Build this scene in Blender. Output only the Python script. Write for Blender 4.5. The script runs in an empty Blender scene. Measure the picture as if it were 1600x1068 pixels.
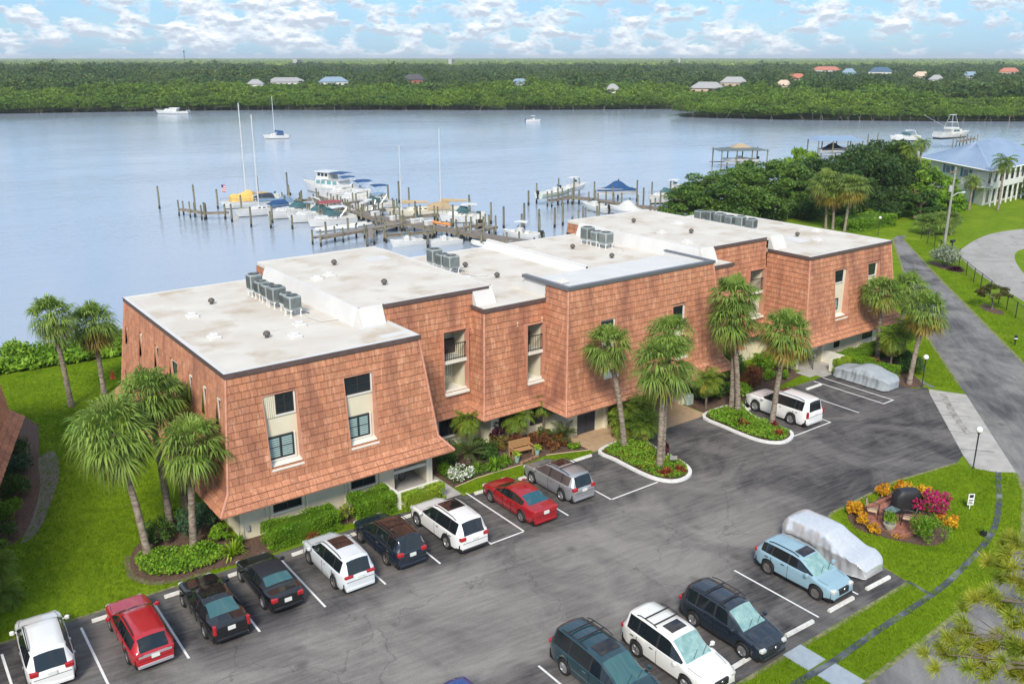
import bpy, math, random
import numpy as np
from mathutils import Vector, Matrix

random.seed(7)
rng = np.random.default_rng(7)
R = math.radians
scene = bpy.context.scene
COL = scene.collection

# ------------------------------------------------------------------ camera
cam_data = bpy.data.cameras.new("camera")
cam_data.sensor_width = 36.0
cam_data.lens = 31.75
cam_data.clip_start = 0.5
cam_data.clip_end = 60000.0
cam = bpy.data.objects.new("camera", cam_data)
COL.objects.link(cam)
cam.location = (0.0, 0.0, 23.5)
cam.rotation_euler = (R(72.496), 0.0, R(-36.6))
scene.camera = cam

# ------------------------------------------------------------------ sky, sun, exposure
SUN_ELEV, SUN_AZ = 40.0, 226.0          # azimuth of the sun, counter-clockwise from +X
world = bpy.data.worlds.new("World")
scene.world = world
world.use_nodes = True

def build_world():
 nt = world.node_tree
 nt.nodes.clear()
 N, Lk = nt.nodes.new, nt.links.new
 out = N("ShaderNodeOutputWorld")
 bg = N("ShaderNodeBackground")
 bg.inputs["Strength"].default_value = 0.1
 Lk(bg.outputs[0], out.inputs[0])
 sky = N("ShaderNodeTexSky")
 sky.sky_type = 'NISHITA'
 sky.sun_disc = False
 sky.sun_elevation = R(SUN_ELEV)
 sky.sun_rotation = R(90.0 - SUN_AZ)
 sky.air_density = 1.0
 sky.dust_density = 0.6
 sky.ozone_density = 2.0
 tc = N("ShaderNodeTexCoord")
 mp = N("ShaderNodeMapping")
 mp.inputs["Scale"].default_value = (1.0, 1.0, 2.3)
 Lk(tc.outputs["Generated"], mp.inputs[0])

 def noise(vec, scale, detail, rough, off=(0, 0, 0)):
  m = N("ShaderNodeMapping")
  m.inputs["Location"].default_value = off
  Lk(vec, m.inputs[0])
  n = N("ShaderNodeTexNoise")
  n.inputs["Scale"].default_value = scale
  n.inputs["Detail"].default_value = detail
  n.inputs["Roughness"].default_value = rough
  Lk(m.outputs[0], n.inputs["Vector"])
  return n.outputs["Fac"]

 def ramp(fac, stops):
  r = N("ShaderNodeValToRGB")
  e = r.color_ramp.elements
  while len(e) < len(stops):
   e.new(0.5)
  for i, (p, c) in enumerate(stops):
   e[i].position = p
   e[i].color = (c[0], c[1], c[2], 1.0)
  Lk(fac, r.inputs[0])
  return r.outputs[0]

 def mix(fac, a, b):
  m = N("ShaderNodeMix")
  m.data_type = 'RGBA'
  for s, v in ((m.inputs[0], fac), (m.inputs[6], a), (m.inputs[7], b)):
   if hasattr(v, "links"):
    Lk(v, s)
   else:
    s.default_value = v
  return m.outputs[2]

 v = mp.outputs[0]

 def madd(a_, k, b_):
  m = N("ShaderNodeMath")
  m.operation = 'MULTIPLY_ADD'
  Lk(a_, m.inputs[0])
  m.inputs[1].default_value = k
  if hasattr(b_, "links"):
   Lk(b_, m.inputs[2])
  else:
   m.inputs[2].default_value = b_
  return m.outputs[0]

 def field(dz):
  f = noise(v, 64.0, 6.0, 0.58, (1.3, 0.2, 0.9 + dz))
  f = madd(noise(v, 30.0, 4.0, 0.5, (4.3, 2.2, 0.3 + dz)), 0.95, madd(f, 0.55, 0.0))
  return madd(noise(v, 5.5, 2.0, 0.5, (3.1, 1.7, 0.4 + dz)), 0.55, f)

 D = field(0.0)
 Dlow = field(-0.010)
 mask = ramp(madd(D, 1.0, -0.45), [(0.52, (0, 0, 0)), (0.57, (0.45,) * 3), (0.64, (0.92,) * 3), (0.8, (1,) * 3)])
 sub = N("ShaderNodeMath")
 sub.operation = 'SUBTRACT'
 Lk(Dlow, sub.inputs[0])
 Lk(D, sub.inputs[1])
 K = CLOUD
 shade = ramp(madd(sub.outputs[0], 3.2, 0.5), [(0.15, (0.47 * K, 0.54 * K, 0.64 * K)), (0.48, (0.66 * K, 0.72 * K, 0.80 * K)), (0.85, (0.92 * K, 0.92 * K, 0.92 * K))])
 scl = N("ShaderNodeMix")
 scl.data_type = 'RGBA'
 scl.blend_type = 'MULTIPLY'
 scl.inputs[0].default_value = 1.0
 Lk(sky.outputs[0], scl.inputs[6])
 scl.inputs[7].default_value = SKY_GAIN
 veil = noise(v, 9.0, 4.0, 0.6, (0.2, 5.0, 0.0))
 vfac = ramp(veil, [(0.30, (0.35,) * 3), (0.75, (0.75,) * 3)])
 base = mix(vfac, scl.outputs[2], (0.33 * K, 0.52 * K, 0.75 * K, 1.0))
 Lk(mix(mask, base, shade), bg.inputs["Color"])

CLOUD = 8.2
SKY_GAIN = (0.55, 0.78, 1.05, 1.0)
build_world()

sun_data = bpy.data.lights.new("sun", 'SUN')
sun_data.energy = 2.7
sun_data.angle = R(14.0)
sun_data.color = (1.0, 0.92, 0.80)
sun = bpy.data.objects.new("sun", sun_data)
COL.objects.link(sun)
_d = Vector((math.cos(R(SUN_AZ)) * math.cos(R(SUN_ELEV)), math.sin(R(SUN_AZ)) * math.cos(R(SUN_ELEV)), math.sin(R(SUN_ELEV))))
sun.rotation_euler = (-_d).to_track_quat('-Z', 'Y').to_euler()
sun.location = (0, 0, 60)

vs = scene.view_settings
scene.display_settings.display_device = 'sRGB'
vs.view_transform = 'Standard'
vs.look = 'None'
vs.exposure = 0.62
vs.gamma = 1.0
vs.use_curve_mapping = False
scene.cycles.max_bounces = 6
scene.cycles.diffuse_bounces = 3
scene.cycles.glossy_bounces = 3
scene.cycles.transmission_bounces = 3
scene.cycles.transparent_max_bounces = 4
scene.cycles.caustics_reflective = False
scene.cycles.caustics_refractive = False

# ------------------------------------------------------------------ materials
MATS = {}

def _sock(nt, node, key, val):
 s = node.inputs[key]
 if hasattr(val, "links"):
  nt.links.new(val, s)
 else:
  s.default_value = val

def mat(name, col, rough=0.6, metal=0.0, spec=0.5, col2=None, nscale=3.0, ndetail=4.0, stretch=None,
  lo=0.35, hi=0.65, bump=0.0, bscale=20.0, tint=0.0, coat=0.0, trans=0.0, rnd=0.0, col3=None, n3=0.4):
 """Principled surface; col -> col2 by world noise, an optional second large noise to col3,
 'tint' face attribute and per-object random shift the brightness of single pieces."""
 if name in MATS:
  return MATS[name]
 m = bpy.data.materials.new(name)
 m.use_nodes = True
 nt = m.node_tree
 N, Lk = nt.nodes.new, nt.links.new
 b = nt.nodes["Principled BSDF"]
 b.inputs["Roughness"].default_value = rough
 b.inputs["Metallic"].default_value = metal
 b.inputs["Specular IOR Level"].default_value = spec
 if coat:
  b.inputs["Coat Weight"].default_value = coat
  b.inputs["Coat Roughness"].default_value = 0.04
 color = None
 geo = N("ShaderNodeNewGeometry")
 vec = geo.outputs["Position"]
 if stretch:
  mp = N("ShaderNodeMapping")
  mp.inputs["Scale"].default_value = stretch
  Lk(vec, mp.inputs[0])
  vec = mp.outputs[0]

 def noise(scale, detail, v=None):
  n = N("ShaderNodeTexNoise")
  n.inputs["Scale"].default_value = scale
  n.inputs["Detail"].default_value = detail
  Lk(v or vec, n.inputs["Vector"])
  return n.outputs["Fac"]

 def mapr(v, a, c):
  r = N("ShaderNodeMapRange")
  r.inputs[1].default_value = a
  r.inputs[2].default_value = c
  Lk(v, r.inputs[0])
  return r.outputs[0]

 def mixc(f, a, c):
  x = N("ShaderNodeMix")
  x.data_type = 'RGBA'
  _sock(nt, x, 0, f)
  _sock(nt, x, 6, a)
  _sock(nt, x, 7, c)
  return x.outputs[2]

 c4 = lambda c: (c[0], c[1], c[2], 1.0)
 color = c4(col)
 if col2:
  color = mixc(mapr(noise(nscale, ndetail), lo, hi), color, c4(col2))
 if col3:
  color = mixc(mapr(noise(n3, 5.0), 0.52, 0.72), color, c4(col3))
 if tint or rnd:
  fac = None
  if tint:
   at = N("ShaderNodeAttribute")
   at.attribute_name = "tint"
   fac = at.outputs["Fac"]
  if rnd:
   oi = N("ShaderNodeObjectInfo")
   if fac is None:
    fac = oi.outputs["Random"]
   else:
    ad = N("ShaderNodeMath")
    Lk(fac, ad.inputs[0])
    Lk(oi.outputs["Random"], ad.inputs[1])
    fr = N("ShaderNodeMath")
    fr.operation = 'FRACT'
    Lk(ad.outputs[0], fr.inputs[0])
    fac = fr.outputs[0]
  amt = max(tint, rnd)
  mr = N("ShaderNodeMapRange")
  mr.inputs[3].default_value = 1.0 - amt
  mr.inputs[4].default_value = 1.0 + amt
  Lk(fac, mr.inputs[0])
  hs = N("ShaderNodeHueSaturation")
  Lk(mr.outputs[0], hs.inputs["Value"])
  _sock(nt, hs, "Color", color)
  color = hs.outputs[0]
 _sock(nt, b, "Base Color", color)
 if bump:
  bp = N("ShaderNodeBump")
  bp.inputs["Strength"].default_value = bump
  bp.inputs["Distance"].default_value = 0.05
  Lk(noise(bscale, 4.0, geo.outputs["Position"] if not stretch else vec), bp.inputs["Height"])
  Lk(bp.outputs[0], b.inputs["Normal"])
 if trans:
  tr = N("ShaderNodeBsdfTranslucent")
  _sock(nt, tr, "Color", color)
  mx = N("ShaderNodeMixShader")
  mx.inputs[0].default_value = trans
  o = nt.nodes["Material Output"]
  Lk(b.outputs[0], mx.inputs[1])
  Lk(tr.outputs[0], mx.inputs[2])
  Lk(mx.outputs[0], o.inputs[0])
 MATS[name] = m
 return m

# ------------------------------------------------------------------ mesh helpers
class MB:

 def __init__(self):
  self.v, self.f, self.m = [], [], []

 def add(self, verts, faces, mi=0, mx=None):
  o = len(self.v)
  if mx is not None:
   verts = [mx @ Vector(p) for p in verts]
  self.v += [tuple(p) for p in verts]
  self.f += [tuple(i + o for i in f) for f in faces]
  self.m += [mi] * len(faces)
  return self

 def box(self, x0, x1, y0, y1, z0, z1, mi=0, mx=None):
  vs_ = [(x0, y0, z0), (x1, y0, z0), (x1, y1, z0), (x0, y1, z0), (x0, y0, z1), (x1, y0, z1), (x1, y1, z1), (x0, y1, z1)]
  return self.add(vs_, [(3, 2, 1, 0), (4, 5, 6, 7), (0, 1, 5, 4), (1, 2, 6, 5), (2, 3, 7, 6), (3, 0, 4, 7)], mi, mx)

 def rbox(self, x0, x1, y0, y1, z0, z1, r=0.03, mi=0, mx=None, rt=None):
  rt = r if rt is None else rt
  def ring(x0, x1, y0, y1, z, r):
   return [(x0 + r, y0, z), (x1 - r, y0, z), (x1, y0 + r, z), (x1, y1 - r, z), (x1 - r, y1, z), (x0 + r, y1, z), (x0, y1 - r, z), (x0, y0 + r, z)]
  a = ring(x0, x1, y0, y1, z0, r)
  b = ring(x0, x1, y0, y1, z1 - rt, r)
  c = ring(x0 + rt, x1 - rt, y0 + rt, y1 - rt, z1, r)
  fs = [tuple(range(7, -1, -1)), tuple(range(16, 24))]
  for k in range(2):
   for i in range(8):
    j = (i + 1) % 8
    fs.append((k * 8 + i, k * 8 + j, k * 8 + 8 + j, k * 8 + 8 + i))
  return self.add(a + b + c, fs, mi, mx)

 def poly(self, pts, mi=0, mx=None):
  return self.add(pts, [tuple(range(len(pts)))], mi, mx)

 def prism(self, xy, z0, z1, mi=0, mx=None, bottom=True):
  n = len(xy)
  vs_ = [(x, y, z0) for x, y in xy] + [(x, y, z1) for x, y in xy]
  fs = [tuple(range(n, 2 * n))]
  if bottom:
   fs.append(tuple(range(n - 1, -1, -1)))
  for i in range(n):
   j = (i + 1) % n
   fs.append((i, j, n + j, n + i))
  return self.add(vs_, fs, mi, mx)

 def tube(self, pts, radii, n=8, mi=0, mx=None, caps=True):
  pts = [Vector(p) for p in pts]
  if not hasattr(radii, "__len__"):
   radii = [radii] * len(pts)
  vs_, fs = [], []
  for i, p in enumerate(pts):
   a = pts[max(i - 1, 0)]
   b = pts[min(i + 1, len(pts) - 1)]
   d = (b - a).normalized()
   up = Vector((0, 0, 1)) if abs(d.z) < 0.95 else Vector((1, 0, 0))
   s = d.cross(up).normalized()
   t = s.cross(d).normalized()
   for k in range(n):
    an = 2 * math.pi * k / n
    vs_.append(p + (s * math.cos(an) + t * math.sin(an)) * radii[i])
  for i in range(len(pts) - 1):
   for k in range(n):
    k2 = (k + 1) % n
    fs.append((i * n + k2, i * n + k, (i + 1) * n + k, (i + 1) * n + k2))
  if caps:
   fs.append(tuple(range(n)))
   fs.append(tuple(range(len(pts) * n - 1, (len(pts) - 1) * n - 1, -1)))
  return self.add(vs_, fs, mi, mx)

 def lathe(self, prof, c=(0, 0, 0), n=12, mi=0, mx=None):
  vs_, fs = [], []
  for r, z in prof:
   for k in range(n):
    a = 2 * math.pi * k / n
    vs_.append((c[0] + r * math.cos(a), c[1] + r * math.sin(a), c[2] + z))
  for i in range(len(prof) - 1):
   for k in range(n):
    k2 = (k + 1) % n
    fs.append((i * n + k, i * n + k2, (i + 1) * n + k2, (i + 1) * n + k))
  fs.append(tuple(range(n - 1, -1, -1)))
  fs.append(tuple(range((len(prof) - 1) * n, len(prof) * n)))
  return self.add(vs_, fs, mi, mx)

 def loft(self, rings, mi=0, closed=True, cap=True, mx=None):
  n = len(rings[0])
  vs_ = [p for r in rings for p in r]
  fs = []
  for i in range(len(rings) - 1):
   for k in range(n if closed else n - 1):
    k2 = (k + 1) % n
    fs.append((i * n + k, i * n + k2, (i + 1) * n + k2, (i + 1) * n + k))
  if cap and closed:
   fs.append(tuple(range(n - 1, -1, -1)))
   fs.append(tuple(range((len(rings) - 1) * n, len(rings) * n)))
  return self.add(vs_, fs, mi, mx)

 def build(self, name, mats, parent=None, smooth=False, kind=None, loc=None):
  me = bpy.data.meshes.new(name)
  me.from_pydata(self.v, [], self.f)
  if not isinstance(mats, (list, tuple)):
   mats = [mats]
  for m in mats:
   me.materials.append(m)
  if len(mats) > 1:
   me.polygons.foreach_set("material_index", self.m)
  if smooth:
   me.polygons.foreach_set("use_smooth", [True] * len(self.f))
   if smooth != 'all':
    try:
     me.set_sharp_from_angle(angle=R(40))
    except Exception:
     pass
  me.update()
  return link(name, me, parent, kind, loc)

def link(name, me, parent=None, kind=None, loc=None):
 o = bpy.data.objects.new(name, me)
 COL.objects.link(o)
 if parent is not None:
  o.parent = parent
 if kind:
  o["kind"] = kind
 if loc is not None:
  o.location = loc
 return o

def np_mesh(name, V, F, material, parent=None, tint=None, kind=None, smooth=False):
 V = np.asarray(V, dtype=np.float32)
 F = np.asarray(F, dtype=np.int32)
 me = bpy.data.meshes.new(name)
 m, k = F.shape
 me.vertices.add(len(V))
 me.vertices.foreach_set("co", V.ravel())
 me.loops.add(m * k)
 me.loops.foreach_set("vertex_index", F.ravel())
 me.polygons.add(m)
 me.polygons.foreach_set("loop_start", np.arange(0, m * k, k, dtype=np.int32))
 me.polygons.foreach_set("loop_total", np.full(m, k, dtype=np.int32))
 me.polygons.foreach_set("use_smooth", np.full(m, bool(smooth)))
 me.materials.append(material)
 me.update(calc_edges=True)
 if tint is not None:
  a = me.attributes.new("tint", 'FLOAT', 'FACE')
  a.data.foreach_set("value", np.asarray(tint, dtype=np.float32))
 if name is None:
  return me
 return link(name, me, parent, kind)

def thing(name, label, cat, loc=(0, 0, 0), rz=0.0, group=None):
 o = bpy.data.objects.new(name, None)
 o.empty_display_size = 0.2
 COL.objects.link(o)
 o.location = loc
 o.rotation_euler = (0, 0, rz)
 return tag(o, label, cat, group)

def tag(o, label, cat, group=None):
 o["label"] = label
 o["category"] = cat
 if group:
  o["group"] = group
 return o

def copy_tree(o, parent=None):
 c = o.copy()
 COL.objects.link(c)
 c.parent = parent
 for ch in list(o.children):
  copy_tree(ch, c)
 return c

def structure(o):
 o["kind"] = "structure"
 return o

def in_poly(pts, poly):
 x, y = pts[:, 0], pts[:, 1]
 ins = np.zeros(len(pts), dtype=bool)
 n = len(poly)
 j = n - 1
 for i in range(n):
  xi, yi = poly[i]
  xj, yj = poly[j]
  c = ((yi > y) != (yj > y)) & (x < (xj - xi) * (y - yi) / (yj - yi + 1e-12) + xi)
  ins ^= c
  j = i
 return ins

def leaves(C, size, up=0.35, aspect=0.5, jitter=0.35):
 n = len(C)
 d = rng.normal(size=(n, 3))
 d /= np.linalg.norm(d, axis=1)[:, None]
 nn = rng.normal(size=(n, 3)) + np.array([0, 0, up * 3])
 e = np.cross(nn, d)
 e /= np.linalg.norm(e, axis=1)[:, None] + 1e-9
 s = (size * (1 + jitter * rng.normal(size=n)).clip(0.4, 2.0))[:, None]
 V = np.empty((n, 4, 3))
 V[:, 0] = C - d * s * 0.5
 V[:, 1] = C + e * s * 0.5 * aspect
 V[:, 2] = C + d * s * 0.5
 V[:, 3] = C - e * s * 0.5 * aspect
 return V.reshape(-1, 3), np.arange(n * 4).reshape(n, 4)

def dirs(n, zmin=-1.0):
 z = rng.uniform(zmin, 1, n)
 a = rng.uniform(0, 2 * np.pi, n)
 r = np.sqrt(1 - z * z)
 return np.stack([r * np.cos(a), r * np.sin(a), z], 1)
# ------------------------------------------------------------------ the palette
tile_m = mat("terracotta_tile", (0.475, 0.20, 0.108), 0.85, col2=(0.62, 0.34, 0.215), nscale=1.2, ndetail=5, lo=0.5, hi=0.74, tint=0.13, rnd=0.13, bump=0.12, bscale=14, stretch=(6, 6, 1.0), col3=(0.27, 0.11, 0.07), n3=0.13)
tile_back_m = mat("mansard_felt", (0.20, 0.085, 0.055), 0.9)
trim_m = mat("terracotta_trim", (0.52, 0.23, 0.15), 0.8, col2=(0.58, 0.29, 0.2), nscale=2)
fascia_m = mat("brown_fascia", (0.10, 0.07, 0.065), 0.5, col2=(0.13, 0.09, 0.085), nscale=4)
coping_m = mat("grey_coping", (0.17, 0.17, 0.185), 0.4, metal=0.3)
roof_m = mat("white_roof_membrane", (0.60, 0.545, 0.475), 0.75, col2=(0.66, 0.62, 0.555), nscale=0.45, ndetail=8, lo=0.38, hi=0.6, bump=0.08, bscale=6, col3=(0.49, 0.41, 0.315), n3=0.5)
roofw_m = mat("white_roof_coating", (0.66, 0.655, 0.64), 0.7, col2=(0.61, 0.60, 0.58), nscale=0.7)
stucco_m = mat("cream_stucco", (0.74, 0.69, 0.53), 0.85, col2=(0.68, 0.63, 0.48), nscale=1.2, bump=0.1, bscale=60)
stuccow_m = mat("pale_stucco", (0.78, 0.76, 0.68), 0.85, col2=(0.70, 0.68, 0.6), nscale=1.5)
soffit_m = mat("soffit", (0.55, 0.50, 0.42), 0.9)
glass_m = mat("dark_window_glass", (0.018, 0.026, 0.03), 0.06, spec=0.7)
glassg_m = mat("green_window_glass", (0.035, 0.085, 0.085), 0.06, spec=0.7)
slat_m = mat("plantation_shutter", (0.36, 0.50, 0.49), 0.5)
frame_dk = mat("bronze_frame", (0.035, 0.032, 0.03), 0.45)
frame_wh = mat("white_frame", (0.78, 0.77, 0.72), 0.5)
iron_m = mat("black_iron", (0.018, 0.018, 0.02), 0.45)
blind_m = mat("vertical_blind", (0.55, 0.55, 0.46), 0.8)
ac_m = mat("ac_cabinet", (0.21, 0.26, 0.26), 0.55, col2=(0.30, 0.33, 0.325), nscale=2.5, rnd=0.2)
acdark_m = mat("ac_dark", (0.03, 0.033, 0.035), 0.6)
vent_m = mat("vent_brown", (0.10, 0.085, 0.075), 0.6)
white_m = mat("white_paint", (0.80, 0.80, 0.78), 0.5)
stripe_m = mat("line_paint", (0.78, 0.78, 0.77), 0.7, col2=(0.55, 0.55, 0.55), nscale=7, lo=0.5, hi=0.85)
stop_m = mat("wheel_stop_concrete", (0.74, 0.73, 0.68), 0.8, col2=(0.52, 0.51, 0.47), nscale=5, lo=0.45, hi=0.8)
kerb_m = mat("white_kerb", (0.76, 0.76, 0.74), 0.8, col2=(0.6, 0.6, 0.58), nscale=4, lo=0.5, hi=0.8)
conc_m = mat("concrete", (0.46, 0.44, 0.41), 0.9, col2=(0.36, 0.345, 0.32), nscale=1.2, ndetail=7, bump=0.08, bscale=30)
conc_blue = mat("painted_path", (0.42, 0.47, 0.51), 0.85, col2=(0.36, 0.41, 0.45), nscale=3)
tan_m = mat("tan_pavers", (0.50, 0.345, 0.21), 0.85, col2=(0.42, 0.29, 0.18), nscale=2.5, ndetail=6)
joint_m = mat("joint_dark", (0.05, 0.048, 0.045), 0.9)
brick_m = mat("patio_brick", (0.30, 0.11, 0.075), 0.85, col2=(0.38, 0.16, 0.11), nscale=9, rnd=0.2)
mulch_m = mat("bark_mulch", (0.075, 0.042, 0.030), 0.95, col2=(0.16, 0.095, 0.065), nscale=9, ndetail=8, bump=0.6, bscale=25)
soil_m = mat("sandy_soil", (0.20, 0.16, 0.115), 0.95, col2=(0.11, 0.085, 0.06), nscale=3, bump=0.3, bscale=20)
lawn_m = mat("lawn_turf", (0.11, 0.19, 0.006), 0.95, spec=0.1, col2=(0.165, 0.255, 0.008), nscale=0.9, ndetail=9, lo=0.3, hi=0.68, bump=0.5, bscale=40, col3=(0.20, 0.275, 0.014), n3=0.22)
grass_m = mat("grass_blades", (0.155, 0.265, 0.008), 0.8, spec=0.15, col2=(0.225, 0.335, 0.012), nscale=0.6, tint=0.35, trans=0.25)
sand_m = mat("dry_edge", (0.27, 0.24, 0.13), 0.95, col2=(0.10, 0.16, 0.02), nscale=4)
wood_m = mat("weathered_dock_plank", (0.185, 0.155, 0.135), 0.9, col2=(0.27, 0.235, 0.205), nscale=3, rnd=0.22, stretch=(1, 4, 4), bump=0.2, bscale=8)
beam_m = mat("weathered_dock_beam", (0.30, 0.245, 0.165), 0.9, col2=(0.20, 0.16, 0.11), nscale=2)
pile_m = mat("timber_pile", (0.14, 0.145, 0.10), 0.9, col2=(0.24, 0.22, 0.15), nscale=1.5, rnd=0.2, bump=0.3, bscale=6, stretch=(3, 3, 0.7))
pilewet_m = mat("wet_pile_foot", (0.022, 0.022, 0.018), 0.5)
pilecap_m = mat("pile_cap", (0.05, 0.055, 0.05), 0.6)
gel_m = mat("boat_gelcoat", (0.70, 0.70, 0.68), 0.25, coat=0.4, col2=(0.62, 0.62, 0.60), nscale=1.0)
gelc_m = mat("boat_cream", (0.68, 0.62, 0.48), 0.3, coat=0.3)
deck_m = mat("boat_deck", (0.66, 0.65, 0.6), 0.6, col2=(0.58, 0.57, 0.53), nscale=2)
boot_m = mat("boat_bottom_paint", (0.02, 0.022, 0.03), 0.5)
boot_g = mat("boat_green_bottom", (0.015, 0.06, 0.055), 0.5)
navy_m = mat("navy_canvas", (0.012, 0.06, 0.17), 0.8, col2=(0.02, 0.085, 0.22), nscale=3)
bluegrey_m = mat("faded_blue_canvas", (0.16, 0.25, 0.36), 0.85, col2=(0.2, 0.3, 0.42), nscale=3)
tancv_m = mat("tan_canvas", (0.50, 0.37, 0.21), 0.85, col2=(0.42, 0.31, 0.18), nscale=3)
yelcv_m = mat("yellow_canvas", (0.72, 0.46, 0.12), 0.85)
redcv_m = mat("maroon_canvas", (0.30, 0.07, 0.08), 0.85)
orange_m = mat("orange_plastic", (0.75, 0.28, 0.07), 0.5)
alu_m = mat("aluminium_spar", (0.72, 0.73, 0.74), 0.35, metal=0.3)
steel_m = mat("stainless", (0.6, 0.6, 0.6), 0.25, metal=0.8)
rubber_m = mat("black_rubber", (0.016, 0.016, 0.017), 0.75)
trunk_m = mat("palm_trunk", (0.15, 0.115, 0.085), 0.95, col2=(0.37, 0.31, 0.25), nscale=3, ndetail=7, stretch=(1, 1, 3.2), bump=1.0, bscale=5)
bark_m = mat("bark", (0.10, 0.08, 0.06), 0.95, col2=(0.18, 0.15, 0.12), nscale=5, bump=0.6, bscale=8)
bark_pale = mat("pale_bark", (0.30, 0.27, 0.23), 0.95, col2=(0.2, 0.18, 0.15), nscale=6)

def leafm(name, c, c2, tint=0.4, trans=0.3, rough=0.55, ns=0.7, rnd=0.0):
 return mat(name, c, rough, spec=0.25, col2=c2, nscale=ns, ndetail=3, tint=tint, trans=trans, rnd=rnd)

sabal_m = leafm("sabal_frond", (0.157, 0.256, 0.046), (0.247, 0.355, 0.066))
sabal2_m = leafm("sabal_frond_dark", (0.15, 0.235, 0.05), (0.24, 0.31, 0.065))
sabaly_m = leafm("sabal_frond_yellowed", (0.300, 0.240, 0.035), (0.220, 0.200, 0.040))
dead_m = leafm("dead_frond", (0.300, 0.170, 0.055), (0.220, 0.130, 0.050))
date_m = leafm("date_palm_frond", (0.12, 0.215, 0.022), (0.22, 0.30, 0.035))
datey_m = leafm("yellowing_frond", (0.220, 0.240, 0.030), (0.300, 0.260, 0.040))
cycad_m = leafm("cycad_frond", (0.068, 0.112, 0.036), (0.128, 0.158, 0.045))
hedge_m = leafm("hedge_leaf", (0.125, 0.27, 0.014), (0.20, 0.35, 0.02))
hedgel_m = leafm("light_hedge_leaf", (0.24, 0.40, 0.02), (0.36, 0.48, 0.04))
hedged_m = leafm("dark_hedge_leaf", (0.047, 0.115, 0.022), (0.088, 0.169, 0.027))
cover_m = leafm("ground_cover_leaf", (0.15, 0.31, 0.02), (0.25, 0.41, 0.035))
blue_sh = leafm("blue_green_leaf", (0.055, 0.125, 0.065), (0.085, 0.170, 0.085))
silver_sh = leafm("silver_leaf", (0.270, 0.320, 0.220), (0.350, 0.400, 0.280))
croton_m = leafm("croton_leaf", (0.170, 0.055, 0.030), (0.260, 0.130, 0.030))
crotony_m = leafm("yellow_croton_leaf", (0.74, 0.47, 0.025), (0.60, 0.24, 0.02))
red_m = leafm("red_leaf", (0.220, 0.012, 0.018), (0.340, 0.030, 0.020))
purple_m = leafm("purple_leaf", (0.060, 0.014, 0.030), (0.100, 0.025, 0.045))
boug_m = leafm("bougainvillea_bract", (0.450, 0.012, 0.120), (0.560, 0.030, 0.170))
petal_m = mat("white_petal", (0.78, 0.79, 0.76), 0.6)
oak_m = leafm("oak_leaf", (0.080, 0.160, 0.032), (0.152, 0.256, 0.042), ns=0.25)
oakd_m = leafm("dark_oak_leaf", (0.042, 0.095, 0.025), (0.077, 0.140, 0.028), ns=0.25)
lime_m = leafm("lime_leaf", (0.156, 0.286, 0.026), (0.221, 0.364, 0.039), ns=0.25)
pine_m = leafm("pine_needle", (0.24, 0.33, 0.035), (0.45, 0.44, 0.055), ns=1.5)
mang_m = leafm("mangrove_leaf", (0.124, 0.223, 0.026), (0.198, 0.305, 0.033), ns=0.045, rnd=0.42)
wood_leaf_m = leafm("far_wood_leaf", (0.057, 0.115, 0.027), (0.101, 0.169, 0.035), ns=0.02, rnd=0.42)
far_leaf_m = leafm("far_painted_sun_leaf", (0.22, 0.32, 0.05), (0.31, 0.40, 0.06), ns=0.004, rnd=0.42)  # sunlight on the far strip is put into this paler, yellower green
# ------------------------------------------------------------------ ground, water, paving
WATER_Z = -1.3

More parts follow.
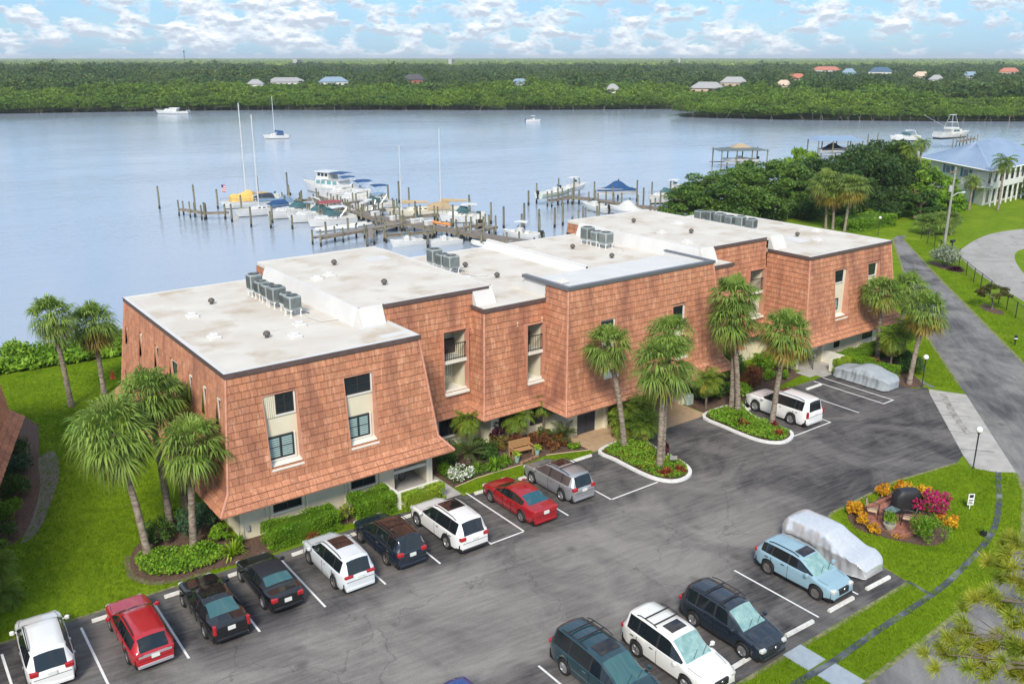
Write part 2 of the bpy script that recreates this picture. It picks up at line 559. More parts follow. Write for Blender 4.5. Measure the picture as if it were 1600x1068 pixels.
def asphalt(name, dark, light, rot, streak=(0.45, 4.0, 1), blotch=0.22, aisle=False):
 m = bpy.data.materials.new(name)
 m.use_nodes = True
 nt = m.node_tree
 N, Lk = nt.nodes.new, nt.links.new
 b = nt.nodes["Principled BSDF"]
 b.inputs["Roughness"].default_value = 0.92
 b.inputs["Specular IOR Level"].default_value = 0.25
 g = N("ShaderNodeNewGeometry")
 mp = N("ShaderNodeMapping")
 mp.inputs["Rotation"].default_value = (0, 0, rot)
 Lk(g.outputs["Position"], mp.inputs[0])
 ms = N("ShaderNodeMapping")
 ms.inputs["Scale"].default_value = streak
 Lk(mp.outputs[0], ms.inputs[0])

 def noise(v, s, d, dist=0.0):
  n = N("ShaderNodeTexNoise")
  n.inputs["Scale"].default_value = s
  n.inputs["Detail"].default_value = d
  n.inputs["Roughness"].default_value = 0.62
  n.inputs["Distortion"].default_value = dist
  Lk(v, n.inputs["Vector"])
  return n.outputs["Fac"]

 def rng_(v, a, c):
  r = N("ShaderNodeMapRange")
  r.inputs[1].default_value = a
  r.inputs[2].default_value = c
  Lk(v, r.inputs[0])
  return r.outputs[0]

 def mixc(f, a, c):
  x = N("ShaderNodeMix")
  x.data_type = 'RGBA'
  _sock(nt, x, 0, f)
  _sock(nt, x, 6, a)
  _sock(nt, x, 7, c)
  return x.outputs[2]

 s1 = rng_(noise(ms.outputs[0], 1.0, 8, 0.8), 0.36, 0.66)
 bl = rng_(noise(mp.outputs[0], blotch, 7, 0.9), 0.40, 0.58)
 fine = rng_(noise(mp.outputs[0], 16.0, 3), 0.3, 0.7)
 mul = N("ShaderNodeMath")
 mul.operation = 'MULTIPLY_ADD'
 Lk(s1, mul.inputs[0])
 mul.inputs[1].default_value = 0.42
 half = N("ShaderNodeMath")
 half.operation = 'MULTIPLY'
 Lk(bl, half.inputs[0])
 half.inputs[1].default_value = 0.58
 Lk(half.outputs[0], mul.inputs[2])
 wear = mul.outputs[0]
 if aisle:
  sx = N("ShaderNodeSeparateXYZ")
  nzw = N("ShaderNodeTexNoise")
  nzw.inputs["Scale"].default_value = 0.35
  nzw.inputs["Detail"].default_value = 5
  Lk(g.outputs["Position"], nzw.inputs["Vector"])
  wob = N("ShaderNodeVectorMath")
  wob.operation = 'MULTIPLY_ADD'
  Lk(nzw.outputs["Color"], wob.inputs[0])
  wob.inputs[1].default_value = (9, 3.2, 0)
  Lk(g.outputs["Position"], wob.inputs[2])
  Lk(wob.outputs[0], sx.inputs[0])

  def sstep(v_, a_, b_):
   r = N("ShaderNodeMapRange")
   r.interpolation_type = 'SMOOTHSTEP'
   r.inputs[1].default_value = a_
   r.inputs[2].default_value = b_
   Lk(v_, r.inputs[0])
   return r.outputs[0]

  def mulm(a_, b_):
   m_ = N("ShaderNodeMath")
   m_.operation = 'MULTIPLY'
   Lk(a_, m_.inputs[0])
   Lk(b_, m_.inputs[1])
   return m_.outputs[0]
  band_ = mulm(mulm(sstep(sx.outputs[1], 24.5, 27.5), sstep(sx.outputs[1], 35.2, 32.8)), sstep(sx.outputs[0], 50.0, 34.0))
  w2 = N("ShaderNodeMath")
  w2.operation = 'MULTIPLY_ADD'
  Lk(band_, w2.inputs[0])
  w2.inputs[1].default_value = 0.42
  w3 = N("ShaderNodeMath")
  w3.operation = 'MULTIPLY'
  Lk(wear, w3.inputs[0])
  w3.inputs[1].default_value = 0.62
  Lk(w3.outputs[0], w2.inputs[2])
  wear = w2.outputs[0]
 c = mixc(wear, dark + (1,), light + (1,))
 hs = N("ShaderNodeHueSaturation")
 mr = N("ShaderNodeMapRange")
 mr.inputs[3].default_value = 0.86
 mr.inputs[4].default_value = 1.14
 Lk(fine, mr.inputs[0])
 Lk(mr.outputs[0], hs.inputs["Value"])
 Lk(c, hs.inputs["Color"])
 vo = N("ShaderNodeTexVoronoi")
 vo.feature = 'DISTANCE_TO_EDGE'
 vo.inputs["Scale"].default_value = 0.16
 nz = N("ShaderNodeTexNoise")
 nz.inputs["Scale"].default_value = 0.9
 nz.inputs["Detail"].default_value = 4
 Lk(mp.outputs[0], nz.inputs["Vector"])
 va = N("ShaderNodeVectorMath")
 va.operation = 'MULTIPLY_ADD'
 Lk(nz.outputs["Color"], va.inputs[0])
 va.inputs[1].default_value = (2.2, 2.2, 0)
 Lk(mp.outputs[0], va.inputs[2])
 Lk(va.outputs[0], vo.inputs["Vector"])
 cr = rng_(vo.outputs["Distance"], 0.0, 0.007)
 v2 = N("ShaderNodeTexVoronoi")
 v2.inputs["Scale"].default_value = 0.42
 v2.inputs["Randomness"].default_value = 1.0
 va2 = N("ShaderNodeVectorMath")
 va2.operation = 'MULTIPLY_ADD'
 Lk(nz.outputs["Color"], va2.inputs[0])
 va2.inputs[1].default_value = (0.5, 0.5, 0)
 Lk(g.outputs["Position"], va2.inputs[2])
 Lk(va2.outputs[0], v2.inputs["Vector"])
 oil = rng_(v2.outputs["Distance"], 0.05, 0.17)
 ok_ = N("ShaderNodeMapRange")
 ok_.inputs[3].default_value = 0.6
 Lk(oil, ok_.inputs[0])
 crk = N("ShaderNodeMapRange")
 crk.inputs[3].default_value = 0.62
 Lk(cr, crk.inputs[0])
 cc = mixc(crk.outputs[0], (0.03, 0.03, 0.03, 1), mixc(ok_.outputs[0], (0.03, 0.029, 0.03, 1), hs.outputs[0]))
 Lk(cc, b.inputs["Base Color"])
 bp = N("ShaderNodeBump")
 bp.inputs["Strength"].default_value = 0.25
 bp.inputs["Distance"].default_value = 0.02
 Lk(noise(g.outputs["Position"], 45, 2), bp.inputs["Height"])
 Lk(bp.outputs[0], b.inputs["Normal"])
 return m

lot_m = asphalt("worn_asphalt", (0.036, 0.035, 0.039), (0.27, 0.25, 0.235), 0.10, aisle=True)
drive_m = asphalt("driveway_asphalt", (0.075, 0.074, 0.078), (0.26, 0.25, 0.24), R(41) * -1, (0.22, 1.2, 1), 0.16)
road_m = asphalt("pale_road", (0.30, 0.285, 0.265), (0.40, 0.385, 0.36), R(30) * -1, (0.3, 0.8, 1), 0.2)
swale_m = mat("drain_liner", (0.05, 0.06, 0.075), 0.5, col2=(0.24, 0.25, 0.25), nscale=0.8, ndetail=8, lo=0.48, hi=0.72)

def water_material():
 m = bpy.data.materials.new("river_water")
 m.use_nodes = True
 nt = m.node_tree
 N, Lk = nt.nodes.new, nt.links.new
 b = nt.nodes["Principled BSDF"]
 b.inputs["Base Color"].default_value = (0.34, 0.40, 0.485, 1)
 b.inputs["Roughness"].default_value = 0.10
 b.inputs["IOR"].default_value = 1.33
 b.inputs["Specular IOR Level"].default_value = 0.9
 g = N("ShaderNodeNewGeometry")
 def noise(sc, scale, det, rot=0.6):
  mp = N("ShaderNodeMapping")
  mp.inputs["Rotation"].default_value = (0, 0, rot)
  mp.inputs["Scale"].default_value = sc
  Lk(g.outputs["Position"], mp.inputs[0])
  n = N("ShaderNodeTexNoise")
  n.inputs["Scale"].default_value = scale
  n.inputs["Detail"].default_value = det
  Lk(mp.outputs[0], n.inputs["Vector"])
  return n.outputs["Fac"]
 a = noise((1, 2.2, 1), 0.9, 3)
 c = noise((1, 2.5, 1), 0.10, 3, 0.5)
 big = noise((1, 1.6, 1), 0.012, 3, 0.4)
 ad = N("ShaderNodeMath")
 ad.operation = 'MULTIPLY_ADD'
 Lk(c, ad.inputs[0])
 ad.inputs[1].default_value = 2.0
 Lk(a, ad.inputs[2])
 bp = N("ShaderNodeBump")
 st = N("ShaderNodeMapRange")           # wind-ruffled and calm stretches
 st.inputs[1].default_value = 0.35
 st.inputs[2].default_value = 0.65
 st.inputs[3].default_value = 0.10
 st.inputs[4].default_value = 0.30
 Lk(big, st.inputs[0])
 Lk(st.outputs[0], bp.inputs["Strength"])
 bp.inputs["Distance"].default_value = 0.25
 Lk(ad.outputs[0], bp.inputs["Height"])
 Lk(bp.outputs[0], b.inputs["Normal"])
 return m

water_m = water_material()

def sheet(name, poly, z, m, kind="structure", parent=None):
 mb = MB()
 mb.poly([(x, y, z) for x, y in poly])
 o = mb.build(name, m, parent)
 if parent is None:
  o["kind"] = kind
 return o

def smooth_poly(pts, n=6, closed=True):
 out = []
 P = [Vector((p[0], p[1], 0)) for p in pts]
 L = len(P)
 for i in range(L if closed else L - 1):
  p0, p1, p2, p3 = (P[(i - 1) % L], P[i], P[(i + 1) % L], P[(i + 2) % L]) if closed else (P[max(i - 1, 0)], P[i], P[i + 1], P[min(i + 2, L - 1)])
  for k in range(n):
   t = k / n
   q = 0.5 * ((2 * p1) + (-p0 + p2) * t + (2 * p0 - 5 * p1 + 4 * p2 - p3) * t * t + (-p0 + 3 * p1 - 3 * p2 + p3) * t ** 3)
   out.append((q.x, q.y))
 if not closed:
  out.append((P[-1].x, P[-1].y))
 return out

def strip(pts, w):
 Lf, Rt = [], []
 for i, p in enumerate(pts):
  a = Vector(pts[max(i - 1, 0)])
  b = Vector(pts[min(i + 1, len(pts) - 1)])
  d = (b - a).normalized()
  n = Vector((-d.y, d.x))
  Lf.append((p[0] + n.x * w / 2, p[1] + n.y * w / 2))
  Rt.append((p[0] - n.x * w / 2, p[1] - n.y * w / 2))
 return Lf, Rt

# river: one sheet to the horizon
mb = MB()
mb.poly([(-9000, -9000, WATER_Z), (16000, -9000, WATER_Z), (16000, 16000, WATER_Z), (-9000, 16000, WATER_Z)])
mb.build("river", water_m)["kind"] = "structure"

# near land with a sloping bank
SHORE = smooth_poly([(-70, 77), (-30, 78.5), (0, 79.5), (14, 79), (30, 79), (48, 81), (66, 87), (84, 92), (104, 96), (124, 103), (150, 112), (185, 119), (230, 123), (290, 122), (360, 112)], 4, False)
land = [(-70, -60)] + SHORE + [(520, 90), (520, -60)]
land = land[::-1]
mb = MB()
mb.poly([(x, y, 0.0) for x, y in land])
Lf, Rt = strip(SHORE, 6.0)
bank = [(x, y, 0.0) for x, y in SHORE]
low = [(x, y, WATER_Z - 0.8) for x, y in Lf]
for i in range(len(bank) - 1):
 mb.add([bank[i], bank[i + 1], low[i + 1], low[i]], [(0, 1, 2, 3)], 1)
mb.build("ground", [lawn_m, soil_m])["kind"] = "structure"

LOT = [(-30, 18.7), (37, 18.65), (37.3, 20.2), (38.2, 24.2), (40, 24.85), (46.2, 24.95), (51.5, 24.1), (53.1, 24.5), (61.5, 31.5), (62.6, 32.3), (61.4, 32.8), (61.3, 38.35), (25.1, 38.4), (25.1, 38.7), (9.4, 38.75), (-30, 38.9)]
lot = sheet("parking_lot", LOT, 0.006, lot_m)
BAND = [(51.6, 23.2), (53.0, 24.5), (61.5, 31.5), (62.3, 32.0), (63.42, 29.79), (53.07, 21.31), (52.1, 22.1)]
band = sheet("concrete_gutter", BAND, 0.012, conc_m)
mb = MB()
for t in (0.18, 0.42, 0.66, 0.88):
 a = Vector((52.6, 22.9)).lerp(Vector((61.9, 31.0)), t)
 n = Vector((0.62, -0.72))
 d = Vector((0.72, 0.62)) * 0.03
 p, q = a - n * 1.15, a + n * 1.15
 mb.poly([(p.x - d.x, p.y - d.y, 0.016), (q.x - d.x, q.y - d.y, 0.016), (q.x + d.x, q.y + d.y, 0.016), (p.x + d.x, p.y + d.y, 0.016)])
mb.build("slab_joint", joint_m, band)
mb = MB()
Lf, Rt = strip([(62.2, 30.9), (59.3, 28.6), (57.5, 27.0), (56.4, 25.9)], 0.45)
mb.poly([(x, y, 0.017) for x, y in Lf + Rt[::-1]])
mb.build("gutter_stain", mat("gutter_stain", (0.20, 0.18, 0.15), 0.9, col2=(0.40, 0.385, 0.36), nscale=2.5, ndetail=7), band)

DRIVE = [(116, 67.2), (113.3, 66.2), (75.3, 39.8), (65.1, 31.3), (63.42, 29.79), (53.07, 21.31), (51, 19.9), (46, 17.65), (40.9, 16.3), (34.2, 15.85), (29, 15.72), (-30, 15.7), (-30, 8.5), (36, 8.5), (50, 10.6), (62, 19.4), (74.05, 30.64), (83.6, 38.93), (95.9, 49.67), (114.4, 65.3), (117.0, 66.4)]
drive = sheet("driveway", DRIVE, 0.009, drive_m)
ROADO = smooth_poly([(70, 20), (88, 34), (101, 47.5), (110.5, 55.4), (116.1, 57.7), (123.1, 59.5), (129.5, 60.2), (137, 58.8), (150, 54), (170, 47)], 5, False)
ROADI = smooth_poly([(165, 36), (140, 45), (129, 51.5), (121, 52.5), (116, 51.3), (109.6, 47.8), (104, 43.5), (92, 31), (76, 15)], 5, False)
road = sheet("road", ROADO + ROADI, 0.009, road_m)

# kerb line of the far road
SW = smooth_poly([(52.3, 22.0), (48.13, 19.9), (44.47, 18.52), (39.69, 17.68), (36.76, 17.42), (32.19, 17.34), (29.06, 17.23), (26, 17.3), (10, 17.3), (-10, 17.3)], 4, False)
mb = MB()
Lf, Rt = strip(SW, 0.30)
for i in range(len(SW) - 1):
 a = [(*Lf[i], 0.03), (*SW[i], 0.008), (*Rt[i], 0.03)]
 b = [(*Lf[i + 1], 0.03), (*SW[i + 1], 0.008), (*Rt[i + 1], 0.03)]
 mb.add([a[0], a[1], b[1], b[0]], [(0, 1, 2, 3)])
 mb.add([a[1], a[2], b[2], b[1]], [(0, 1, 2, 3)])
mb.build("drain_channel", swale_m)["kind"] = "structure"
mb = MB()
Lf, Rt = strip([(37.05, 18.75), (36.9, 17.6)], 0.18)
mb.poly([(x, y, 0.02) for x, y in Lf + Rt[::-1]])
Lf, Rt = strip([(63.6, 33.6), (63.1, 32.5), (62.9, 31.9)], 0.3)
mb.poly([(x, y, 0.02) for x, y in Lf + Rt[::-1]])
mb.build("drain_branch", swale_m)["kind"] = "structure"
PATH = [(27.86, 18.72), (28.95, 18.70), (29.2, 15.75), (28.0, 15.74)]
mb = MB()
mb.box(27.82, 28.96, 17.5, 18.72, 0.0, 0.045)
mb.box(27.86, 29.06, 15.75, 17.1, 0.0, 0.045)
mb.build("footpath", conc_blue)["kind"] = "structure"
TAN = [(34.9, 38.5), (35.4, 38.42), (44.7, 38.38), (45.3, 38.5), (45.3, 47.0), (34.9, 47.0), (34.85, 40.0)]
tanp = sheet("paved_entry", TAN, 0.014, tan_m)
mb = MB()
for k in range(1, 7):
 x = 35.0 + k * 1.5
 mb.box(x - 0.012, x + 0.012, 38.45, 46.9, 0.0, 0.017)
for k in range(1, 5):
 y = 38.5 + k * 1.6
 mb.box(35.0, 45.2, y - 0.012, y + 0.012, 0.0, 0.0175)
mb.build("paver_joint", mat("tan_joint", (0.30, 0.21, 0.13), 0.9), tanp)
mb = MB()
mb.box(24.15, 25.15, 38.62, 44.2, 0, 0.03)
mb.box(21.5, 24.15, 39.2, 40.95, 0, 0.03)
mb.box(22.2, 24.45, 40.95, 43.0, 0, 0.029)
mb.box(58.2, 59.6, 38.3, 43.0, 0, 0.03)
mb.box(59.6, 61.4, 38.9, 43.0, 0, 0.029)
mb.box(57.4, 58.2, 38.9, 40.2, 0, 0.028)
mb.build("entry_walk", conc_m)["kind"] = "structure"

# painted stall lines, one piece each
LINES = []
for x in (1.98, 5.03, 8.10, 11.12, 14.18, 17.24, 20.26, 23.32, 28.37, 31.47):
 LINES.append((x - 0.05, x + 0.05, 33.12, 38.0 if x < 25 else 38.2))
LINES += [(25.38, 25.48, 33.2, 38.6), (23.37, 25.38, 33.14, 33.24), (31.52, 35.1, 33.05, 33.15)]
LINES += [(58.1, 58.2, 32.3, 38.2), (56.88, 56.98, 32.3, 38.2), (56.98, 58.1, 32.3, 32.4), (53.97, 54.07, 32.4, 37.6), (50.9, 51.0, 32.5, 37.8), (46.9, 50.9, 32.5, 32.6)]
for x in (13.2, 16.25, 19.31, 22.2, 25.15, 28.2, 31.27, 34.23):
 LINES.append((x - 0.05, x + 0.05, 19.46, 24.2))
for (x0, x1, y0, y1) in LINES:
 mb = MB()
 mb.poly([(x0, y0, 0.011), (x1, y0, 0.011), (x1, y1, 0.011), (x0, y1, 0.011)])
 mb.build("painted_line", stripe_m, lot)

# beds of mulch
BED1 = smooth_poly([(8.3, 42.7), (8.02, 41.3), (8.25, 40.3), (8.9, 39.6), (9.8, 39.25), (11, 39.2), (12.4, 38.95), (14.5, 38.95), (16, 39.6), (21.3, 39.2), (21.4, 41.0), (13.4, 41.0), (13.2, 44.6), (12.0, 45.6), (10.2, 44.8), (8.9, 43.7)], 3)
BED2 = [(25.2, 39.5), (27, 39.75), (30.5, 39.6), (32, 39.85), (34.9, 38.75), (34.8, 41), (34.8, 43.0), (25.2, 44.3)]
BED3 = [(48.6, 38.5), (52, 38.8), (57.5, 39.6), (58.2, 42.5), (45.4, 44.2), (45.4, 38.6)]
BED4 = [(59.7, 38.5), (61.3, 38.4), (61.35, 33.0), (62.6, 32.5), (63.4, 33.3), (66.5, 37.0), (69.5, 40.4), (59.7, 40.4)]
BED5 = smooth_poly([(7.5, 66), (6.9, 57.7), (5.65, 51.1), (4.3, 48), (2.6, 47), (0, 47), (0, 66)], 3)
BED6 = smooth_poly([(39.5, 22.9), (39.9, 21.6), (40.4, 20.5), (41.1, 19.7), (42.5, 19.7), (43.4, 20.4), (44.2, 22.2), (45.4, 24.0), (44.2, 24.5), (42, 23.9), (41.2, 24.4), (40.2, 24.0)], 3)
BED7 = smooth_poly([(104.5, 55.6), (103, 55.2), (101.3, 52.4), (101.0, 50.4), (102.2, 50.6), (103.8, 53)], 3)
BED8 = smooth_poly([(89.6, 41.8), (88.2, 41.4), (87.0, 39.9), (87.2, 38.7), (88.6, 39.6)], 3)
for poly in (BED1, BED2, BED3, BED4, BED5, BED6, BED7, BED8):
 sheet("mulch_bed", poly, 0.022, mulch_m)
GSTRIP = [(25.2, 38.55), (35.1, 38.45), (34.9, 38.72), (32, 39.8), (30.5, 39.55), (27, 39.7), (25.2, 39.45)]

# kerbed islands
ISL1 = smooth_poly([(35.3, 38.3), (35.12, 36.7), (35.12, 34.0), (35.6, 32.75), (36.5, 32.4), (37.5, 32.8), (38.05, 33.9), (38.2, 36), (38.3, 38.3)], 4)
ISL2 = smooth_poly([(44.9, 38.4), (44.46, 36.2), (44.5, 33.5), (45.3, 32.35), (46.5, 32.4), (47.3, 33.1), (47.35, 34.4), (47.5, 36.5), (48.4, 38.3)], 4)
for poly in (ISL1, ISL2):
 o = sheet("planting_island", poly, 0.09, mulch_m)
 mb = MB()
 pts = poly + [poly[0]]
 Lf, Rt = strip(pts, 0.22)
 n = len(pts)
 for i in range(n - 1):
  a0, a1, b0, b1 = Lf[i], Rt[i], Lf[i + 1], Rt[i + 1]
  mb.add([(*a0, 0.14), (*b0, 0.14), (*b1, 0.14), (*a1, 0.14)], [(0, 1, 2, 3), (3, 2, 1, 0)])
  mb.add([(*a0, 0), (*b0, 0), (*b0, 0.14), (*a0, 0.14)], [(0, 1, 2, 3), (3, 2, 1, 0)])
  mb.add([(*a1, 0), (*b1, 0), (*b1, 0.14), (*a1, 0.14)], [(0, 1, 2, 3), (3, 2, 1, 0)])
 mb.f = [f for i, f in enumerate(mb.f) if i % 2 == 0]
 mb.m = mb.m[::2]
 mb.build("kerb", kerb_m, o)

# a dry sandy seam where turf meets asphalt
mb = MB()
for line, w in (([(-30, 38.95), (9.3, 38.82)], 0.16), ([(37.1, 18.62), (-30, 18.62)], 0.2), ([(37.3, 20.2), (38.2, 24.2), (40, 24.85), (46.2, 24.95), (51.5, 24.1)], 0.18), ([(65.1, 31.3), (75.3, 39.8), (113.3, 66.2)], 0.25), ([(74.05, 30.64), (83.6, 38.93), (95.9, 49.67), (114.4, 65.3)], 0.25), ([(53.0, 21.3), (51, 19.9), (46, 17.65), (40.9, 16.3), (34.2, 15.85), (29, 15.72), (-30, 15.7)], 0.22)):
 Lf, Rt = strip(line, w)
 mb.poly([(x, y, 0.0145) for x, y in Lf + Rt[::-1]])
mb.build("turf_edge", sand_m)["kind"] = "structure"
sheet("gravel_verge", smooth_poly([(8.2, 43.0), (7.75, 41.2), (8.0, 40.1), (8.8, 39.35), (9.8, 39.05), (11, 39.0), (10.5, 39.5), (9.5, 40), (9.0, 41.5)], 3), 0.018, soil_m)
sheet("gravel_verge", smooth_poly([(7.9, 58.5), (7.5, 55), (6.4, 51.5), (5.2, 48.3), (4.2, 47.4), (5.2, 50), (6.3, 54), (6.9, 58)], 3), 0.026, mat("pale_gravel", (0.20, 0.18, 0.15), 0.95, col2=(0.18, 0.16, 0.13), nscale=4))

PAVED = [LOT, BAND, DRIVE, ROADO + ROADI, TAN, BED1, BED2, BED3, BED4, BED5, BED6, BED7, BED8, [(27.8, 15.7), (29.2, 15.7), (29.0, 18.8), (27.8, 18.8)], [(24.1, 38.5), (25.2, 38.5), (25.2, 44), (24.1, 44)],
         [(11.9, 39.6), (70.5, 39.6), (70.5, 60), (11.9, 60)], [(20, 38.9), (25, 38.9), (25, 42), (20, 42)], [(57, 38.2), (62, 38.2), (62, 42), (57, 42)]]

def grass_patch(name, poly, density, blade=0.07, label=None, spread=0.05):
 P = np.array(poly)
 x0, y0 = P.min(0)
 x1, y1 = P.max(0)
 n = int((x1 - x0) * (y1 - y0) * density)
 pts = np.stack([rng.uniform(x0, x1, n), rng.uniform(y0, y1, n)], 1)
 pts = pts[in_poly(pts, poly)]
 for q in PAVED:
  pts = pts[~in_poly(pts, q)]
 sw = np.array(SW)
 k = len(pts)
 keep = np.ones(k, bool)
 for s in sw:
  keep &= (pts[:, 0] - s[0]) ** 2 + (pts[:, 1] - s[1]) ** 2 > 0.06
 pts = pts[keep]
 k = len(pts)
 nb = 4
 C = np.repeat(pts, nb, 0) + rng.normal(size=(k * nb, 2)) * spread
 n = len(C)
 a = rng.uniform(0, 2 * np.pi, n)
 h = blade * rng.uniform(0.5, 1.3, n)
 w = 0.011 + 0.012 * rng.random(n)
 lean = rng.normal(size=(n, 2)) * 0.5 * h[:, None]
 V = np.zeros((n, 3, 3))
 V[:, 0, 0] = C[:, 0] - np.cos(a) * w
 V[:, 0, 1] = C[:, 1] - np.sin(a) * w
 V[:, 1, 0] = C[:, 0] + np.cos(a) * w
 V[:, 1, 1] = C[:, 1] + np.sin(a) * w
 V[:, 2, :2] = C + lean
 V[:, 2, 2] = h
 tint = np.repeat(rng.random(k), nb) * 0.6 + rng.random(n) * 0.4
 o = np_mesh(name, V.reshape(-1, 3), np.arange(n * 3).reshape(n, 3), grass_m, None, tint, "stuff")
 return tag(o, label, "grass")

grass_patch("grass", [(2, 38.9), (12, 38.9), (12.2, 60), (15, 60), (16, 76), (4, 76), (4, 60), (2, 50)], 85, 0.09, "mown green lawn sloping to the river left of the building")
grass_patch("grass", [(24, 15.8), (34, 15.85), (41, 16.3), (46, 17.7), (51, 20), (53, 21.4), (51.6, 23.2), (51.4, 24.0), (46.2, 24.8), (40, 24.7), (37.4, 20), (37, 18.6), (24, 18.6)], 130, 0.08, "green lawn verge round the brick barbecue patio")
grass_patch("grass", GSTRIP, 160, 0.07, "narrow grass strip between the garden bed and the parked silver SUV")
grass_patch("grass", [(65.3, 31.4), (75.3, 39.9), (72, 42), (66.2, 36.8), (63.2, 32.4), (63.9, 30.4)], 70, 0.1, "grass wedge between the driveway and the right end of the building")
grass_patch("grass", [(74.2, 30.6), (96, 49.6), (114.4, 65.2), (116, 62), (112, 58.5), (103, 51), (87, 37), (76, 28)], 40, 0.12, "grass verge between the driveway and the black chain fence")
# ------------------------------------------------------------------ the condominium building
bld = thing("condominium_building", "long three-storey building with terracotta tile mansard and white flat roofs", "building", (41, 40, 0))
BO = Vector((41, 40, 0))

class BB(MB):
 off = BO

 def build(self, name, mats, parent=None, smooth=False, kind=None):
  o = self.off
  self.v = [(x - o.x, y - o.y, z - o.z) for x, y, z in self.v]
  return MB.build(self, name, mats, parent or bld, smooth, kind)

def split_build(mb_, name, m, parent=None, smooth=False):
 n = len(mb_.v)
 par = list(range(n))
 def find(a):
  while par[a] != a:
   par[a] = par[par[a]]
   a = par[a]
  return a
 for f in mb_.f:
  r = find(f[0])
  for i in f[1:]:
   par[find(i)] = r
 grp = {}
 for k, f in enumerate(mb_.f):
  grp.setdefault(find(f[0]), []).append(k)
 for ks in grp.values():
  ids = sorted({i for k in ks for i in mb_.f[k]})
  mp = {i: j for j, i in enumerate(ids)}
  b = BB()
  b.v = [mb_.v[i] for i in ids]
  b.f = [tuple(mp[i] for i in mb_.f[k]) for k in ks]
  b.m = [0] * len(ks)
  b.build(name, m, parent, smooth)

TILES = []          # (corner array 8x3, distance)
DECK = BB()
RECESS = []
CAMP = np.array([0, 0, 23.5])

def tile_face(axis, Lb, Lt, Rb, Rt, outward, openings=(), course=0.37, wid=0.40, flare=False):
 Lb, Lt, Rb, Rt = [np.array(p, float) for p in (Lb, Lt, Rb, Rt)]
 up = Lt - Lb
 up2 = up.copy()
 up2[axis] = 0
 slope = np.linalg.norm(up2)
 nc = max(1, round(slope / course))
 nrm = np.array(outward, float)
 u = up2 / slope
 nrm = nrm - u * (nrm @ u)
 nrm /= np.linalg.norm(nrm)
 lo_b, hi_b = sorted((Lb[axis], Rb[axis]))
 lo_t, hi_t = (Lt[axis], Rt[axis]) if Lb[axis] <= Rb[axis] else (Rt[axis], Lt[axis])

 def P(a, v):
  p = Lb + up * v
  p = p.copy()
  p[axis] = a
  return p
 for k in range(nc):
  v0, v1 = k / nc, (k + 1) / nc
  zc = Lb[2] + (Lt[2] - Lb[2]) * (v0 + v1) / 2
  a0, a1 = lo_b + (lo_t - lo_b) * v0, hi_b + (hi_t - hi_b) * v0
  c0, c1 = lo_b + (lo_t - lo_b) * v1, hi_b + (hi_t - hi_b) * v1
  segs = [(min(a0, c0), max(a1, c1))]
  for (s0, s1, z0, z1) in openings:
   if z0 < zc < z1:
    ns = []
    for (p, q) in segs:
     if s1 <= p or s0 >= q:
      ns.append((p, q))
     else:
      if s0 > p:
       ns.append((p, s0))
      if s1 < q:
       ns.append((s1, q))
    segs = ns
  cl = lambda a, lo, hi: min(max(a, lo), hi)
  for (p, q) in segs:
   d = [P(cl(p, a0, a1), v0), P(cl(q, a0, a1), v0), P(cl(q, c0, c1), v1), P(cl(p, c0, c1), v1)]
   DECK.add([tuple(x) for x in d], [(0, 1, 2, 3)])
   a = p + (-(k % 2) * 0.5 * wid + random.uniform(-0.04, 0.04))
   while a < q - 0.02:
    b = a + wid * random.uniform(0.88, 1.12)
    s, e = max(a, p), min(b, q)
    a = b
    if e - s < 0.05:
     continue
    g = 0.009
    dz = random.uniform(-0.008, 0.008) / slope
    bl, br = P(cl(s + g, a0, a1), v0 - 0.012 / slope + dz), P(cl(e - g, a0, a1), v0 - 0.012 / slope + dz)
    tl, tr = P(cl(s + g, c0, c1), v1 - 0.045 / slope), P(cl(e - g, c0, c1), v1 - 0.045 / slope)
    if abs(br[axis] - bl[axis]) + abs(tr[axis] - tl[axis]) < 0.06:
     continue
    t = 0.045 + random.uniform(-0.010, 0.012)
    o1, o2 = nrm * t, nrm * 0.014
    TILES.append(np.array([bl, br, tr, tl, bl + o1, br + o1, tr + o2, tl + o2]))

def flared(axis, eL, eR, tL, tR, ze, zt, e_out, t_out, outward, openings=(), zb=3.1, fl=0.5, extL=1, extR=1, course=0.37):
 """mansard face: flared foot from the eave (height ze) to the break (zb), then the steep face to zt.
 eL/eR: ends along the axis at the eave; tL/tR: at the top; e_out/t_out: position across"""
 k = fl
 b_out = e_out + (t_out - e_out) * k
 bL = eL + (tL - eL) * k
 bR = eR + (tR - eR) * k
 mk = (lambda a, o, z: (a, o, z)) if axis == 0 else (lambda a, o, z: (o, a, z))
 tile_face(axis, mk(eL, e_out, ze), mk(bL, b_out, zb), mk(eR, e_out, ze), mk(bR, b_out, zb), outward, (), 0.36)
 tile_face(axis, mk(bL, b_out, zb), mk(tL, t_out, zt), mk(bR, b_out, zb), mk(tR, t_out, zt), outward, openings, course)

EAVE = 2.3
FT = 0.22            # fascia height
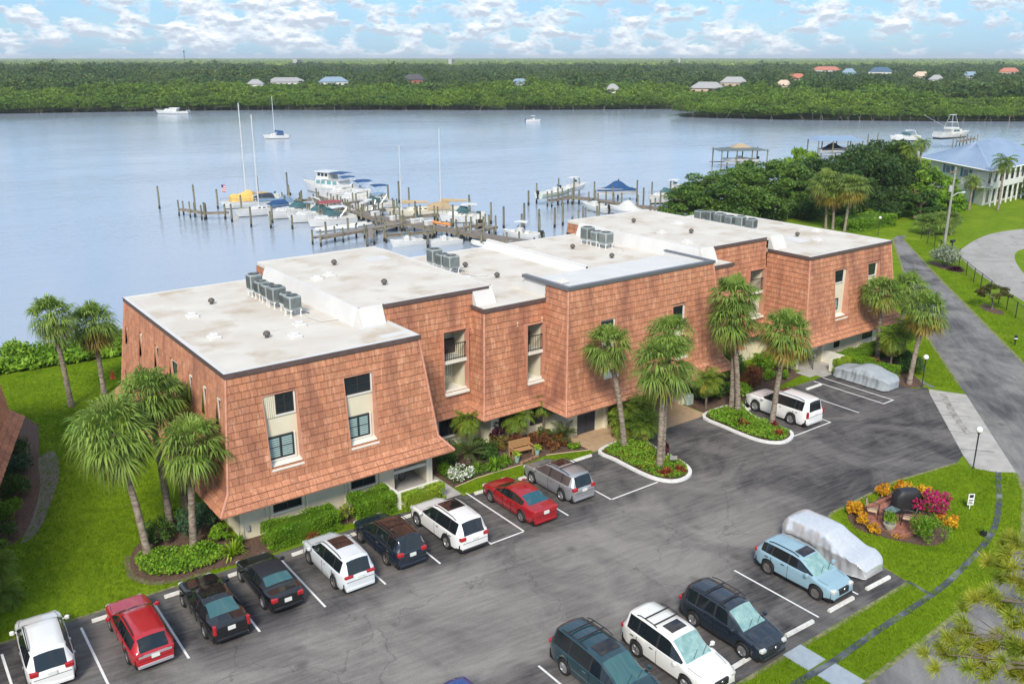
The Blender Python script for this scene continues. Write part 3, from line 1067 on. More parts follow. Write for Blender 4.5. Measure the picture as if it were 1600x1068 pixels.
# --- openings (along, along, z, z)
B1O = [(14.95, 16.68, 3.76, 7.52), (19.36, 21.02, 3.76, 7.55)]
B6O = [(61.45, 63.12, 3.72, 7.53), (65.93, 67.5, 3.72, 7.49)]
B2O = [(27.6, 29.35, 3.79, 7.68)]
B3O = [(32.83, 34.2, 3.8, 7.55)]
B5O = [(55.75, 57.68, 3.79, 7.6)]
B4O = [(37.2, 38.5, 3.9, 7.6), (43.7, 44.95, 3.9, 7.45)]
SIDE = [(58.3, 58.82, 5.95, 7.45), (55.1, 55.64, 5.95, 7.5), (51.7, 52.5, 5.95, 7.5), (48.2, 49.6, 5.95, 7.5), (45.75, 46.4, 5.95, 7.52), (43.62, 44.2, 6.0, 7.54), (41.5, 42.1, 6.0, 7.56),
  (58.3, 58.85, 3.6, 4.75), (55.1, 55.64, 3.6, 4.75), (51.7, 52.5, 3.6, 4.75), (48.2, 49.6, 3.6, 4.75), (45.75, 46.4, 3.6, 4.75), (43.62, 44.2, 3.6, 4.75), (41.9, 42.4, 3.6, 4.75)]
# block 1 (left end)
flared(0, 11.94, 25.35, 13.28, 24.05, EAVE, 9.0 - FT, 39.58, 40.95, (0, -1, 0.2), B1O)
flared(1, 39.58, 60.4, 40.95, 59.0, EAVE, 9.0 - FT, 11.94, 13.28, (-1, 0, 0.2), SIDE)
flared(1, 39.58, 44.2, 40.95, 44.7, EAVE, 9.0 - FT, 25.35, 24.05, (1, 0, 0.2))
flared(0, 11.94, 25.35, 13.28, 24.05, EAVE, 9.0 - FT, 60.4, 59.0, (0, 1, 0.2))
# block 2
flared(0, 23.9, 31.4, 23.9, 31.2, EAVE, 10.0 - FT, 43.77, 44.5, (0, -1, 0.1), B2O, fl=0.4)
flared(0, 21.4, 32.2, 22.25, 31.4, EAVE, 10.0 - FT, 60.4, 59.5, (0, 1, 0.1), fl=0.4)
# block 3 and its twin
flared(0, 29.1, 35.2, 29.92, 35.2, EAVE, 9.0 - FT, 42.07, 43.1, (0, -1, 0.15), B3O, fl=0.42)
flared(1, 42.07, 45.0, 43.1, 44.7, EAVE, 9.0 - FT, 29.1, 29.92, (-1, 0, 0.15), fl=0.42)
flared(0, 46.5, 53.3, 46.5, 52.2, EAVE, 9.0 - FT, 41.9, 42.8, (0, -1, 0.15), fl=0.42)
flared(1, 41.9, 45.0, 42.8, 44.7, EAVE, 9.0 - FT, 53.0, 52.2, (1, 0, 0.15), fl=0.42)
# block 4 (centre)
flared(0, 33.5, 49.15, 34.75, 47.85, EAVE, 9.88, 39.5, 41.0, (0, -1, 0.2), B4O, fl=0.45)
flared(1, 39.5, 42.3, 41.0, 43.2, EAVE, 9.88, 33.5, 34.75, (-1, 0, 0.2), fl=0.45)
flared(1, 39.5, 42.2, 41.0, 43.0, EAVE, 9.88, 49.15, 47.85, (1, 0, 0.2), fl=0.45)
# block 5
flared(0, 50.6, 58.0, 50.6, 57.9, EAVE, 10.0 - FT, 43.7, 44.4, (0, -1, 0.1), B5O, fl=0.4)
flared(0, 49.4, 60.6, 50.2, 59.8, EAVE, 10.0 - FT, 60.4, 59.5, (0, 1, 0.1), fl=0.4)
# block 6 (right end)
flared(0, 57.1, 70.45, 58.35, 69.2, EAVE, 9.0 - FT, 39.1, 40.55, (0, -1, 0.2), B6O)
flared(1, 39.1, 43.9, 40.55, 44.5, EAVE, 9.0 - FT, 57.1, 58.35, (-1, 0, 0.2))
flared(1, 39.1, 60.4, 40.55, 59.0, EAVE, 9.0 - FT, 70.45, 69.2, (1, 0, 0.2))
flared(0, 57.1, 70.45, 58.35, 69.2, EAVE, 9.0 - FT, 60.4, 59.0, (0, 1, 0.2))
# small tiled cheeks where the raised blocks stand above the low roofs at the back
tile_face(0, (22.25, 59.3, 9.0), (22.25, 59.3, 9.8), (23.6, 59.3, 9.0), (23.2, 59.3, 9.8), (0, -1, 0))
tile_face(1, (22.23, 57.9, 9.0), (22.23, 58.05, 9.8), (22.23, 59.5, 9.0), (22.23, 59.5, 9.8), (-1, 0, 0))
tile_face(1, (50.18, 57.9, 9.0), (50.18, 58.0, 9.8), (50.18, 59.5, 9.0), (50.18, 59.5, 9.8), (-1, 0, 0))

mansard = DECK.build("mansard", tile_back_m)
# the 300 tiles that show largest are pieces of their own, the rest one field
TILES.sort(key=lambda c: np.linalg.norm(c.mean(0) - CAMP) + (0 if c[:, 1].mean() < 41 and c[:, 0].mean() > 12.4 else 30))
TF = [(4, 5, 6, 7), (0, 1, 5, 4), (1, 2, 6, 5), (3, 0, 4, 7)]
boff = np.array([BO.x, BO.y, BO.z])
for c in TILES[:300]:
 me = bpy.data.meshes.new("tile")
 me.from_pydata([tuple(p) for p in c - boff], [], TF)
 me.materials.append(tile_m)
 link("tile", me, mansard)
rest = TILES[300:]
V = np.concatenate(rest) - boff
F = (np.array(TF)[None] + (np.arange(len(rest)) * 8)[:, None, None]).reshape(-1, 4)
np_mesh("tile_field", V, F, tile_m, mansard, np.repeat(rng.random(len(rest)), 4), "stuff")

# hip caps: rounded ridge tiles along every outer corner
for (e, b, t) in [((11.94, 39.58), 0.5, (13.28, 40.95, 8.78)), ((25.35, 39.58), 0.5, (24.05, 40.95, 8.78)), ((57.1, 39.1), 0.5, (58.35, 40.55, 8.78)), ((70.45, 39.1), 0.5, (69.2, 40.55, 8.78)),
                  ((29.1, 42.07), 0.42, (29.92, 43.1, 8.78)), ((33.5, 39.5), 0.45, (34.75, 41.0, 9.88)), ((49.15, 39.5), 0.45, (47.85, 41.0, 9.88)), ((11.94, 60.4), 0.5, (13.28, 59.0, 8.78))]:
 mb = BB()
 bx, by = e[0] + (t[0] - e[0]) * b, e[1] + (t[1] - e[1]) * b
 mb.tube([(e[0], e[1], EAVE + 0.02), (bx, by, 3.12)], 0.075, 6)
 n = 14
 for k in range(n):
  p = Vector((bx, by, 3.1)).lerp(Vector(t), k / n)
  q = Vector((bx, by, 3.1)).lerp(Vector(t), (k + 1) / n)
  mb.tube([p, q], [0.085, 0.065], 6)
 mb.build("hip_cap", trim_m)

# --- roofs
def roof_slab(name, poly, z, m=roof_m):
 mb = BB()
 mb.prism(poly, z - 0.25, z)
 return mb.build(name, m)

roof_slab("flat_roof", [(13.3, 40.97), (24.03, 40.97), (24.03, 45.2), (22.3, 45.2), (22.3, 58.98), (13.3, 58.98)], 8.99)
roof_slab("flat_roof", [(22.28, 44.52), (31.45, 44.52), (31.45, 59.48), (22.28, 59.48)], 9.99)
roof_slab("flat_roof", [(29.95, 43.12), (35.2, 43.12), (35.2, 45.4), (47.4, 45.4), (47.4, 42.82), (52.2, 42.82), (52.2, 45.0), (50.2, 45.0), (50.2, 58.5), (31.47, 58.5), (31.47, 44.6), (29.95, 44.6)], 8.985)
roof_slab("flat_roof", [(50.22, 44.42), (59.85, 44.42), (59.85, 59.48), (50.22, 59.48)], 9.985)
roof_slab("flat_roof", [(58.37, 40.57), (69.18, 40.57), (69.18, 58.98), (59.87, 58.98), (59.87, 44.9), (58.37, 44.9)], 8.985)
# back wall under the low middle roof
mb = BB()
mb.box(31.5, 50.2, 57.9, 58.45, 0, 8.8)
mb.build("rear_wall", stucco_m)
# white coated upstands
mb = BB()
def cant(mb, a, b, z0, z1, out, w=0.38, th=0.12):
 a, b, o = Vector((*a, 0)), Vector((*b, 0)), Vector((*out, 0))
 A0, B0 = a + o * w, b + o * w
 A1, B1 = a, b
 A2, B2 = a - o * th, b - o * th
 mb.add([(A0.x, A0.y, z0), (B0.x, B0.y, z0), (B1.x, B1.y, z1), (A1.x, A1.y, z1), (A2.x, A2.y, z1), (B2.x, B2.y, z1), (B2.x, B2.y, z0), (A2.x, A2.y, z0)],
           [(0, 1, 2, 3), (3, 2, 5, 4), (4, 5, 6, 7), (0, 3, 4, 7), (1, 6, 5, 2)])
cant(mb, (22.27, 44.5), (22.27, 58.0), 8.99, 10.03, (-1, 0))
cant(mb, (22.27, 44.48), (23.78, 44.48), 8.99, 10.03, (0, -1), 0.42)
cant(mb, (31.46, 44.5), (31.46, 58.5), 8.985, 10.03, (1, 0))
cant(mb, (29.98, 44.49), (31.46, 44.49), 8.985, 10.03, (0, -1), 0.5)
cant(mb, (50.21, 44.4), (50.21, 58.0), 8.985, 10.03, (-1, 0))
cant(mb, (50.21, 44.38), (51.72, 44.38), 8.985, 10.03, (0, -1), 0.5)
cant(mb, (59.86, 44.4), (59.86, 58.9), 8.985, 10.03, (1, 0))
cant(mb, (58.3, 44.38), (59.86, 44.38), 8.985, 10.03, (0, -1), 0.5)
cant(mb, (41.0, 46.4), (41.0, 58.5), 8.985, 9.62, (-1, 0), 0.55)
cant(mb, (41.0, 46.4), (41.0, 58.5), 8.985, 9.60, (1, 0), 0.3)
split_build(mb, "roof_upstand", roofw_m)
# centre block: raised white deck behind the metal coping
mb = BB()
mb.add([(34.9, 41.2, 9.86), (47.7, 41.2, 9.86), (47.7, 45.5, 9.7), (34.9, 45.5, 9.7), (34.9, 47.7, 8.99), (48.9, 47.7, 8.99), (48.9, 45.5, 8.99), (34.9, 45.5, 8.99), (47.7, 45.5, 8.99)],
       [(0, 1, 2, 3), (3, 2, 5, 4), (2, 8, 5), (3, 4, 7)])
mb.box(34.78, 34.92, 41.15, 45.5, 8.7, 9.98)
mb.box(47.68, 47.82, 41.15, 45.5, 8.7, 9.975)
mb.box(34.92, 47.68, 41.03, 41.2, 8.7, 9.97)
mb.build("raised_roof_deck", roofw_m)
mb = BB()
mb.box(34.66, 47.94, 40.93, 41.24, 9.98, 10.06)
mb.box(34.66, 34.98, 41.24, 45.55, 9.985, 10.065)
mb.box(47.62, 47.94, 41.24, 45.55, 9.985, 10.065)
mb.box(34.62, 47.98, 40.90, 40.94, 9.86, 10.04)
mb.box(34.62, 34.665, 40.94, 45.55, 9.86, 10.045)
mb.box(47.935, 47.98, 40.94, 45.55, 9.86, 10.045)
split_build(mb, "metal_coping", coping_m)
# brown fascias
def fascia(segs, z, h=FT):
 mb = BB()
 for (a, b, out) in segs:
  a, b, o = Vector((*a, 0)), Vector((*b, 0)), Vector((*out, 0))
  for (t0, t1, zz0, zz1) in ((0.0, 0.10, z - h, z + 0.03),):
   p, q = a + o * t0, b + o * t0
   r, s = b + o * t1, a + o * t1
   mb.prism([(p.x, p.y), (q.x, q.y), (r.x, r.y), (s.x, s.y)] if (q - p).cross(s - p).z > 0 else [(p.x, p.y), (s.x, s.y), (r.x, r.y), (q.x, q.y)], zz0, zz1)
 split_build(mb, "fascia", fascia_m)
fascia([((13.28, 40.95), (24.15, 40.95), (0, -1)), ((13.28, 40.85), (13.28, 59.0), (-1, 0))], 9.0)
fascia([((23.8, 44.5), (31.2, 44.5), (0, -1))], 10.0)
fascia([((29.92, 43.1), (34.75, 43.1), (0, -1)), ((29.92, 43.0), (29.92, 44.5), (-1, 0))], 8.995)
fascia([((47.9, 42.8), (52.25, 42.8), (0, -1))], 8.995)
fascia([((51.7, 44.4), (57.85, 44.4), (0, -1))], 9.995)
fascia([((58.35, 40.55), (69.25, 40.55), (0, -1)), ((58.35, 40.45), (58.35, 44.4), (-1, 0))], 8.995)
# white edge flashing on top of the roof rims, seen as a bright line
mb = BB()
for (x0, x1, y0, y1, z) in [(13.2, 24.1, 40.9, 41.12, 9.035), (13.2, 13.42, 41.12, 59.05, 9.035), (13.42, 22.3, 58.85, 59.05, 9.035), (22.3, 31.45, 59.35, 59.55, 10.035), (23.9, 31.3, 44.42, 44.6, 10.035), (51.8, 57.9, 44.32, 44.5, 10.03),
       (58.3, 69.25, 40.5, 40.7, 9.03), (69.05, 69.25, 40.7, 59.0, 9.03), (59.9, 69.05, 58.8, 59.0, 9.03), (50.2, 59.85, 59.35, 59.55, 10.03), (31.6, 50.1, 58.35, 58.55, 9.03), (23.85, 24.1, 41.12, 44.6, 9.03)]:
 mb.box(x0, x1, y0, y1, z - 0.06, z)
split_build(mb, "roof_edge_flashing", roofw_m)

# --- ground floor walls with pilasters
mb = BB()
mb.box(13.35, 21.95, 41.0, 41.25, 0, 2.45)
mb.box(13.35, 13.6, 41.25, 59.0, 0, 2.45)
mb.box(24.45, 24.7, 41.0, 44.9, 0, 2.45)
mb.box(24.7, 31.0, 44.6, 44.85, 0, 2.45)
mb.box(30.4, 35.1, 43.15, 43.4, 0, 2.45)
mb.box(30.4, 30.65, 43.4, 44.6, 0, 2.45)
mb.box(34.9, 35.7, 41.0, 41.25, 0, 2.45)
mb.box(34.9, 35.15, 41.25, 43.15, 0, 2.45)
mb.box(37.3, 38.05, 41.0, 41.25, 0, 2.45)
mb.box(37.8, 38.05, 41.25, 46.9, 0, 2.45)
mb.box(38.05, 45.2, 46.9, 47.1, 0, 2.45)
mb.box(45.2, 45.45, 41.0, 47.1, 0, 2.45)
mb.box(45.45, 48.2, 41.3, 41.55, 0, 2.45)
mb.box(48.2, 52.9, 43.0, 43.25, 0, 2.45)
mb.box(52.9, 58.2, 44.5, 44.75, 0, 2.45)
mb.box(58.0, 58.25, 40.6, 44.5, 0, 2.45)
mb.box(61.5, 69.0, 40.6, 40.85, 0, 2.45)
mb.box(68.75, 69.0, 40.85, 58.9, 0, 2.45)
mb.box(21.95, 22.2, 41.0, 43.2, 0, 2.45)      # porch sides and back
mb.box(22.2, 24.45, 43.0, 43.2, 0, 2.45)
mb.box(61.25, 61.5, 40.6, 43.2, 0, 2.45)
mb.box(58.25, 61.25, 43.0, 43.2, 0, 2.45)
split_build(mb, "ground_floor_wall", stucco_m)
mb = BB()
for x in (14.72, 14.98, 16.72, 16.96, 19.2, 19.42, 21.08, 21.3, 13.36):
 mb.box(x - 0.08, x + 0.08, 40.93, 41.0, 0, 2.4)
for x in (63.55, 66.2, 66.5, 68.2, 68.9):
 mb.box(x - 0.08, x + 0.08, 40.53, 40.6, 0, 2.4)
mb.box(38.0, 38.2, 40.8, 41.0, 0, 2.45)
mb.box(45.25, 45.45, 40.75, 41.0, 0, 2.45)
split_build(mb, "pilaster", stucco_m)
# soffit board under all eaves
mb = BB()
for (x0, x1, y0, y1) in [(12.05, 25.25, 39.7, 46.0), (12.05, 13.5, 46.0, 60.2), (25.25, 31, 43.9, 45.0), (29.3, 34.8, 42.2, 43.9), (33.7, 49.0, 39.65, 47.0), (49.0, 53, 42.0, 44.5), (52, 58.0, 43.8, 45), (57.2, 70.3, 39.25, 46.0)]:
 mb.box(x0, x1, y0, y1, EAVE + 0.02, EAVE + 0.06)
split_build(mb, "soffit", soffit_m)
mb = BB()     # eave edge board
for (x0, y0, x1, y1) in [(11.94, 39.6, 25.35, 39.6), (33.5, 39.52, 49.15, 39.52), (57.1, 39.12, 70.45, 39.12), (29.1, 42.09, 33.8, 42.09), (25.0, 43.79, 29.3, 43.79)]:
 mb.box(x0 + 0.02, x1 - 0.02, y0, y0 + 0.05, EAVE - 0.07, EAVE + 0.015)
mb.box(11.96, 12.01, 39.66, 60.3, EAVE - 0.07, EAVE + 0.015)
mb.box(25.28, 25.33, 39.66, 43.7, EAVE - 0.07, EAVE + 0.015)
split_build(mb, "eave_board", trim_m)

def window(x0, x1, y, z0, z1, nx=2, ny=1, glass=None, frame=None, parent=None, axis=0, out=-1, bars=0.05):
 glass = glass or glass_m
 frame = frame or frame_dk
 mk = (lambda a0, a1, o0, o1, c0, c1: (a0, a1, min(o0, o1), max(o0, o1), c0, c1)) if axis == 0 else (lambda a0, a1, o0, o1, c0, c1: (min(o0, o1), max(o0, o1), a0, a1, c0, c1))
 mb = BB()
 f = bars
 o0, o1 = y, y + out * 0.05
 mb.box(*mk(x0, x1, o0, o1, z0, z0 + f))
 mb.box(*mk(x0, x1, o0, o1, z1 - f, z1))
 mb.box(*mk(x0, x0 + f, o0, o1, z0 + f, z1 - f))
 mb.box(*mk(x1 - f, x1, o0, o1, z0 + f, z1 - f))
 for i in range(1, nx):
  x = x0 + (x1 - x0) * i / nx
  mb.box(*mk(x - f * 0.7, x + f * 0.7, o0, o1 - out * 0.004, z0 + f, z1 - f))
 for j in range(1, ny):
  z = z0 + (z1 - z0) * j / ny
  mb.box(*mk(x0 + f, x1 - f, o0, o1 - out * 0.012, z - f * 0.3, z + f * 0.3))
 w = mb.build("window", frame, parent)
 mb = BB()
 mb.box(*mk(x0 + f * 0.5, x1 - f * 0.5, y + out * 0.012, y + out * 0.02, z0 + f * 0.5, z1 - f * 0.5))
 mb.build("pane", glass, w)
 return w

def sill(x0, x1, y0, y1, z):
 mb = BB()
 mb.box(x0, x1, y0, y1, z - 0.08, z)
 mb.build("window_sill", frame_wh)

def tall_recess(x0, x1, zb, zt, y_top, y_bot, wy, up, dn):
 mb = BB()
 mb.box(x0 - 0.02, x1 + 0.02, wy, wy + 0.12, zb - 0.05, zt + 0.05)
 mb.build("recess_wall", stucco_m)
 mb = BB()
 f = lambda z: y_bot + (y_top - y_bot) * (z - 3.1) / (8.78 - 3.1) - 0.05
 for x, s in ((x0, -1), (x1, 1)):
  xa, xb = (x - 0.05, x) if s < 0 else (x, x + 0.05)
  mb.add([(xa, f(zb), zb), (xb, f(zb), zb), (xb, wy, zb), (xa, wy, zb), (xa, f(zt), zt), (xb, f(zt), zt), (xb, wy, zt), (xa, wy, zt)],
               [(3, 2, 1, 0), (4, 5, 6, 7), (0, 1, 5, 4), (1, 2, 6, 5), (2, 3, 7, 6), (3, 0, 4, 7)])
 mb.box(x0 - 0.05, x1 + 0.05, f(zt), wy, zt, zt + 0.05)
 split_build(mb, "recess_cheek", trim_m)
 mb = BB()
 mb.add([(x0, f(zb) - 0.03, zb - 0.04), (x1, f(zb) - 0.03, zb - 0.04), (x1, wy, zb + 0.16), (x0, wy, zb + 0.16), (x0, f(zb) - 0.03, zb - 0.12), (x1, f(zb) - 0.03, zb - 0.12), (x1, wy, zb - 0.12), (x0, wy, zb - 0.12)],
           [(0, 1, 2, 3), (4, 5, 1, 0), (0, 3, 7, 4), (1, 5, 6, 2)])
 mb.build("sloped_sill", stuccow_m)
 for (a, b, c, d, g, nx, ny) in (up, dn):
  window(a, b, wy, c, d, nx, ny, g)
  if g is glassg_m:
   w_ = [o_ for o_ in bld.children if o_.name.startswith("window") and not o_.name.startswith("window_")][-1]
   n_ = 9
   for (p_, q_) in ((a + 0.09, (a + b) / 2 - 0.07), ((a + b) / 2 + 0.07, b - 0.09)):
    mb = BB()
    for k_ in range(n_):
     z_ = c + 0.09 + (d - c - 0.2) * k_ / n_
     mb.box(p_, q_, wy - 0.034, wy - 0.022, z_, z_ + (d - c) / n_ * 0.52)
    mb.build("shutter_panel", slat_m, w_)
  mb = BB()
  mb.box(a - 0.06, b + 0.1, wy - 0.08, wy, c - 0.1, c - 0.02)
  mb.box(b + 0.02, b + 0.1, wy - 0.07, wy, c, d)
  split_build(mb, "window_trim", frame_wh)

W1 = 40.88
tall_recess(14.95, 16.68, 3.76, 7.52, 40.95, 40.27, W1, (15.62, 16.55, 6.42, 7.48, glass_m, 2, 3), (15.02, 16.42, 4.05, 5.28, glassg_m, 2, 2))
mb = BB()
for k in range(6):
 mb.box(15.0 + k * 0.1, 15.08 + k * 0.1, W1 - 0.07, W1 - 0.02, 6.3, 7.5)
split_build(mb, "folded_shutter", stucco_m)
tall_recess(19.36, 21.02, 3.76, 7.55, 40.95, 40.27, W1, (19.42, 20.9, 6.55, 7.52, glass_m, 2, 2), (19.45, 20.75, 4.05, 5.28, glassg_m, 2, 2))
tall_recess(61.45, 63.12, 3.72, 7.53, 40.55, 39.83, 40.48, (61.5, 62.7, 6.55, 7.5, glass_m, 1, 1), (61.5, 62.45, 4.25, 5.2, glassg_m, 2, 4))
tall_recess(65.93, 67.5, 3.72, 7.49, 40.55, 39.83, 40.48, (66.0, 67.15, 6.5, 7.46, glass_m, 1, 1), (66.0, 67.0, 4.25, 5.2, glassg_m, 2, 4))
tall_recess(37.2, 38.5, 3.9, 7.6, 40.85, 40.2, 40.75, (37.25, 38.3, 6.5, 7.5, glass_m, 1, 1), (37.25, 38.3, 4.2, 5.2, glassg_m, 2, 2))
tall_recess(43.7, 44.95, 3.9, 7.45, 40.85, 40.2, 40.75, (43.75, 44.7, 6.4, 7.4, glass_m, 1, 1), (43.75, 44.7, 4.2, 5.2, glassg_m, 2, 2))

def slit(y0, y1, z0, z1):
 mb = BB()
 mb.box(13.2, 13.3, y0 - 0.02, y1 + 0.02, z0, z1)
 mb.build("recess_wall", stucco_m)
 mb = BB()
 for y in (y0, y1):
  mb.box(12.7 + (z0 - 3.1) * 0.14, 13.2, y - 0.04, y + 0.0, z0, z1)
 mb.box(12.7 + (z0 - 3.1) * 0.14, 13.2, y0, y1, z0 - 0.04, z0)
 split_build(mb, "recess_cheek", trim_m)
 if y1 - y0 > 0.7:
  window(y0 + 0.04, y1 - 0.3, 13.2, z0 + 0.1, z1 - 0.05, 1, 2, glassg_m, frame_dk, axis=1, out=-1)
 else:
  window(y0 + 0.04, y1 - 0.04, 13.2, z0 + 0.1, z1 - 0.05, 1, 1, glass_m, frame_wh, axis=1, out=-1)

for (y0, y1, z0, z1) in SIDE:
 slit(y0, y1, z0, z1)

def balcony(x0, x1, yo, zb, zm, zt, winleft, depth=1.6):
 mb = BB()
 yb = yo + depth
 mb.box(x0 - 0.5, x1 + 0.1, yb, yb + 0.1, zb - 0.1, zt + 0.3)
 mb.box(x0 - 0.55, x0 - 0.45, yo + 0.1, yb, zb - 0.1, zt + 0.3)
 mb.box(x1 + 0.02, x1 + 0.12, yo + 0.1, yb, zb - 0.1, zt + 0.3)
 split_build(mb, "balcony_wall", stucco_m)
 mb = BB()
 mb.box(x0 - 0.02, x1 + 0.02, yo - 0.1, yo + 0.04, zm - 0.2, zm)
 mb.box(x0 - 0.02, x1 + 0.02, yo + 0.04, yb, zm - 0.18, zm - 0.02)
 mb.box(x0 - 0.02, x1 + 0.02, yo + 0.0, yb, zb - 0.25, zb - 0.1)
 mb.add([(x0, yo - 0.42, zb - 0.05), (x1, yo - 0.42, zb - 0.05), (x1, yo + 0.1, zb + 0.08), (x0, yo + 0.1, zb + 0.08), (x0, yo - 0.42, zb - 0.15), (x1, yo - 0.42, zb - 0.15), (x1, yo + 0.1, zb - 0.15), (x0, yo + 0.1, zb - 0.15)],
           [(0, 1, 2, 3), (4, 5, 1, 0), (0, 3, 7, 4), (1, 5, 6, 2)])
 split_build(mb, "balcony_slab", stuccow_m)
 mb = BB()
 mb.box(x0, x1, yo - 0.05, yo - 0.0, zm + 0.98, zm + 1.03)
 mb.box(x0, x1, yo - 0.045, yo - 0.005, zm + 0.08, zm + 0.12)
 n = int((x1 - x0) / 0.13)
 for k in range(n + 1):
  x = x0 + (x1 - x0) * k / n
  w = 0.02 if k in (0, n) else 0.011
  mb.box(x - w, x + w, yo - 0.04, yo - 0.015, zm, zm + 0.98)
 mb.build("balcony_railing", iron_m)
 mb = BB()
 mb.box(x0 - 0.4, x1, yb - 0.35, yb - 0.02, zm, zm + 0.85)
 mb.build("balcony_furniture", mat("dark_wicker", (0.06, 0.045, 0.045), 0.8))
 if winleft:
  window(x0 + 0.05, x0 + 0.75, yb, zm + 1.25, zm + 2.2, 1, 1)
 else:
  window(x1 - 0.75, x1 - 0.1, yb, zm + 1.2, zm + 2.2, 1, 1, None, frame_wh)
 mb = BB()
 for k in range(7):
  x = (x1 - 0.1 - k * 0.14) if not winleft else (x0 + 0.1 + k * 0.13)
  mb.box(x - 0.05, x + 0.05, yb - 0.06, yb - 0.03, zb + 0.4, zm - 0.3)
 split_build(mb, "vertical_blind", blind_m)
 mb = BB()
 mb.box(x0 - 0.05, x0, yo - 0.3, yo + 0.15, zb - 0.1, zt + 0.02)
 mb.box(x1, x1 + 0.05, yo - 0.3, yo + 0.15, zb - 0.1, zt + 0.02)
 mb.box(x0, x1, yo - 0.12, yo + 0.15, zt, zt + 0.05)
 split_build(mb, "opening_trim", trim_m)

balcony(27.6, 29.35, 44.32, 3.8, 5.80, 7.66, False)
balcony(32.83, 34.2, 42.85, 3.84, 5.76, 7.54, True)
balcony(55.75, 57.68, 44.25, 3.8, 5.8, 7.58, False)

# ground floor windows, doors, porch
for (a, b) in ((15.07, 16.62), (19.52, 20.98)):
 window(a, b, 41.0, 1.05, 2.2, 2, 2)
 sill(a - 0.1, b + 0.1, 40.88, 41.0, 1.02)
for (a, b) in ((62.75, 63.45), (66.6, 68.05)):
 window(a, b, 40.6, 0.92, 2.1, 2, 2)
 sill(a - 0.1, b + 0.1, 40.48, 40.6, 0.9)
window(33.5, 34.6, 43.15, 0.55, 1.95, 2, 1)
window(31.0, 32.4, 43.15, 0.55, 1.95, 2, 1)
window(25.2, 27.3, 44.6, 0.5, 2.1, 3, 1)
window(27.45, 29.6, 44.6, 0.78, 2.1, 3, 1)
window(53.2, 55.4, 44.5, 0.8, 2.1, 3, 1)
sill(27.3, 29.8, 44.4, 44.6, 0.76)
mb = BB()
mb.box(35.72, 37.28, 41.06, 41.12, 0.03, 2.4)
door = mb.build("double_door", mat("slate_door", (0.045, 0.05, 0.065), 0.5))
mb = BB()
mb.box(36.49, 36.51, 41.045, 41.058, 0.03, 2.4)
mb.box(36.42, 36.46, 41.02, 41.058, 1.0, 1.15)
mb.build("door_handle", iron_m, door)
mb = BB()     # porch rail beams and low walls
mb.box(22.2, 24.3, 41.0, 41.12, 1.12, 1.3)
mb.box(24.28, 24.46, 40.92, 41.0, 0, 2.45)
mb.box(21.3, 21.48, 39.1, 41.0, 0, 1.0)
mb.box(21.48, 23.95, 39.08, 39.26, 0, 1.02)
mb.box(58.25, 60.6, 40.6, 40.75, 1.25, 1.42)
mb.box(61.4, 61.58, 38.7, 40.6, 0, 1.0)
mb.box(59.75, 61.4, 38.68, 38.86, 0, 1.02)
split_build(mb, "porch_wall", stuccow_m)
mb = BB()
mb.rbox(13.55, 13.75, 40.86, 40.99, 0.5, 0.8, 0.03)
mb.build("electric_meter", mat("meter_grey", (0.36, 0.38, 0.38), 0.5))

# roof vents: small brown mushrooms and low white curbs
def roof_vent(x, y, z):
 mb = BB()
 mb.lathe([(0.11, 0), (0.11, 0.16), (0.2, 0.16), (0.2, 0.26), (0.12, 0.36), (0.02, 0.4)], (x, y, z), 10)
 mb.build("roof_vent", vent_m, None, True)

for (x, y, z) in [(17.2, 54.2, 8.99), (17.23, 45.5, 8.99), (26.2, 55.6, 9.99), (26.2, 48.6, 9.99), (35.45, 53.4, 8.98), (35.4, 49.4, 8.98), (45.95, 53.8, 8.98), (46.1, 49.4, 8.98), (54.1, 55.4, 9.98), (54.4, 49.1, 9.98), (64.6, 46.4, 8.98), (64.4, 54.5, 8.98)]:
 roof_vent(x, y, z)

def roof_curb(x, y, z, s=0.35):
 mb = BB()
 mb.rbox(x - s, x + s, y - s, y + s, z - 0.01, z + 0.16, 0.06)
 mb.rbox(x - s * 0.6, x + s * 0.6, y - s * 0.6, y + s * 0.6, z + 0.16, z + 0.3, 0.05)
 mb.build("roof_curb", roofw_m)

for (x, y, z) in [(14.9, 47.1, 8.99), (18.5, 44.7, 8.99), (15.3, 52, 8.99), (23.4, 52.3, 9.99), (24.5, 52.8, 9.99), (33.4, 50.1, 8.98), (56.6, 52.6, 9.98), (51.2, 46.6, 9.98), (52.5, 50.5, 9.98), (67.8, 46.8, 8.98), (64.5, 44.3, 8.98), (35.9, 43.0, 9.85), (32.6, 50.9, 8.98), (19.6, 46.6, 8.99)]:
 roof_curb(x, y, z)
# welded laps of the membrane, drain lines and conduits
lap_m = mat("membrane_lap", (0.56, 0.50, 0.42), 0.8, col2=(0.68, 0.63, 0.56), nscale=0.8, ndetail=6, lo=0.4, hi=0.6)
for (x0, x1, y0, y1, z) in [(13.5, 22.1, 43.5, 58.6, 8.99), (22.9, 31.2, 46.5, 59.1, 9.99), (31.9, 40.4, 47.5, 58.2, 8.985), (41.6, 49.7, 48.5, 58.2, 8.985), (50.8, 59.5, 46.5, 59.1, 9.985), (60.3, 68.9, 43.5, 58.6, 8.985)]:
 y = y0
 while y < y1:
  mb = BB()
  mb.add([(x0, y, z + 0.004), (x1, y + random.uniform(-0.1, 0.1), z + 0.004), (x1, y + 0.05, z + 0.007), (x0, y + 0.05, z + 0.007)], [(0, 1, 2, 3)])
  mb.build("membrane_lap", lap_m)
  y += 2.9 + random.uniform(-0.3, 0.3)
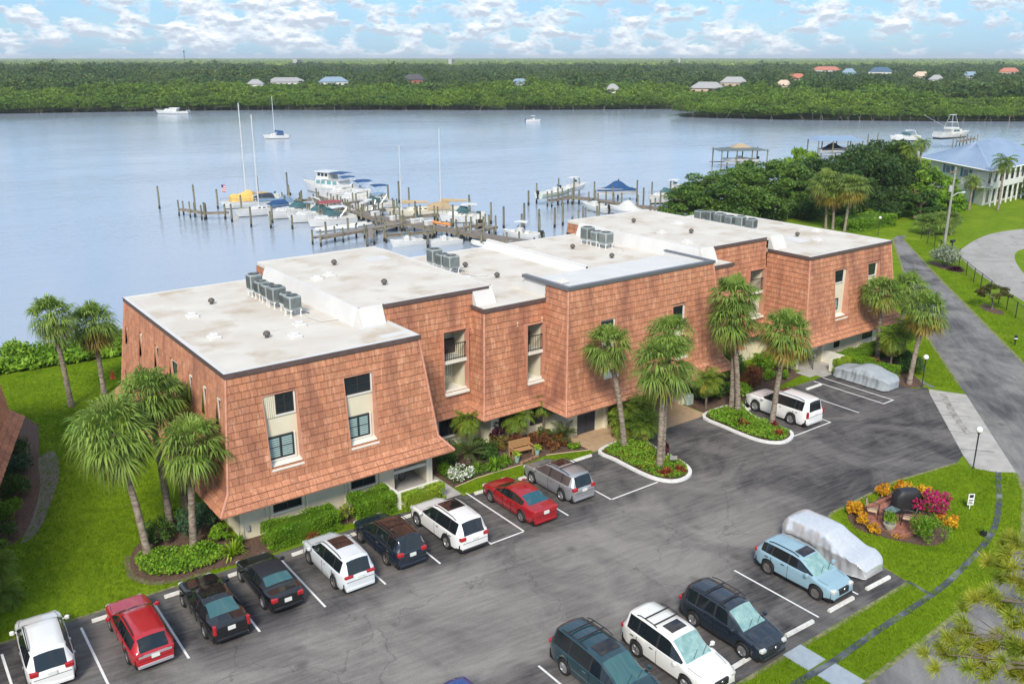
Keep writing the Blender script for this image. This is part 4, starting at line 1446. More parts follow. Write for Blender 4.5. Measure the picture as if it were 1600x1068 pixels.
for pts in ([(20.7, 47.9, 9.05), (20.9, 46.5, 9.05), (22.0, 46.3, 9.05)], [(34.2, 52.0, 9.05), (34.4, 50.4, 9.05), (35.2, 50.2, 9.05)], [(48.9, 52.6, 9.05), (49.2, 51.4, 9.05), (48.4, 50.6, 9.05)], [(63.3, 49.4, 9.05), (63.6, 48.0, 9.05)]):
 mb = BB()
 mb.tube(pts, 0.035, 6)
 mb.build("roof_conduit", mat("white_conduit", (0.62, 0.60, 0.56), 0.6))
# membrane patches laid on the roofs
mb = BB()
for (x0, x1, y0, y1, z) in [(21.9, 23.6, 43.6, 44.4, 8.995), (28.6, 30.4, 55.0, 56.4, 9.995), (22.2, 23.9, 41.6, 42.2, 8.995), (62.5, 64, 44.5, 46.5, 8.99)]:
 mb.prism([(x0, y0), (x1, y0 + 0.05), (x1 - 0.06, y1), (x0 + 0.04, y1 - 0.03)], z, z + 0.012)
split_build(mb, "roof_patch", roofw_m)

# --- air conditioners: each one a thing
def ac_unit(x, y, z, w, h, rz, label, group, tone=0):
 o = thing("air_conditioner", label, "air conditioner", (x, y, z), rz, group)
 s = w / 2
 zl = 0.45
 mb = MB()
 mb.rbox(-s, s, -s, s, zl, zl + h, 0.07)
 mb.build("cabinet", ac_m, o)
 mb = MB()
 n = 9
 for side in range(4):
  mx = Matrix.Rotation(side * math.pi / 2, 4, 'Z')
  for k in range(n):
   a = -s + 0.1 + (2 * s - 0.2) * k / (n - 1)
   mb.box(a - 0.012, a + 0.012, -s - 0.012, -s - 0.002, zl + 0.08, zl + h - 0.12, 0, mx)
 mb.build("louvre", acdark_m, o)
 mb = MB()
 mb.lathe([(s * 0.84, 0), (s * 0.84, 0.02), (s * 0.80, 0.02)], (0, 0, zl + h), 16)
 fan = mb.build("fan_guard", acdark_m, o)
 mb = MB()
 for k in range(8):
  a = k * math.pi / 4
  mb.tube([(0, 0, zl + h + 0.03), (math.cos(a) * s * 0.82, math.sin(a) * s * 0.82, zl + h + 0.03)], 0.008, 4)
 mb.lathe([(s * 0.22, 0.025), (s * 0.22, 0.04)], (0, 0, zl + h), 10)
 mb.build("guard_spoke", ac_m, fan)
 mb = MB()
 for sx in (-1, 1):
  mb.box(sx * s * 0.8 - 0.03, sx * s * 0.8 + 0.03, -s - 0.06, s + 0.06, zl - 0.09, zl - 0.002)
  for sy in (-1, 1):
   mb.box(sx * s * 0.8 - 0.025, sx * s * 0.8 + 0.025, sy * s * 0.8 - 0.025, sy * s * 0.8 + 0.025, 0.0, zl - 0.09)
   mb.box(sx * s * 0.8 - 0.08, sx * s * 0.8 + 0.08, sy * s * 0.8 - 0.08, sy * s * 0.8 + 0.08, -0.005, 0.02)
 mb.build("stand", white_m, o)
 mb = MB()
 pts = [(s, 0.1, zl + 0.15), (s + 0.12, 0.1, zl + 0.1), (s + 0.16, 0.1, 0.1), (s + 0.5, -0.3, 0.05)]
 mb.tube(pts, 0.025, 6)
 mb.build("refrigerant_line", rubber_m, o)
 return o

ords = ["farthest", "second farthest", "third farthest", "third nearest", "second nearest", "nearest"]
hs = [(0.82, 0.95), (0.76, 0.72), (0.8, 0.75), (0.9, 0.85), (0.68, 0.66), (0.8, 0.78)]
for i in range(6):
 ac_unit(20.2 + (0.15 if i == 4 else 0), 54.7 - i * 1.18, 8.99, hs[i][0], hs[i][1], 0.02 * i, "grey roof air conditioner, " + ords[i] + " of six in the row on the left end roof", "air conditioners in the left roof row")
for i in range(6):
 ac_unit(62.75, 55.7 - i * 1.17, 8.985, hs[5 - i][0], hs[(i * 2 + 1) % 6][1], 0.03 * i, "grey roof air conditioner, " + ords[i] + " of six in the row on the right end roof", "air conditioners in the right roof row")
for j, (x, nm) in enumerate(((33.6, "left of the white ridge"), (48.2, "right of the white ridge"))):
 for i, (o_, w, h) in enumerate((("farthest", 0.88, 0.95), ("middle", 0.8, 0.78), ("nearest", 0.9, 0.85))):
  ac_unit(x, 54.6 - i * 1.1, 8.985, w, h, 0.02 * i, "grey roof air conditioner, " + o_ + " of three on the roof " + nm, "air conditioners on the low middle roofs")
# ------------------------------------------------------------------ where the palms stand: base, crown centre, variant, crown radius, label
PALMS = [
 ((9.06, 42.33), (8.34, 42.87, 6.55), 1, 2.35, "leaning sabal palm on the left lawn, nearest of the corner cluster"),
 ((11.06, 41.6), (11.44, 41.33, 5.65), 0, 2.05, "upright sabal palm against the building's near left corner"),
 ((10.75, 44.23), (10.5, 44.42, 7.5), 1, 2.0, "tallest sabal palm of the corner cluster, behind the leaning one"),
 ((11.9, 45.3), (12.0, 46.4, 6.6), 3, 1.35, "small yellowish sabal palm close to the tiled left wall"),
 ((10.46, 66.17), (10.13, 66.41, 6.6), 0, 1.95, "sabal palm by the river, left of the two on the back lawn"),
 ((12.95, 67.48), (12.87, 67.54, 5.3), 3, 2.05, "sabal palm by the river, right of the two on the back lawn"),
 ((36.85, 37.72), (35.83, 38.48, 6.8), 0, 1.85, "sabal palm on the kerbed island nearest the entry, slim leaning trunk"),
 ((36.46, 34.31), (36.43, 34.34, 6.6), 0, 2.3, "sabal palm at the tip of the kerbed island by the empty stall"),
 ((37.3, 34.95), (37.73, 35.2, 8.0), 1, 1.75, "sabal palm peeping up behind the one at the island tip"),
 ((47.34, 38.02), (47.02, 38.27, 8.2), 1, 2.1, "tall sabal palm of the twin trunks left of the white SUV"),
 ((47.23, 37.36), (46.6, 37.9, 6.6), 0, 2.15, "lower sabal palm of the twin trunks left of the white SUV"),
 ((47.05, 34.39), (47.41, 34.13, 6.5), 3, 2.15, "golden-green sabal palm in front of the white SUV"),
 ((65.37, 38.22), (65.14, 38.4, 5.65), 3, 1.95, "sabal palm at the right end wall, in front of its window"),
 ((66.8, 37.6), (67.2, 37.3, 5.9), 1, 1.8, "sabal palm at the right end, rearmost beside the driveway"),
 ((62.12, 33.5), (63.0, 33.44, 5.55), 3, 2.05, "sabal palm with bare leaning trunk behind the grey covered car"),
 ((112.86, 76.4), (112.5, 76.8, 6.4), 2, 2.8, "left of the three tall palms behind the building's right end"),
 ((112.79, 75.19), (112.6, 75.4, 5.2), 3, 2.3, "middle of the three palms behind the building's right end"),
 ((112.81, 73.33), (113.16, 73.07, 6.3), 2, 2.9, "right of the three tall palms behind the building's right end"),
]
DATES = [
 ((28.8, 43.5), 2.0, 0.92, "small feather palm in the bed under the left balcony"),
 ((31.95, 42.6), 1.75, 0.98, "small feather palm in the bed below the tiled corner"),
 ((34.2, 42.6), 2.3, 0.88, "small feather palm in the bed under the right balcony"),
 ((38.6, 39.9), 1.7, 1.05, "feather palm with a golden frond beside the dark double door"),
 ((38.5, 37.6), 1.35, 1.0, "dense feather palm on the island right of the slim palm trunk"),
 ((39.3, 38.9), 1.9, 0.85, "feather palm at the back of the entry island"),
 ((46.0, 39.2), 2.2, 1.0, "feather palm by the wall left of the twin palm trunks"),
 ((50.6, 41.8), 2.2, 1.25, "dark feather palm by the wall between the twin trunks and the shrubs"),
 ((64.3, 36.4), 2.6, 1.2, "feather palm with yellow fronds behind the globe lamp at the right end"),
 ((65.7, 36.2), 3.2, 1.0, "feather palm between the right-hand sabal palms"),
 ((40.2, 39.6), 1.5, 0.95, "bushy feather palm under the entry's hanging baskets"),
 ((37.9, 38.9), 1.1, 0.95, "low bushy feather palm between the dark door and the slim palm trunk"),
 ((48.9, 41.0), 2.4, 1.15, "feather palm against the wall right of the twin palm trunks"),
 ((47.4, 40.4), 1.6, 1.05, "bushy feather palm in the bed behind the twin palm trunks"),
 ((2.7, 44.6), 0.5, 0.95, "low feather palm at the left frame edge above the white car"),
 ((2.6, 42.0), 0.5, 0.9, "yellowish low feather palm at the left frame edge nearest the white car"),
]
CYCADS = [
 ((34.3, 40.75), 0.45, 0.95, "cycad at the right end of the garden bed by the dark door"),
 ((27.7, 41.7), 0.7, 1.0, "cycad in the garden bed behind the white flowers"),
]
QUEENS = [
 ((148.8, 69.6), 7.6, 0.92, "tall queen palm before the corner of the pale house", (0.3, 0.2)),
 ((145.5, 72.6), 4.6, 0.72, "short queen palm left of the pale house's blue door", (0.1, 0)),
 ((150.0, 84.5), 9.4, 0.75, "queen palm rising behind the ridge of the blue roof", (0, 0)),
 ((141.5, 81.5), 9.2, 0.9, "queen palm among the trees left of the blue roof", (-0.2, 0)),
]
# ------------------------------------------------------------------ palms
def quads_to_tris(F):
 return F

def fan_crown(nf, r_pet, r_leaf, nl, elev0, elev1, droop=0.55, width=0.052, seed=0, bias=1.0):
 g = np.random.default_rng(seed)
 V, T = [], []
 for i in range(nf):
  t = (i + 0.5) / nf
  el = elev0 + (elev1 - elev0) * t ** bias + g.normal() * 0.13
  az = i * 2.399963 + g.normal() * 0.18
  d = np.array([math.cos(az) * math.cos(el), math.sin(az) * math.cos(el), math.sin(el)])
  side = np.array([-math.sin(az), math.cos(az), 0])
  up = np.cross(d, side)
  up = up if up[2] >= 0 else -up
  L = r_pet * g.uniform(0.75, 1.15)
  hub = d * L + np.array([0, 0, -0.12 * L * L])
  w = 0.022
  V.append([np.zeros(3) - side * w, np.zeros(3) + side * w, hub + side * w * 0.7, hub - side * w * 0.7])
  tn = g.random()
  T.append(0.5)
  dd = d * 0.9 + np.array([0, 0, -0.18])
  dd /= np.linalg.norm(dd)
  for k in range(nl):
   s = (k + 0.5) / nl * 2 - 1
   an = s * 1.75
   ll = r_leaf * (1 - 0.30 * abs(s) ** 1.5) * g.uniform(0.85, 1.1)
   e = dd * math.cos(an) + side * math.sin(an)
   e = e + up * (0.20 * abs(s)) + g.normal(size=3) * 0.06
   e /= np.linalg.norm(e)
   mid = hub + e * ll * 0.55 + np.array([0, 0, -0.03])
   tip = hub + e * ll * 0.9 + np.array([0, 0, -droop * ll * g.uniform(0.35, 0.9)])
   n = np.cross(e, up)
   n /= np.linalg.norm(n) + 1e-9
   ww = width * g.uniform(0.8, 1.2)
   V.append([hub, mid - n * ww, tip, mid + n * ww])
   T.append(np.clip(tn * 0.65 + g.random() * 0.35, 0, 1))
 V = np.array(V)
 return V.reshape(-1, 3), np.arange(len(V) * 4).reshape(-1, 4), np.array(T)

def feather_crown(nf, L, nl, elev0, elev1, droop, leaf, width=0.022, seed=0, vshape=0.5):
 g = np.random.default_rng(seed)
 V, T = [], []
 for i in range(nf):
  t = (i + 0.5) / nf
  el = elev0 + (elev1 - elev0) * t + g.normal() * 0.1
  az = i * 2.399963 + g.normal() * 0.2
  h = np.array([math.cos(az), math.sin(az), 0])
  side = np.array([-math.sin(az), math.cos(az), 0])
  ll = L * g.uniform(0.82, 1.1)
  pts = []
  p = np.zeros(3)
  ns = 7
  a = el
  for k in range(ns + 1):
   pts.append(p.copy())
   p = p + (h * math.cos(a) + np.array([0, 0, math.sin(a)])) * ll / ns
   a -= droop / ns * (0.6 + k * 0.14)
  tn = g.random()
  for k in range(ns):
   w = 0.02 * (1 - k / ns) + 0.006
   V.append([pts[k] - side * w, pts[k] + side * w, pts[k + 1] + side * w * 0.7, pts[k + 1] - side * w * 0.7])
   T.append(0.6)
  for k in range(nl):
   s = 0.14 + 0.86 * (k + g.random() * 0.6) / nl
   x = s * ns
   i0 = min(int(x), ns - 1)
   q = pts[i0] + (pts[i0 + 1] - pts[i0]) * (x - i0)
   dr = pts[i0 + 1] - pts[i0]
   dr = dr / np.linalg.norm(dr)
   up = np.cross(dr, side)
   up = up if up[2] > 0 else -up
   ln = leaf * math.sin(math.pi * min(0.12 + s * 0.86, 1)) ** 0.6 * g.uniform(0.85, 1.15)
   for sg in (-1, 1):
    e = side * sg * 0.85 + dr * 0.55 + up * vshape * 0.4 + g.normal(size=3) * 0.08
    e /= np.linalg.norm(e)
    m = q + e * ln * 0.5
    tip = q + e * ln + np.array([0, 0, -0.35 * ln])
    V.append([q, m + dr * width, tip, m - dr * width])
    T.append(np.clip(tn * 0.6 + g.random() * 0.4, 0, 1))
 V = np.array(V)
 return V.reshape(-1, 3), np.arange(len(V) * 4).reshape(-1, 4), np.array(T)

def mesh_of(name, VFT, m):
 me = bpy.data.meshes.new(name)
 V, F, T = VFT
 o = np_mesh("tmp_" + name, V, F, m, None, T)
 me = o.data
 bpy.data.objects.remove(o)
 me.name = name
 return me

SAB = []
for s in range(4):
 up = fan_crown(40 + 3 * s, 1.0, 1.18, 20, 1.35, -0.2, 0.62, 0.038, 10 + s)
 low = fan_crown(22, 0.95, 1.1, 18, -0.15, -0.85, 0.6, 0.034, 40 + s)
 dead = fan_crown(13 + 3 * s, 0.8, 1.0, 12, -0.6, -1.25, 0.5, 0.038, 80 + s)
 SAB.append((mesh_of("sabal_top", up, sabal_m if s != 2 else sabal2_m), mesh_of("sabal_low", low, sabal2_m if s < 2 else sabaly_m), mesh_of("sabal_dead", dead, dead_m)))

def palm_trunk(b, c, r0, r1, n=14, rough=0.06, bow=0.25):
 mb = MB()
 b, c = Vector((0, 0, -0.1)), Vector(c) - Vector(b)
 pts, rr = [], []
 for k in range(n + 1):
  t = k / n
  p = b.lerp(c, t)
  side = Vector((c.x, c.y, 0))
  p = p - side * bow * math.sin(math.pi * t) * 0.5
  pts.append(p)
  rr.append((r0 * (1.25 - 0.25 * min(t * 6, 1)) + (r1 - r0) * t) * (1 + rough * (1 if k % 2 else -1)))
 mb.tube(pts, rr, 10)
 return mb

def leaf_boots(mb, c, r):
 for k in range(26):
  a, z = k * 2.4, -0.15 - 0.035 * k
  d = Vector((math.cos(a), math.sin(a), 0))
  p = c + d * r * 0.8 + Vector((0, 0, z))
  mb.tube([p, p + d * 0.16 + Vector((0, 0, 0.22))], [0.06, 0.03], 4)

def sabal(base, crown, var, rc, label, group="sabal palms", r=0.17, boots=False):
 o = thing("sabal_palm", label, "palm tree", (base[0], base[1], 0), 0, group)
 palm_trunk((base[0], base[1], 0), (crown[0], crown[1], crown[2]), r * 1.1, r * 0.9, 16).build("trunk", trunk_m, o, True)
 c = Vector((crown[0] - base[0], crown[1] - base[1], crown[2]))
 a, b, d = SAB[var % 4]
 mb = MB()
 leaf_boots(mb, c, r)
 mb.build("leaf_base", bark_m, o)
 rz, tx, ty, zz = random.uniform(0, 6.28), random.uniform(-0.16, 0.16), random.uniform(-0.16, 0.16), random.uniform(0.88, 1.12)
 for nm, me, sc in (("crown", a, rc / 2.0), ("lower_frond", b, rc / 2.0), ("dead_frond", d, rc / 2.0)):
  x = link(nm, me, o)
  x.location = c
  x.rotation_euler = (tx, ty, rz)
  x.scale = (sc, sc, sc * zz)
 return o

for a in PALMS:
 sabal(*a)

# pygmy date, queen and other feather palms
DATE = [mesh_of("date_crown", feather_crown(30, 1.35, 18, 1.2, -0.55, 1.5, 0.42, 0.030, 60 + s), date_m) for s in range(2)]
DATEL = [mesh_of("date_low", feather_crown(12, 1.3, 15, -0.3, -0.9, 1.2, 0.40, 0.030, 70 + s), datey_m) for s in range(2)]
QUEEN = mesh_of("queen_crown", feather_crown(22, 2.7, 30, 1.2, -0.4, 1.9, 0.75, 0.05, 90, 0.2), date_m)
QUEENL = mesh_of("queen_low", feather_crown(8, 2.5, 28, -0.3, -0.9, 1.2, 0.7, 0.028, 91, 0.2), datey_m)
CYC = mesh_of("cycad_crown", feather_crown(26, 1.25, 24, 1.25, 0.05, 0.9, 0.26, 0.024, 95, 0.6), cycad_m)
CYCD = mesh_of("cycad_dry", feather_crown(26, 2.0, 30, 1.2, 0.15, 0.5, 0.22, 0.035, 96, 0.6), dead_m)

def feather(name, base, h, meshes, scale, label, cat, group, r=0.07, lean=(0, 0)):
 o = thing(name, label, cat, (base[0], base[1], 0.02), 0, group)
 palm_trunk((0, 0, 0), (lean[0], lean[1], h), r * 1.15, r, 10).build("trunk", trunk_m if r > 0.09 else bark_m, o, True)
 rz = random.uniform(0, 6.28)
 for nm, me in meshes:
  x = link(nm, me, o)
  x.location = (lean[0], lean[1], h)
  x.rotation_euler = (0, 0, rz)
  x.scale = (scale,) * 3
 return o

for (b, h, sc, lab) in DATES:
 k = random.randint(0, 1)
 feather("date_palm", b, h, (("crown", DATE[k]), ("yellow_frond", DATEL[k])), sc, lab, "palm", "small feather palms in the beds", 0.075)
for (b, h, sc, lab, lean) in QUEENS:
 feather("queen_palm", b, h, (("crown", QUEEN), ("yellow_frond", QUEENL)), sc, lab, "palm tree", "queen palms round the pale house", 0.16, lean)
for (b, h, sc, lab) in CYCADS:
 feather("cycad", b, h, (("crown", CYC),), sc, lab, "cycad", "cycads", 0.13)
feather("cycad", (131.8, 73.8), 2.4, (("crown", CYC), ("dry_frond", CYCD)), 1.15, "large cycad with dry orange fronds by the pale house", "cycad", None, 0.25)

# ------------------------------------------------------------------ shrubs and hedges
def shell_points(n, half, soft=0.12, flat=0.6):
 d = dirs(n, -0.55)
 p = 0.45
 q = np.sign(d) * np.abs(d) ** p
 q /= np.max(np.abs(q), axis=1)[:, None] ** flat
 q *= (1 - np.abs(rng.normal(size=n)) * soft)[:, None]
 return q * np.array(half)

def boxhedge(name, x0, x1, y0, y1, h, m, label, cat="hedge", leaf=0.075, dens=820, group=None, core=None, z0=0.02, soft=0.10):
 cx, cy = (x0 + x1) / 2, (y0 + y1) / 2
 o = thing(name, label, cat, (cx, cy, z0), 0, group)
 hx, hy = (x1 - x0) / 2, (y1 - y0) / 2
 area = 2 * (hx * 2 + hy * 2) * h + 4 * hx * hy
 n = int(area * dens)
 P = shell_points(n, (hx, hy, h * 0.62), soft, 0.75)
 P[:, 2] += h * 0.40
 wob = 0.07 * np.sin(P[:, 0] * 3.1 + cx) * np.cos(P[:, 1] * 2.7 + cy)
 P[:, 2] += wob * (P[:, 2] > 0.3 * h)
 P = P[P[:, 2] > 0.02]
 V, F = leaves(P, leaf, 0.4, 0.6)
 np_mesh("foliage", V, F, m, o, rng.random(len(P)))
 mb = MB()
 k = 0.90
 rings = []
 for (s, z) in ((0.86, 0.0), (0.93, 0.3 * h), (0.93, 0.7 * h), (0.86, 0.87 * h), (0.6, 0.93 * h)):
  ring = []
  for i in range(20):
   a = 2 * math.pi * i / 20
   c, s_ = math.cos(a), math.sin(a)
   f = 1.0 / max(abs(c), abs(s_)) ** 0.72
   ring.append((c * f * hx * s * k, s_ * f * hy * s * k, z))
  rings.append(ring)
 mb.loft(rings)
 mb.build("branch_core", core or m, o, True)
 return o

def shrub(name, x, y, r, h, m, label, cat="shrub", leaf=0.09, n=None, group=None, clumps=None, z0=0.02, m2=None, f2=0.15, stems=4, leaf2=None, sq=(1, 1)):
 o = thing(name, label, cat, (x, y, z0), 0, group)
 k = clumps or max(7, int(22 * r * r))
 n = n or int(1500 * r * r + 500 * r)
 cd = dirs(k, -0.2) * rng.uniform(0.45, 0.86, k)[:, None] * np.array([r * sq[0], r * sq[1], h * 0.52])
 cd[:, 2] += h * 0.5
 cr = rng.uniform(0.28, 0.45, k) * min(r, h)
 idx = rng.integers(0, k, n)
 P = cd[idx] + dirs(n) * (cr[idx] * rng.uniform(0.55, 1.05, n))[:, None]
 P = P[P[:, 2] > 0.03]
 V, F = leaves(P, leaf, 0.5, 0.6)
 np_mesh("foliage", V, F, m, o, np.clip(rng.random(len(P)) * 0.7 + (idx[:len(P)] % 5) * 0.07, 0, 1))
 if m2 is not None:
  j = rng.random(len(P)) < f2
  out = P[j] * np.array([1.06, 1.06, 1.05])
  V, F = leaves(out, leaf2 or leaf * 1.1, 0.6, 0.8)
  np_mesh("blossom", V, F, m2, o, rng.random(len(out)))
 mb = MB()
 for i in range(stems):
  a = 2 * math.pi * i / stems + random.random()
  mb.tube([(0.06 * math.cos(a), 0.06 * math.sin(a), -0.03), (r * 0.3 * math.cos(a), r * 0.3 * math.sin(a), h * 0.4), (r * 0.5 * math.cos(a), r * 0.5 * math.sin(a), h * 0.75)], [0.035, 0.025, 0.012], 5)
 mb.build("stem", bark_m, o)
 return o

def ground_cover(name, poly, h, dens, leaf, m, label, cat="plants", m2=None, f2=0.1, z0=0.05, leaf2=None):
 P = np.array(poly)
 x0, y0 = P.min(0)
 x1, y1 = P.max(0)
 n = int((x1 - x0) * (y1 - y0) * dens)
 pts = np.stack([rng.uniform(x0, x1, n), rng.uniform(y0, y1, n)], 1)
 pts = pts[in_poly(pts, poly)]
 c = P.mean(0)
 hh = h * (0.65 + 0.35 * np.sin(pts[:, 0] * 2.3 + 1) * np.cos(pts[:, 1] * 2.9)) * rng.uniform(0.35, 1.0, len(pts))
 C = np.concatenate([pts - c, hh[:, None]], 1)
 V, F = leaves(C, leaf, 0.7, 0.65)
 o = np_mesh(name, V, F, m, None, rng.random(len(C)), "stuff")
 o.location = (c[0], c[1], z0)
 tag(o, label, cat)
 if m2 is not None:
  j = rng.random(len(C)) < f2
  D = C[j] + np.array([0, 0, 0.04])
  V, F = leaves(D, leaf2 or leaf, 0.9, 0.8)
  np_mesh("blossom", V, F, m2, o, rng.random(len(D)))
 return o

def spiky(name, x, y, r, h, m, n, label, cat="plant", group=None, w=0.02, z0=0.02, arch=0.5):
 o = []
 V, T = [], []
 for i in range(n):
  a = rng.uniform(0, 2 * np.pi)
  el = rng.uniform(0.5, 1.45)
  L = h * rng.uniform(0.8, 1.3)
  d = np.array([math.cos(a) * math.cos(el) * r / h, math.sin(a) * math.cos(el) * r / h, math.sin(el)])
  s = np.array([-math.sin(a), math.cos(a), 0]) * w
  b = np.array([math.cos(a), math.sin(a), 0]) * r * 0.12
  m1 = b + d * L * 0.6
  m2 = b + d * L + np.array([0, 0, -arch * L * math.cos(el)])
  V.append([b - s, b + s, m1 + s, m1 - s])
  V.append([m1 - s, m1 + s, m2 + s * 0.2, m2 - s * 0.2])
  t = rng.random()
  T += [t, t]
 V = np.array(V)
 ob = np_mesh(name, V.reshape(-1, 3), np.arange(len(V) * 4).reshape(-1, 4), m, None, T)
 ob.location = (x, y, z0)
 return tag(ob, label, cat, group)

# ------------------------------------------------------------------ broad-leaved trees
def crown_cloud(n, clumps, cr, leaf, seed=0, squash=0.75, core=0.0):
 g = rng
 k = clumps
 d = dirs(k, -0.25)
 c = d * (g.uniform(0.35, 1.0, k) ** 0.45)[:, None] * np.array([1, 1, squash])
 idx = g.integers(0, k, n)
 r = cr * g.uniform(0.6, 1.15, k)
 P = c[idx] + dirs(n, -0.6) * (r[idx] * g.uniform(0.35, 1.0, n) ** 0.5)[:, None] * np.array([1, 1, 0.7])
 V, F = leaves(P, leaf, 0.6, 0.6)
 t = np.clip(0.35 * g.random(k)[idx] + 0.65 * g.random(n), 0, 1)
 return V, F, t

def broad_tree(name, x, y, r, h, m, label, n=9000, clumps=70, leaf=0.22, cat="tree", group=None, trunk=0.22, zc=0.6, squash=0.75, bm=None, z0=0.0, sq=(1, 1)):
 o = thing(name, label, cat, (x, y, z0), 0, group)
 V, F, t = crown_cloud(n, clumps, 0.24, leaf / r, 0, squash)
 V = V * np.array([r * sq[0], r * sq[1], h * (1 - zc * 0.85)]) + np.array([0, 0, h * zc])
 V[:, 2] = np.maximum(V[:, 2], 0.1)
 np_mesh("crown", V, F, m, o, t)
 mb = MB()
 bm = bm or bark_m
 mb.tube([(0, 0, -0.2), (0.1, 0.05, h * 0.2), (0.0, 0.1, h * 0.45)], [trunk, trunk * 0.8, trunk * 0.6], 8)
 for i in range(7):
  a = i * 2.4 + random.random()
  q = Vector((math.cos(a) * r * 0.65 * sq[0], math.sin(a) * r * 0.65 * sq[1], h * random.uniform(0.6, 0.9)))
  s = Vector((0, 0.1, h * random.uniform(0.3, 0.45)))
  md = s.lerp(q, 0.5) + Vector((0, 0, 0.08 * h))
  mb.tube([s, md, q], [trunk * 0.5, trunk * 0.3, trunk * 0.08], 6)
 mb.build("trunk", bm, o, True)
 return o
# ------------------------------------------------------------------ planting round the building
boxhedge("clipped_hedge", 14.0, 18.0, 38.95, 40.4, 1.05, hedge_m, "long clipped green hedge under the building's left ground-floor window")
boxhedge("clipped_hedge", 18.9, 21.25, 38.85, 40.5, 1.15, hedge_m, "clipped green hedge left of the porch wall, behind the navy SUV")
boxhedge("clipped_hedge", 21.45, 24.05, 38.5, 39.05, 1.02, hedgel_m, "boxy light green hedge in front of the left porch wall", leaf=0.06, dens=800, soft=0.05)
boxhedge("clipped_hedge", 59.8, 61.5, 38.0, 38.65, 1.05, hedgel_m, "boxy light green hedge in front of the right porch wall", leaf=0.06, dens=700, soft=0.05)
boxhedge("clipped_hedge", 61.55, 67.2, 38.3, 39.7, 1.0, hedge_m, "low rounded green hedge along the right end wall")
boxhedge("clipped_hedge", 61.45, 62.9, 34.6, 38.4, 0.95, hedge_m, "clipped green hedge beside the grey covered car")
shrub("blue_green_shrub", 11.7, 42.9, 1.15, 1.6, blue_sh, "round blue-green shrub at the building's near left corner", leaf=0.11)
shrub("dark_shrub", 9.9, 43.4, 0.85, 1.1, hedged_m, "dark shrub between the corner palm trunks", leaf=0.12)
shrub("dark_shrub", 12.9, 44.4, 0.9, 1.2, hedged_m, "dark shrub against the tiled wall behind the corner palms", leaf=0.12)
shrub("leafy_shrub", 12.6, 41.6, 0.7, 0.9, hedge_m, "leafy green shrub right of the blue-green shrub at the wall corner", leaf=0.14)
ground_cover("ground_cover", smooth_poly([(8.6, 42.6), (8.3, 40.9), (9.0, 39.9), (10, 39.5), (11.4, 39.5), (12.2, 40.2), (11.9, 41.4), (10, 42.0)], 3), 0.45, 420, 0.14, cover_m, "broad-leaved ground cover round the corner palm trunks", "plants")
spiky("yellow_green_shrub", 12.4, 39.8, 0.75, 0.8, hedgel_m, 90, "yellow-green spiky shrub behind the black soft-top car", "shrub", None, 0.035)
spiky("yellow_green_shrub", 13.0, 40.6, 0.5, 0.7, cover_m, 60, "leafy green plant beside the electric meter", "shrub", None, 0.035)
shrub("yellow_green_shrub", 18.45, 39.6, 0.55, 1.0, leafm("gold_leaf", (0.30, 0.33, 0.04), (0.22, 0.30, 0.03)), "yellow-green shrub in the gap between the two clipped hedges", leaf=0.11, n=420)
# shrub mass at the left frame edge
for (x, y, r, h, m_, lab) in [(5.6, 62.5, 0.9, 1.1, hedged_m, "dark bush farthest along the left neighbour's wall"), (6.0, 59.0, 0.9, 1.0, hedged_m, "dark bush by the left neighbour's eave corner"), (5.6, 56.2, 0.95, 1.0, blue_sh, "greyish bush beside the pale gravel at the left"),
                              (4.9, 53.4, 0.95, 1.1, hedged_m, "dark bush midway along the left bed"), (4.2, 50.6, 0.9, 1.0, hedge_m, "green bush in the left bed near the frame edge"), (3.4, 48.3, 0.9, 1.0, hedged_m, "dark bush at the near end of the left bed"), (3.0, 46.4, 0.7, 0.9, hedge_m, "small green bush just above the low feather palms at the left")]:
 shrub("dark_bush", x, y, r, h, m_, lab, leaf=0.13)
# shoreline scrub on the left
for i in range(20):
 x = -4 + i * 1.25 + random.uniform(-0.4, 0.4)
 shrub("shore_shrub", x, 79.5 + random.uniform(-0.8, 1.0) + 0.02 * x, 1.25, 1.7 + random.uniform(-0.3, 0.3), random.choice([hedge_m, cover_m, mang_m]), "bright green shoreline shrub along the river edge at the left", leaf=0.24, group="shoreline shrubs at the left", n=900, z0=-0.35)
ground_cover("shore_reeds", [(-6, 76.6), (8, 76.4), (17, 75.6), (17, 78.6), (8, 79.0), (-6, 79)], 0.85, 110, 0.42, cover_m, "rough green scrub between the lawn and the river", "scrub")

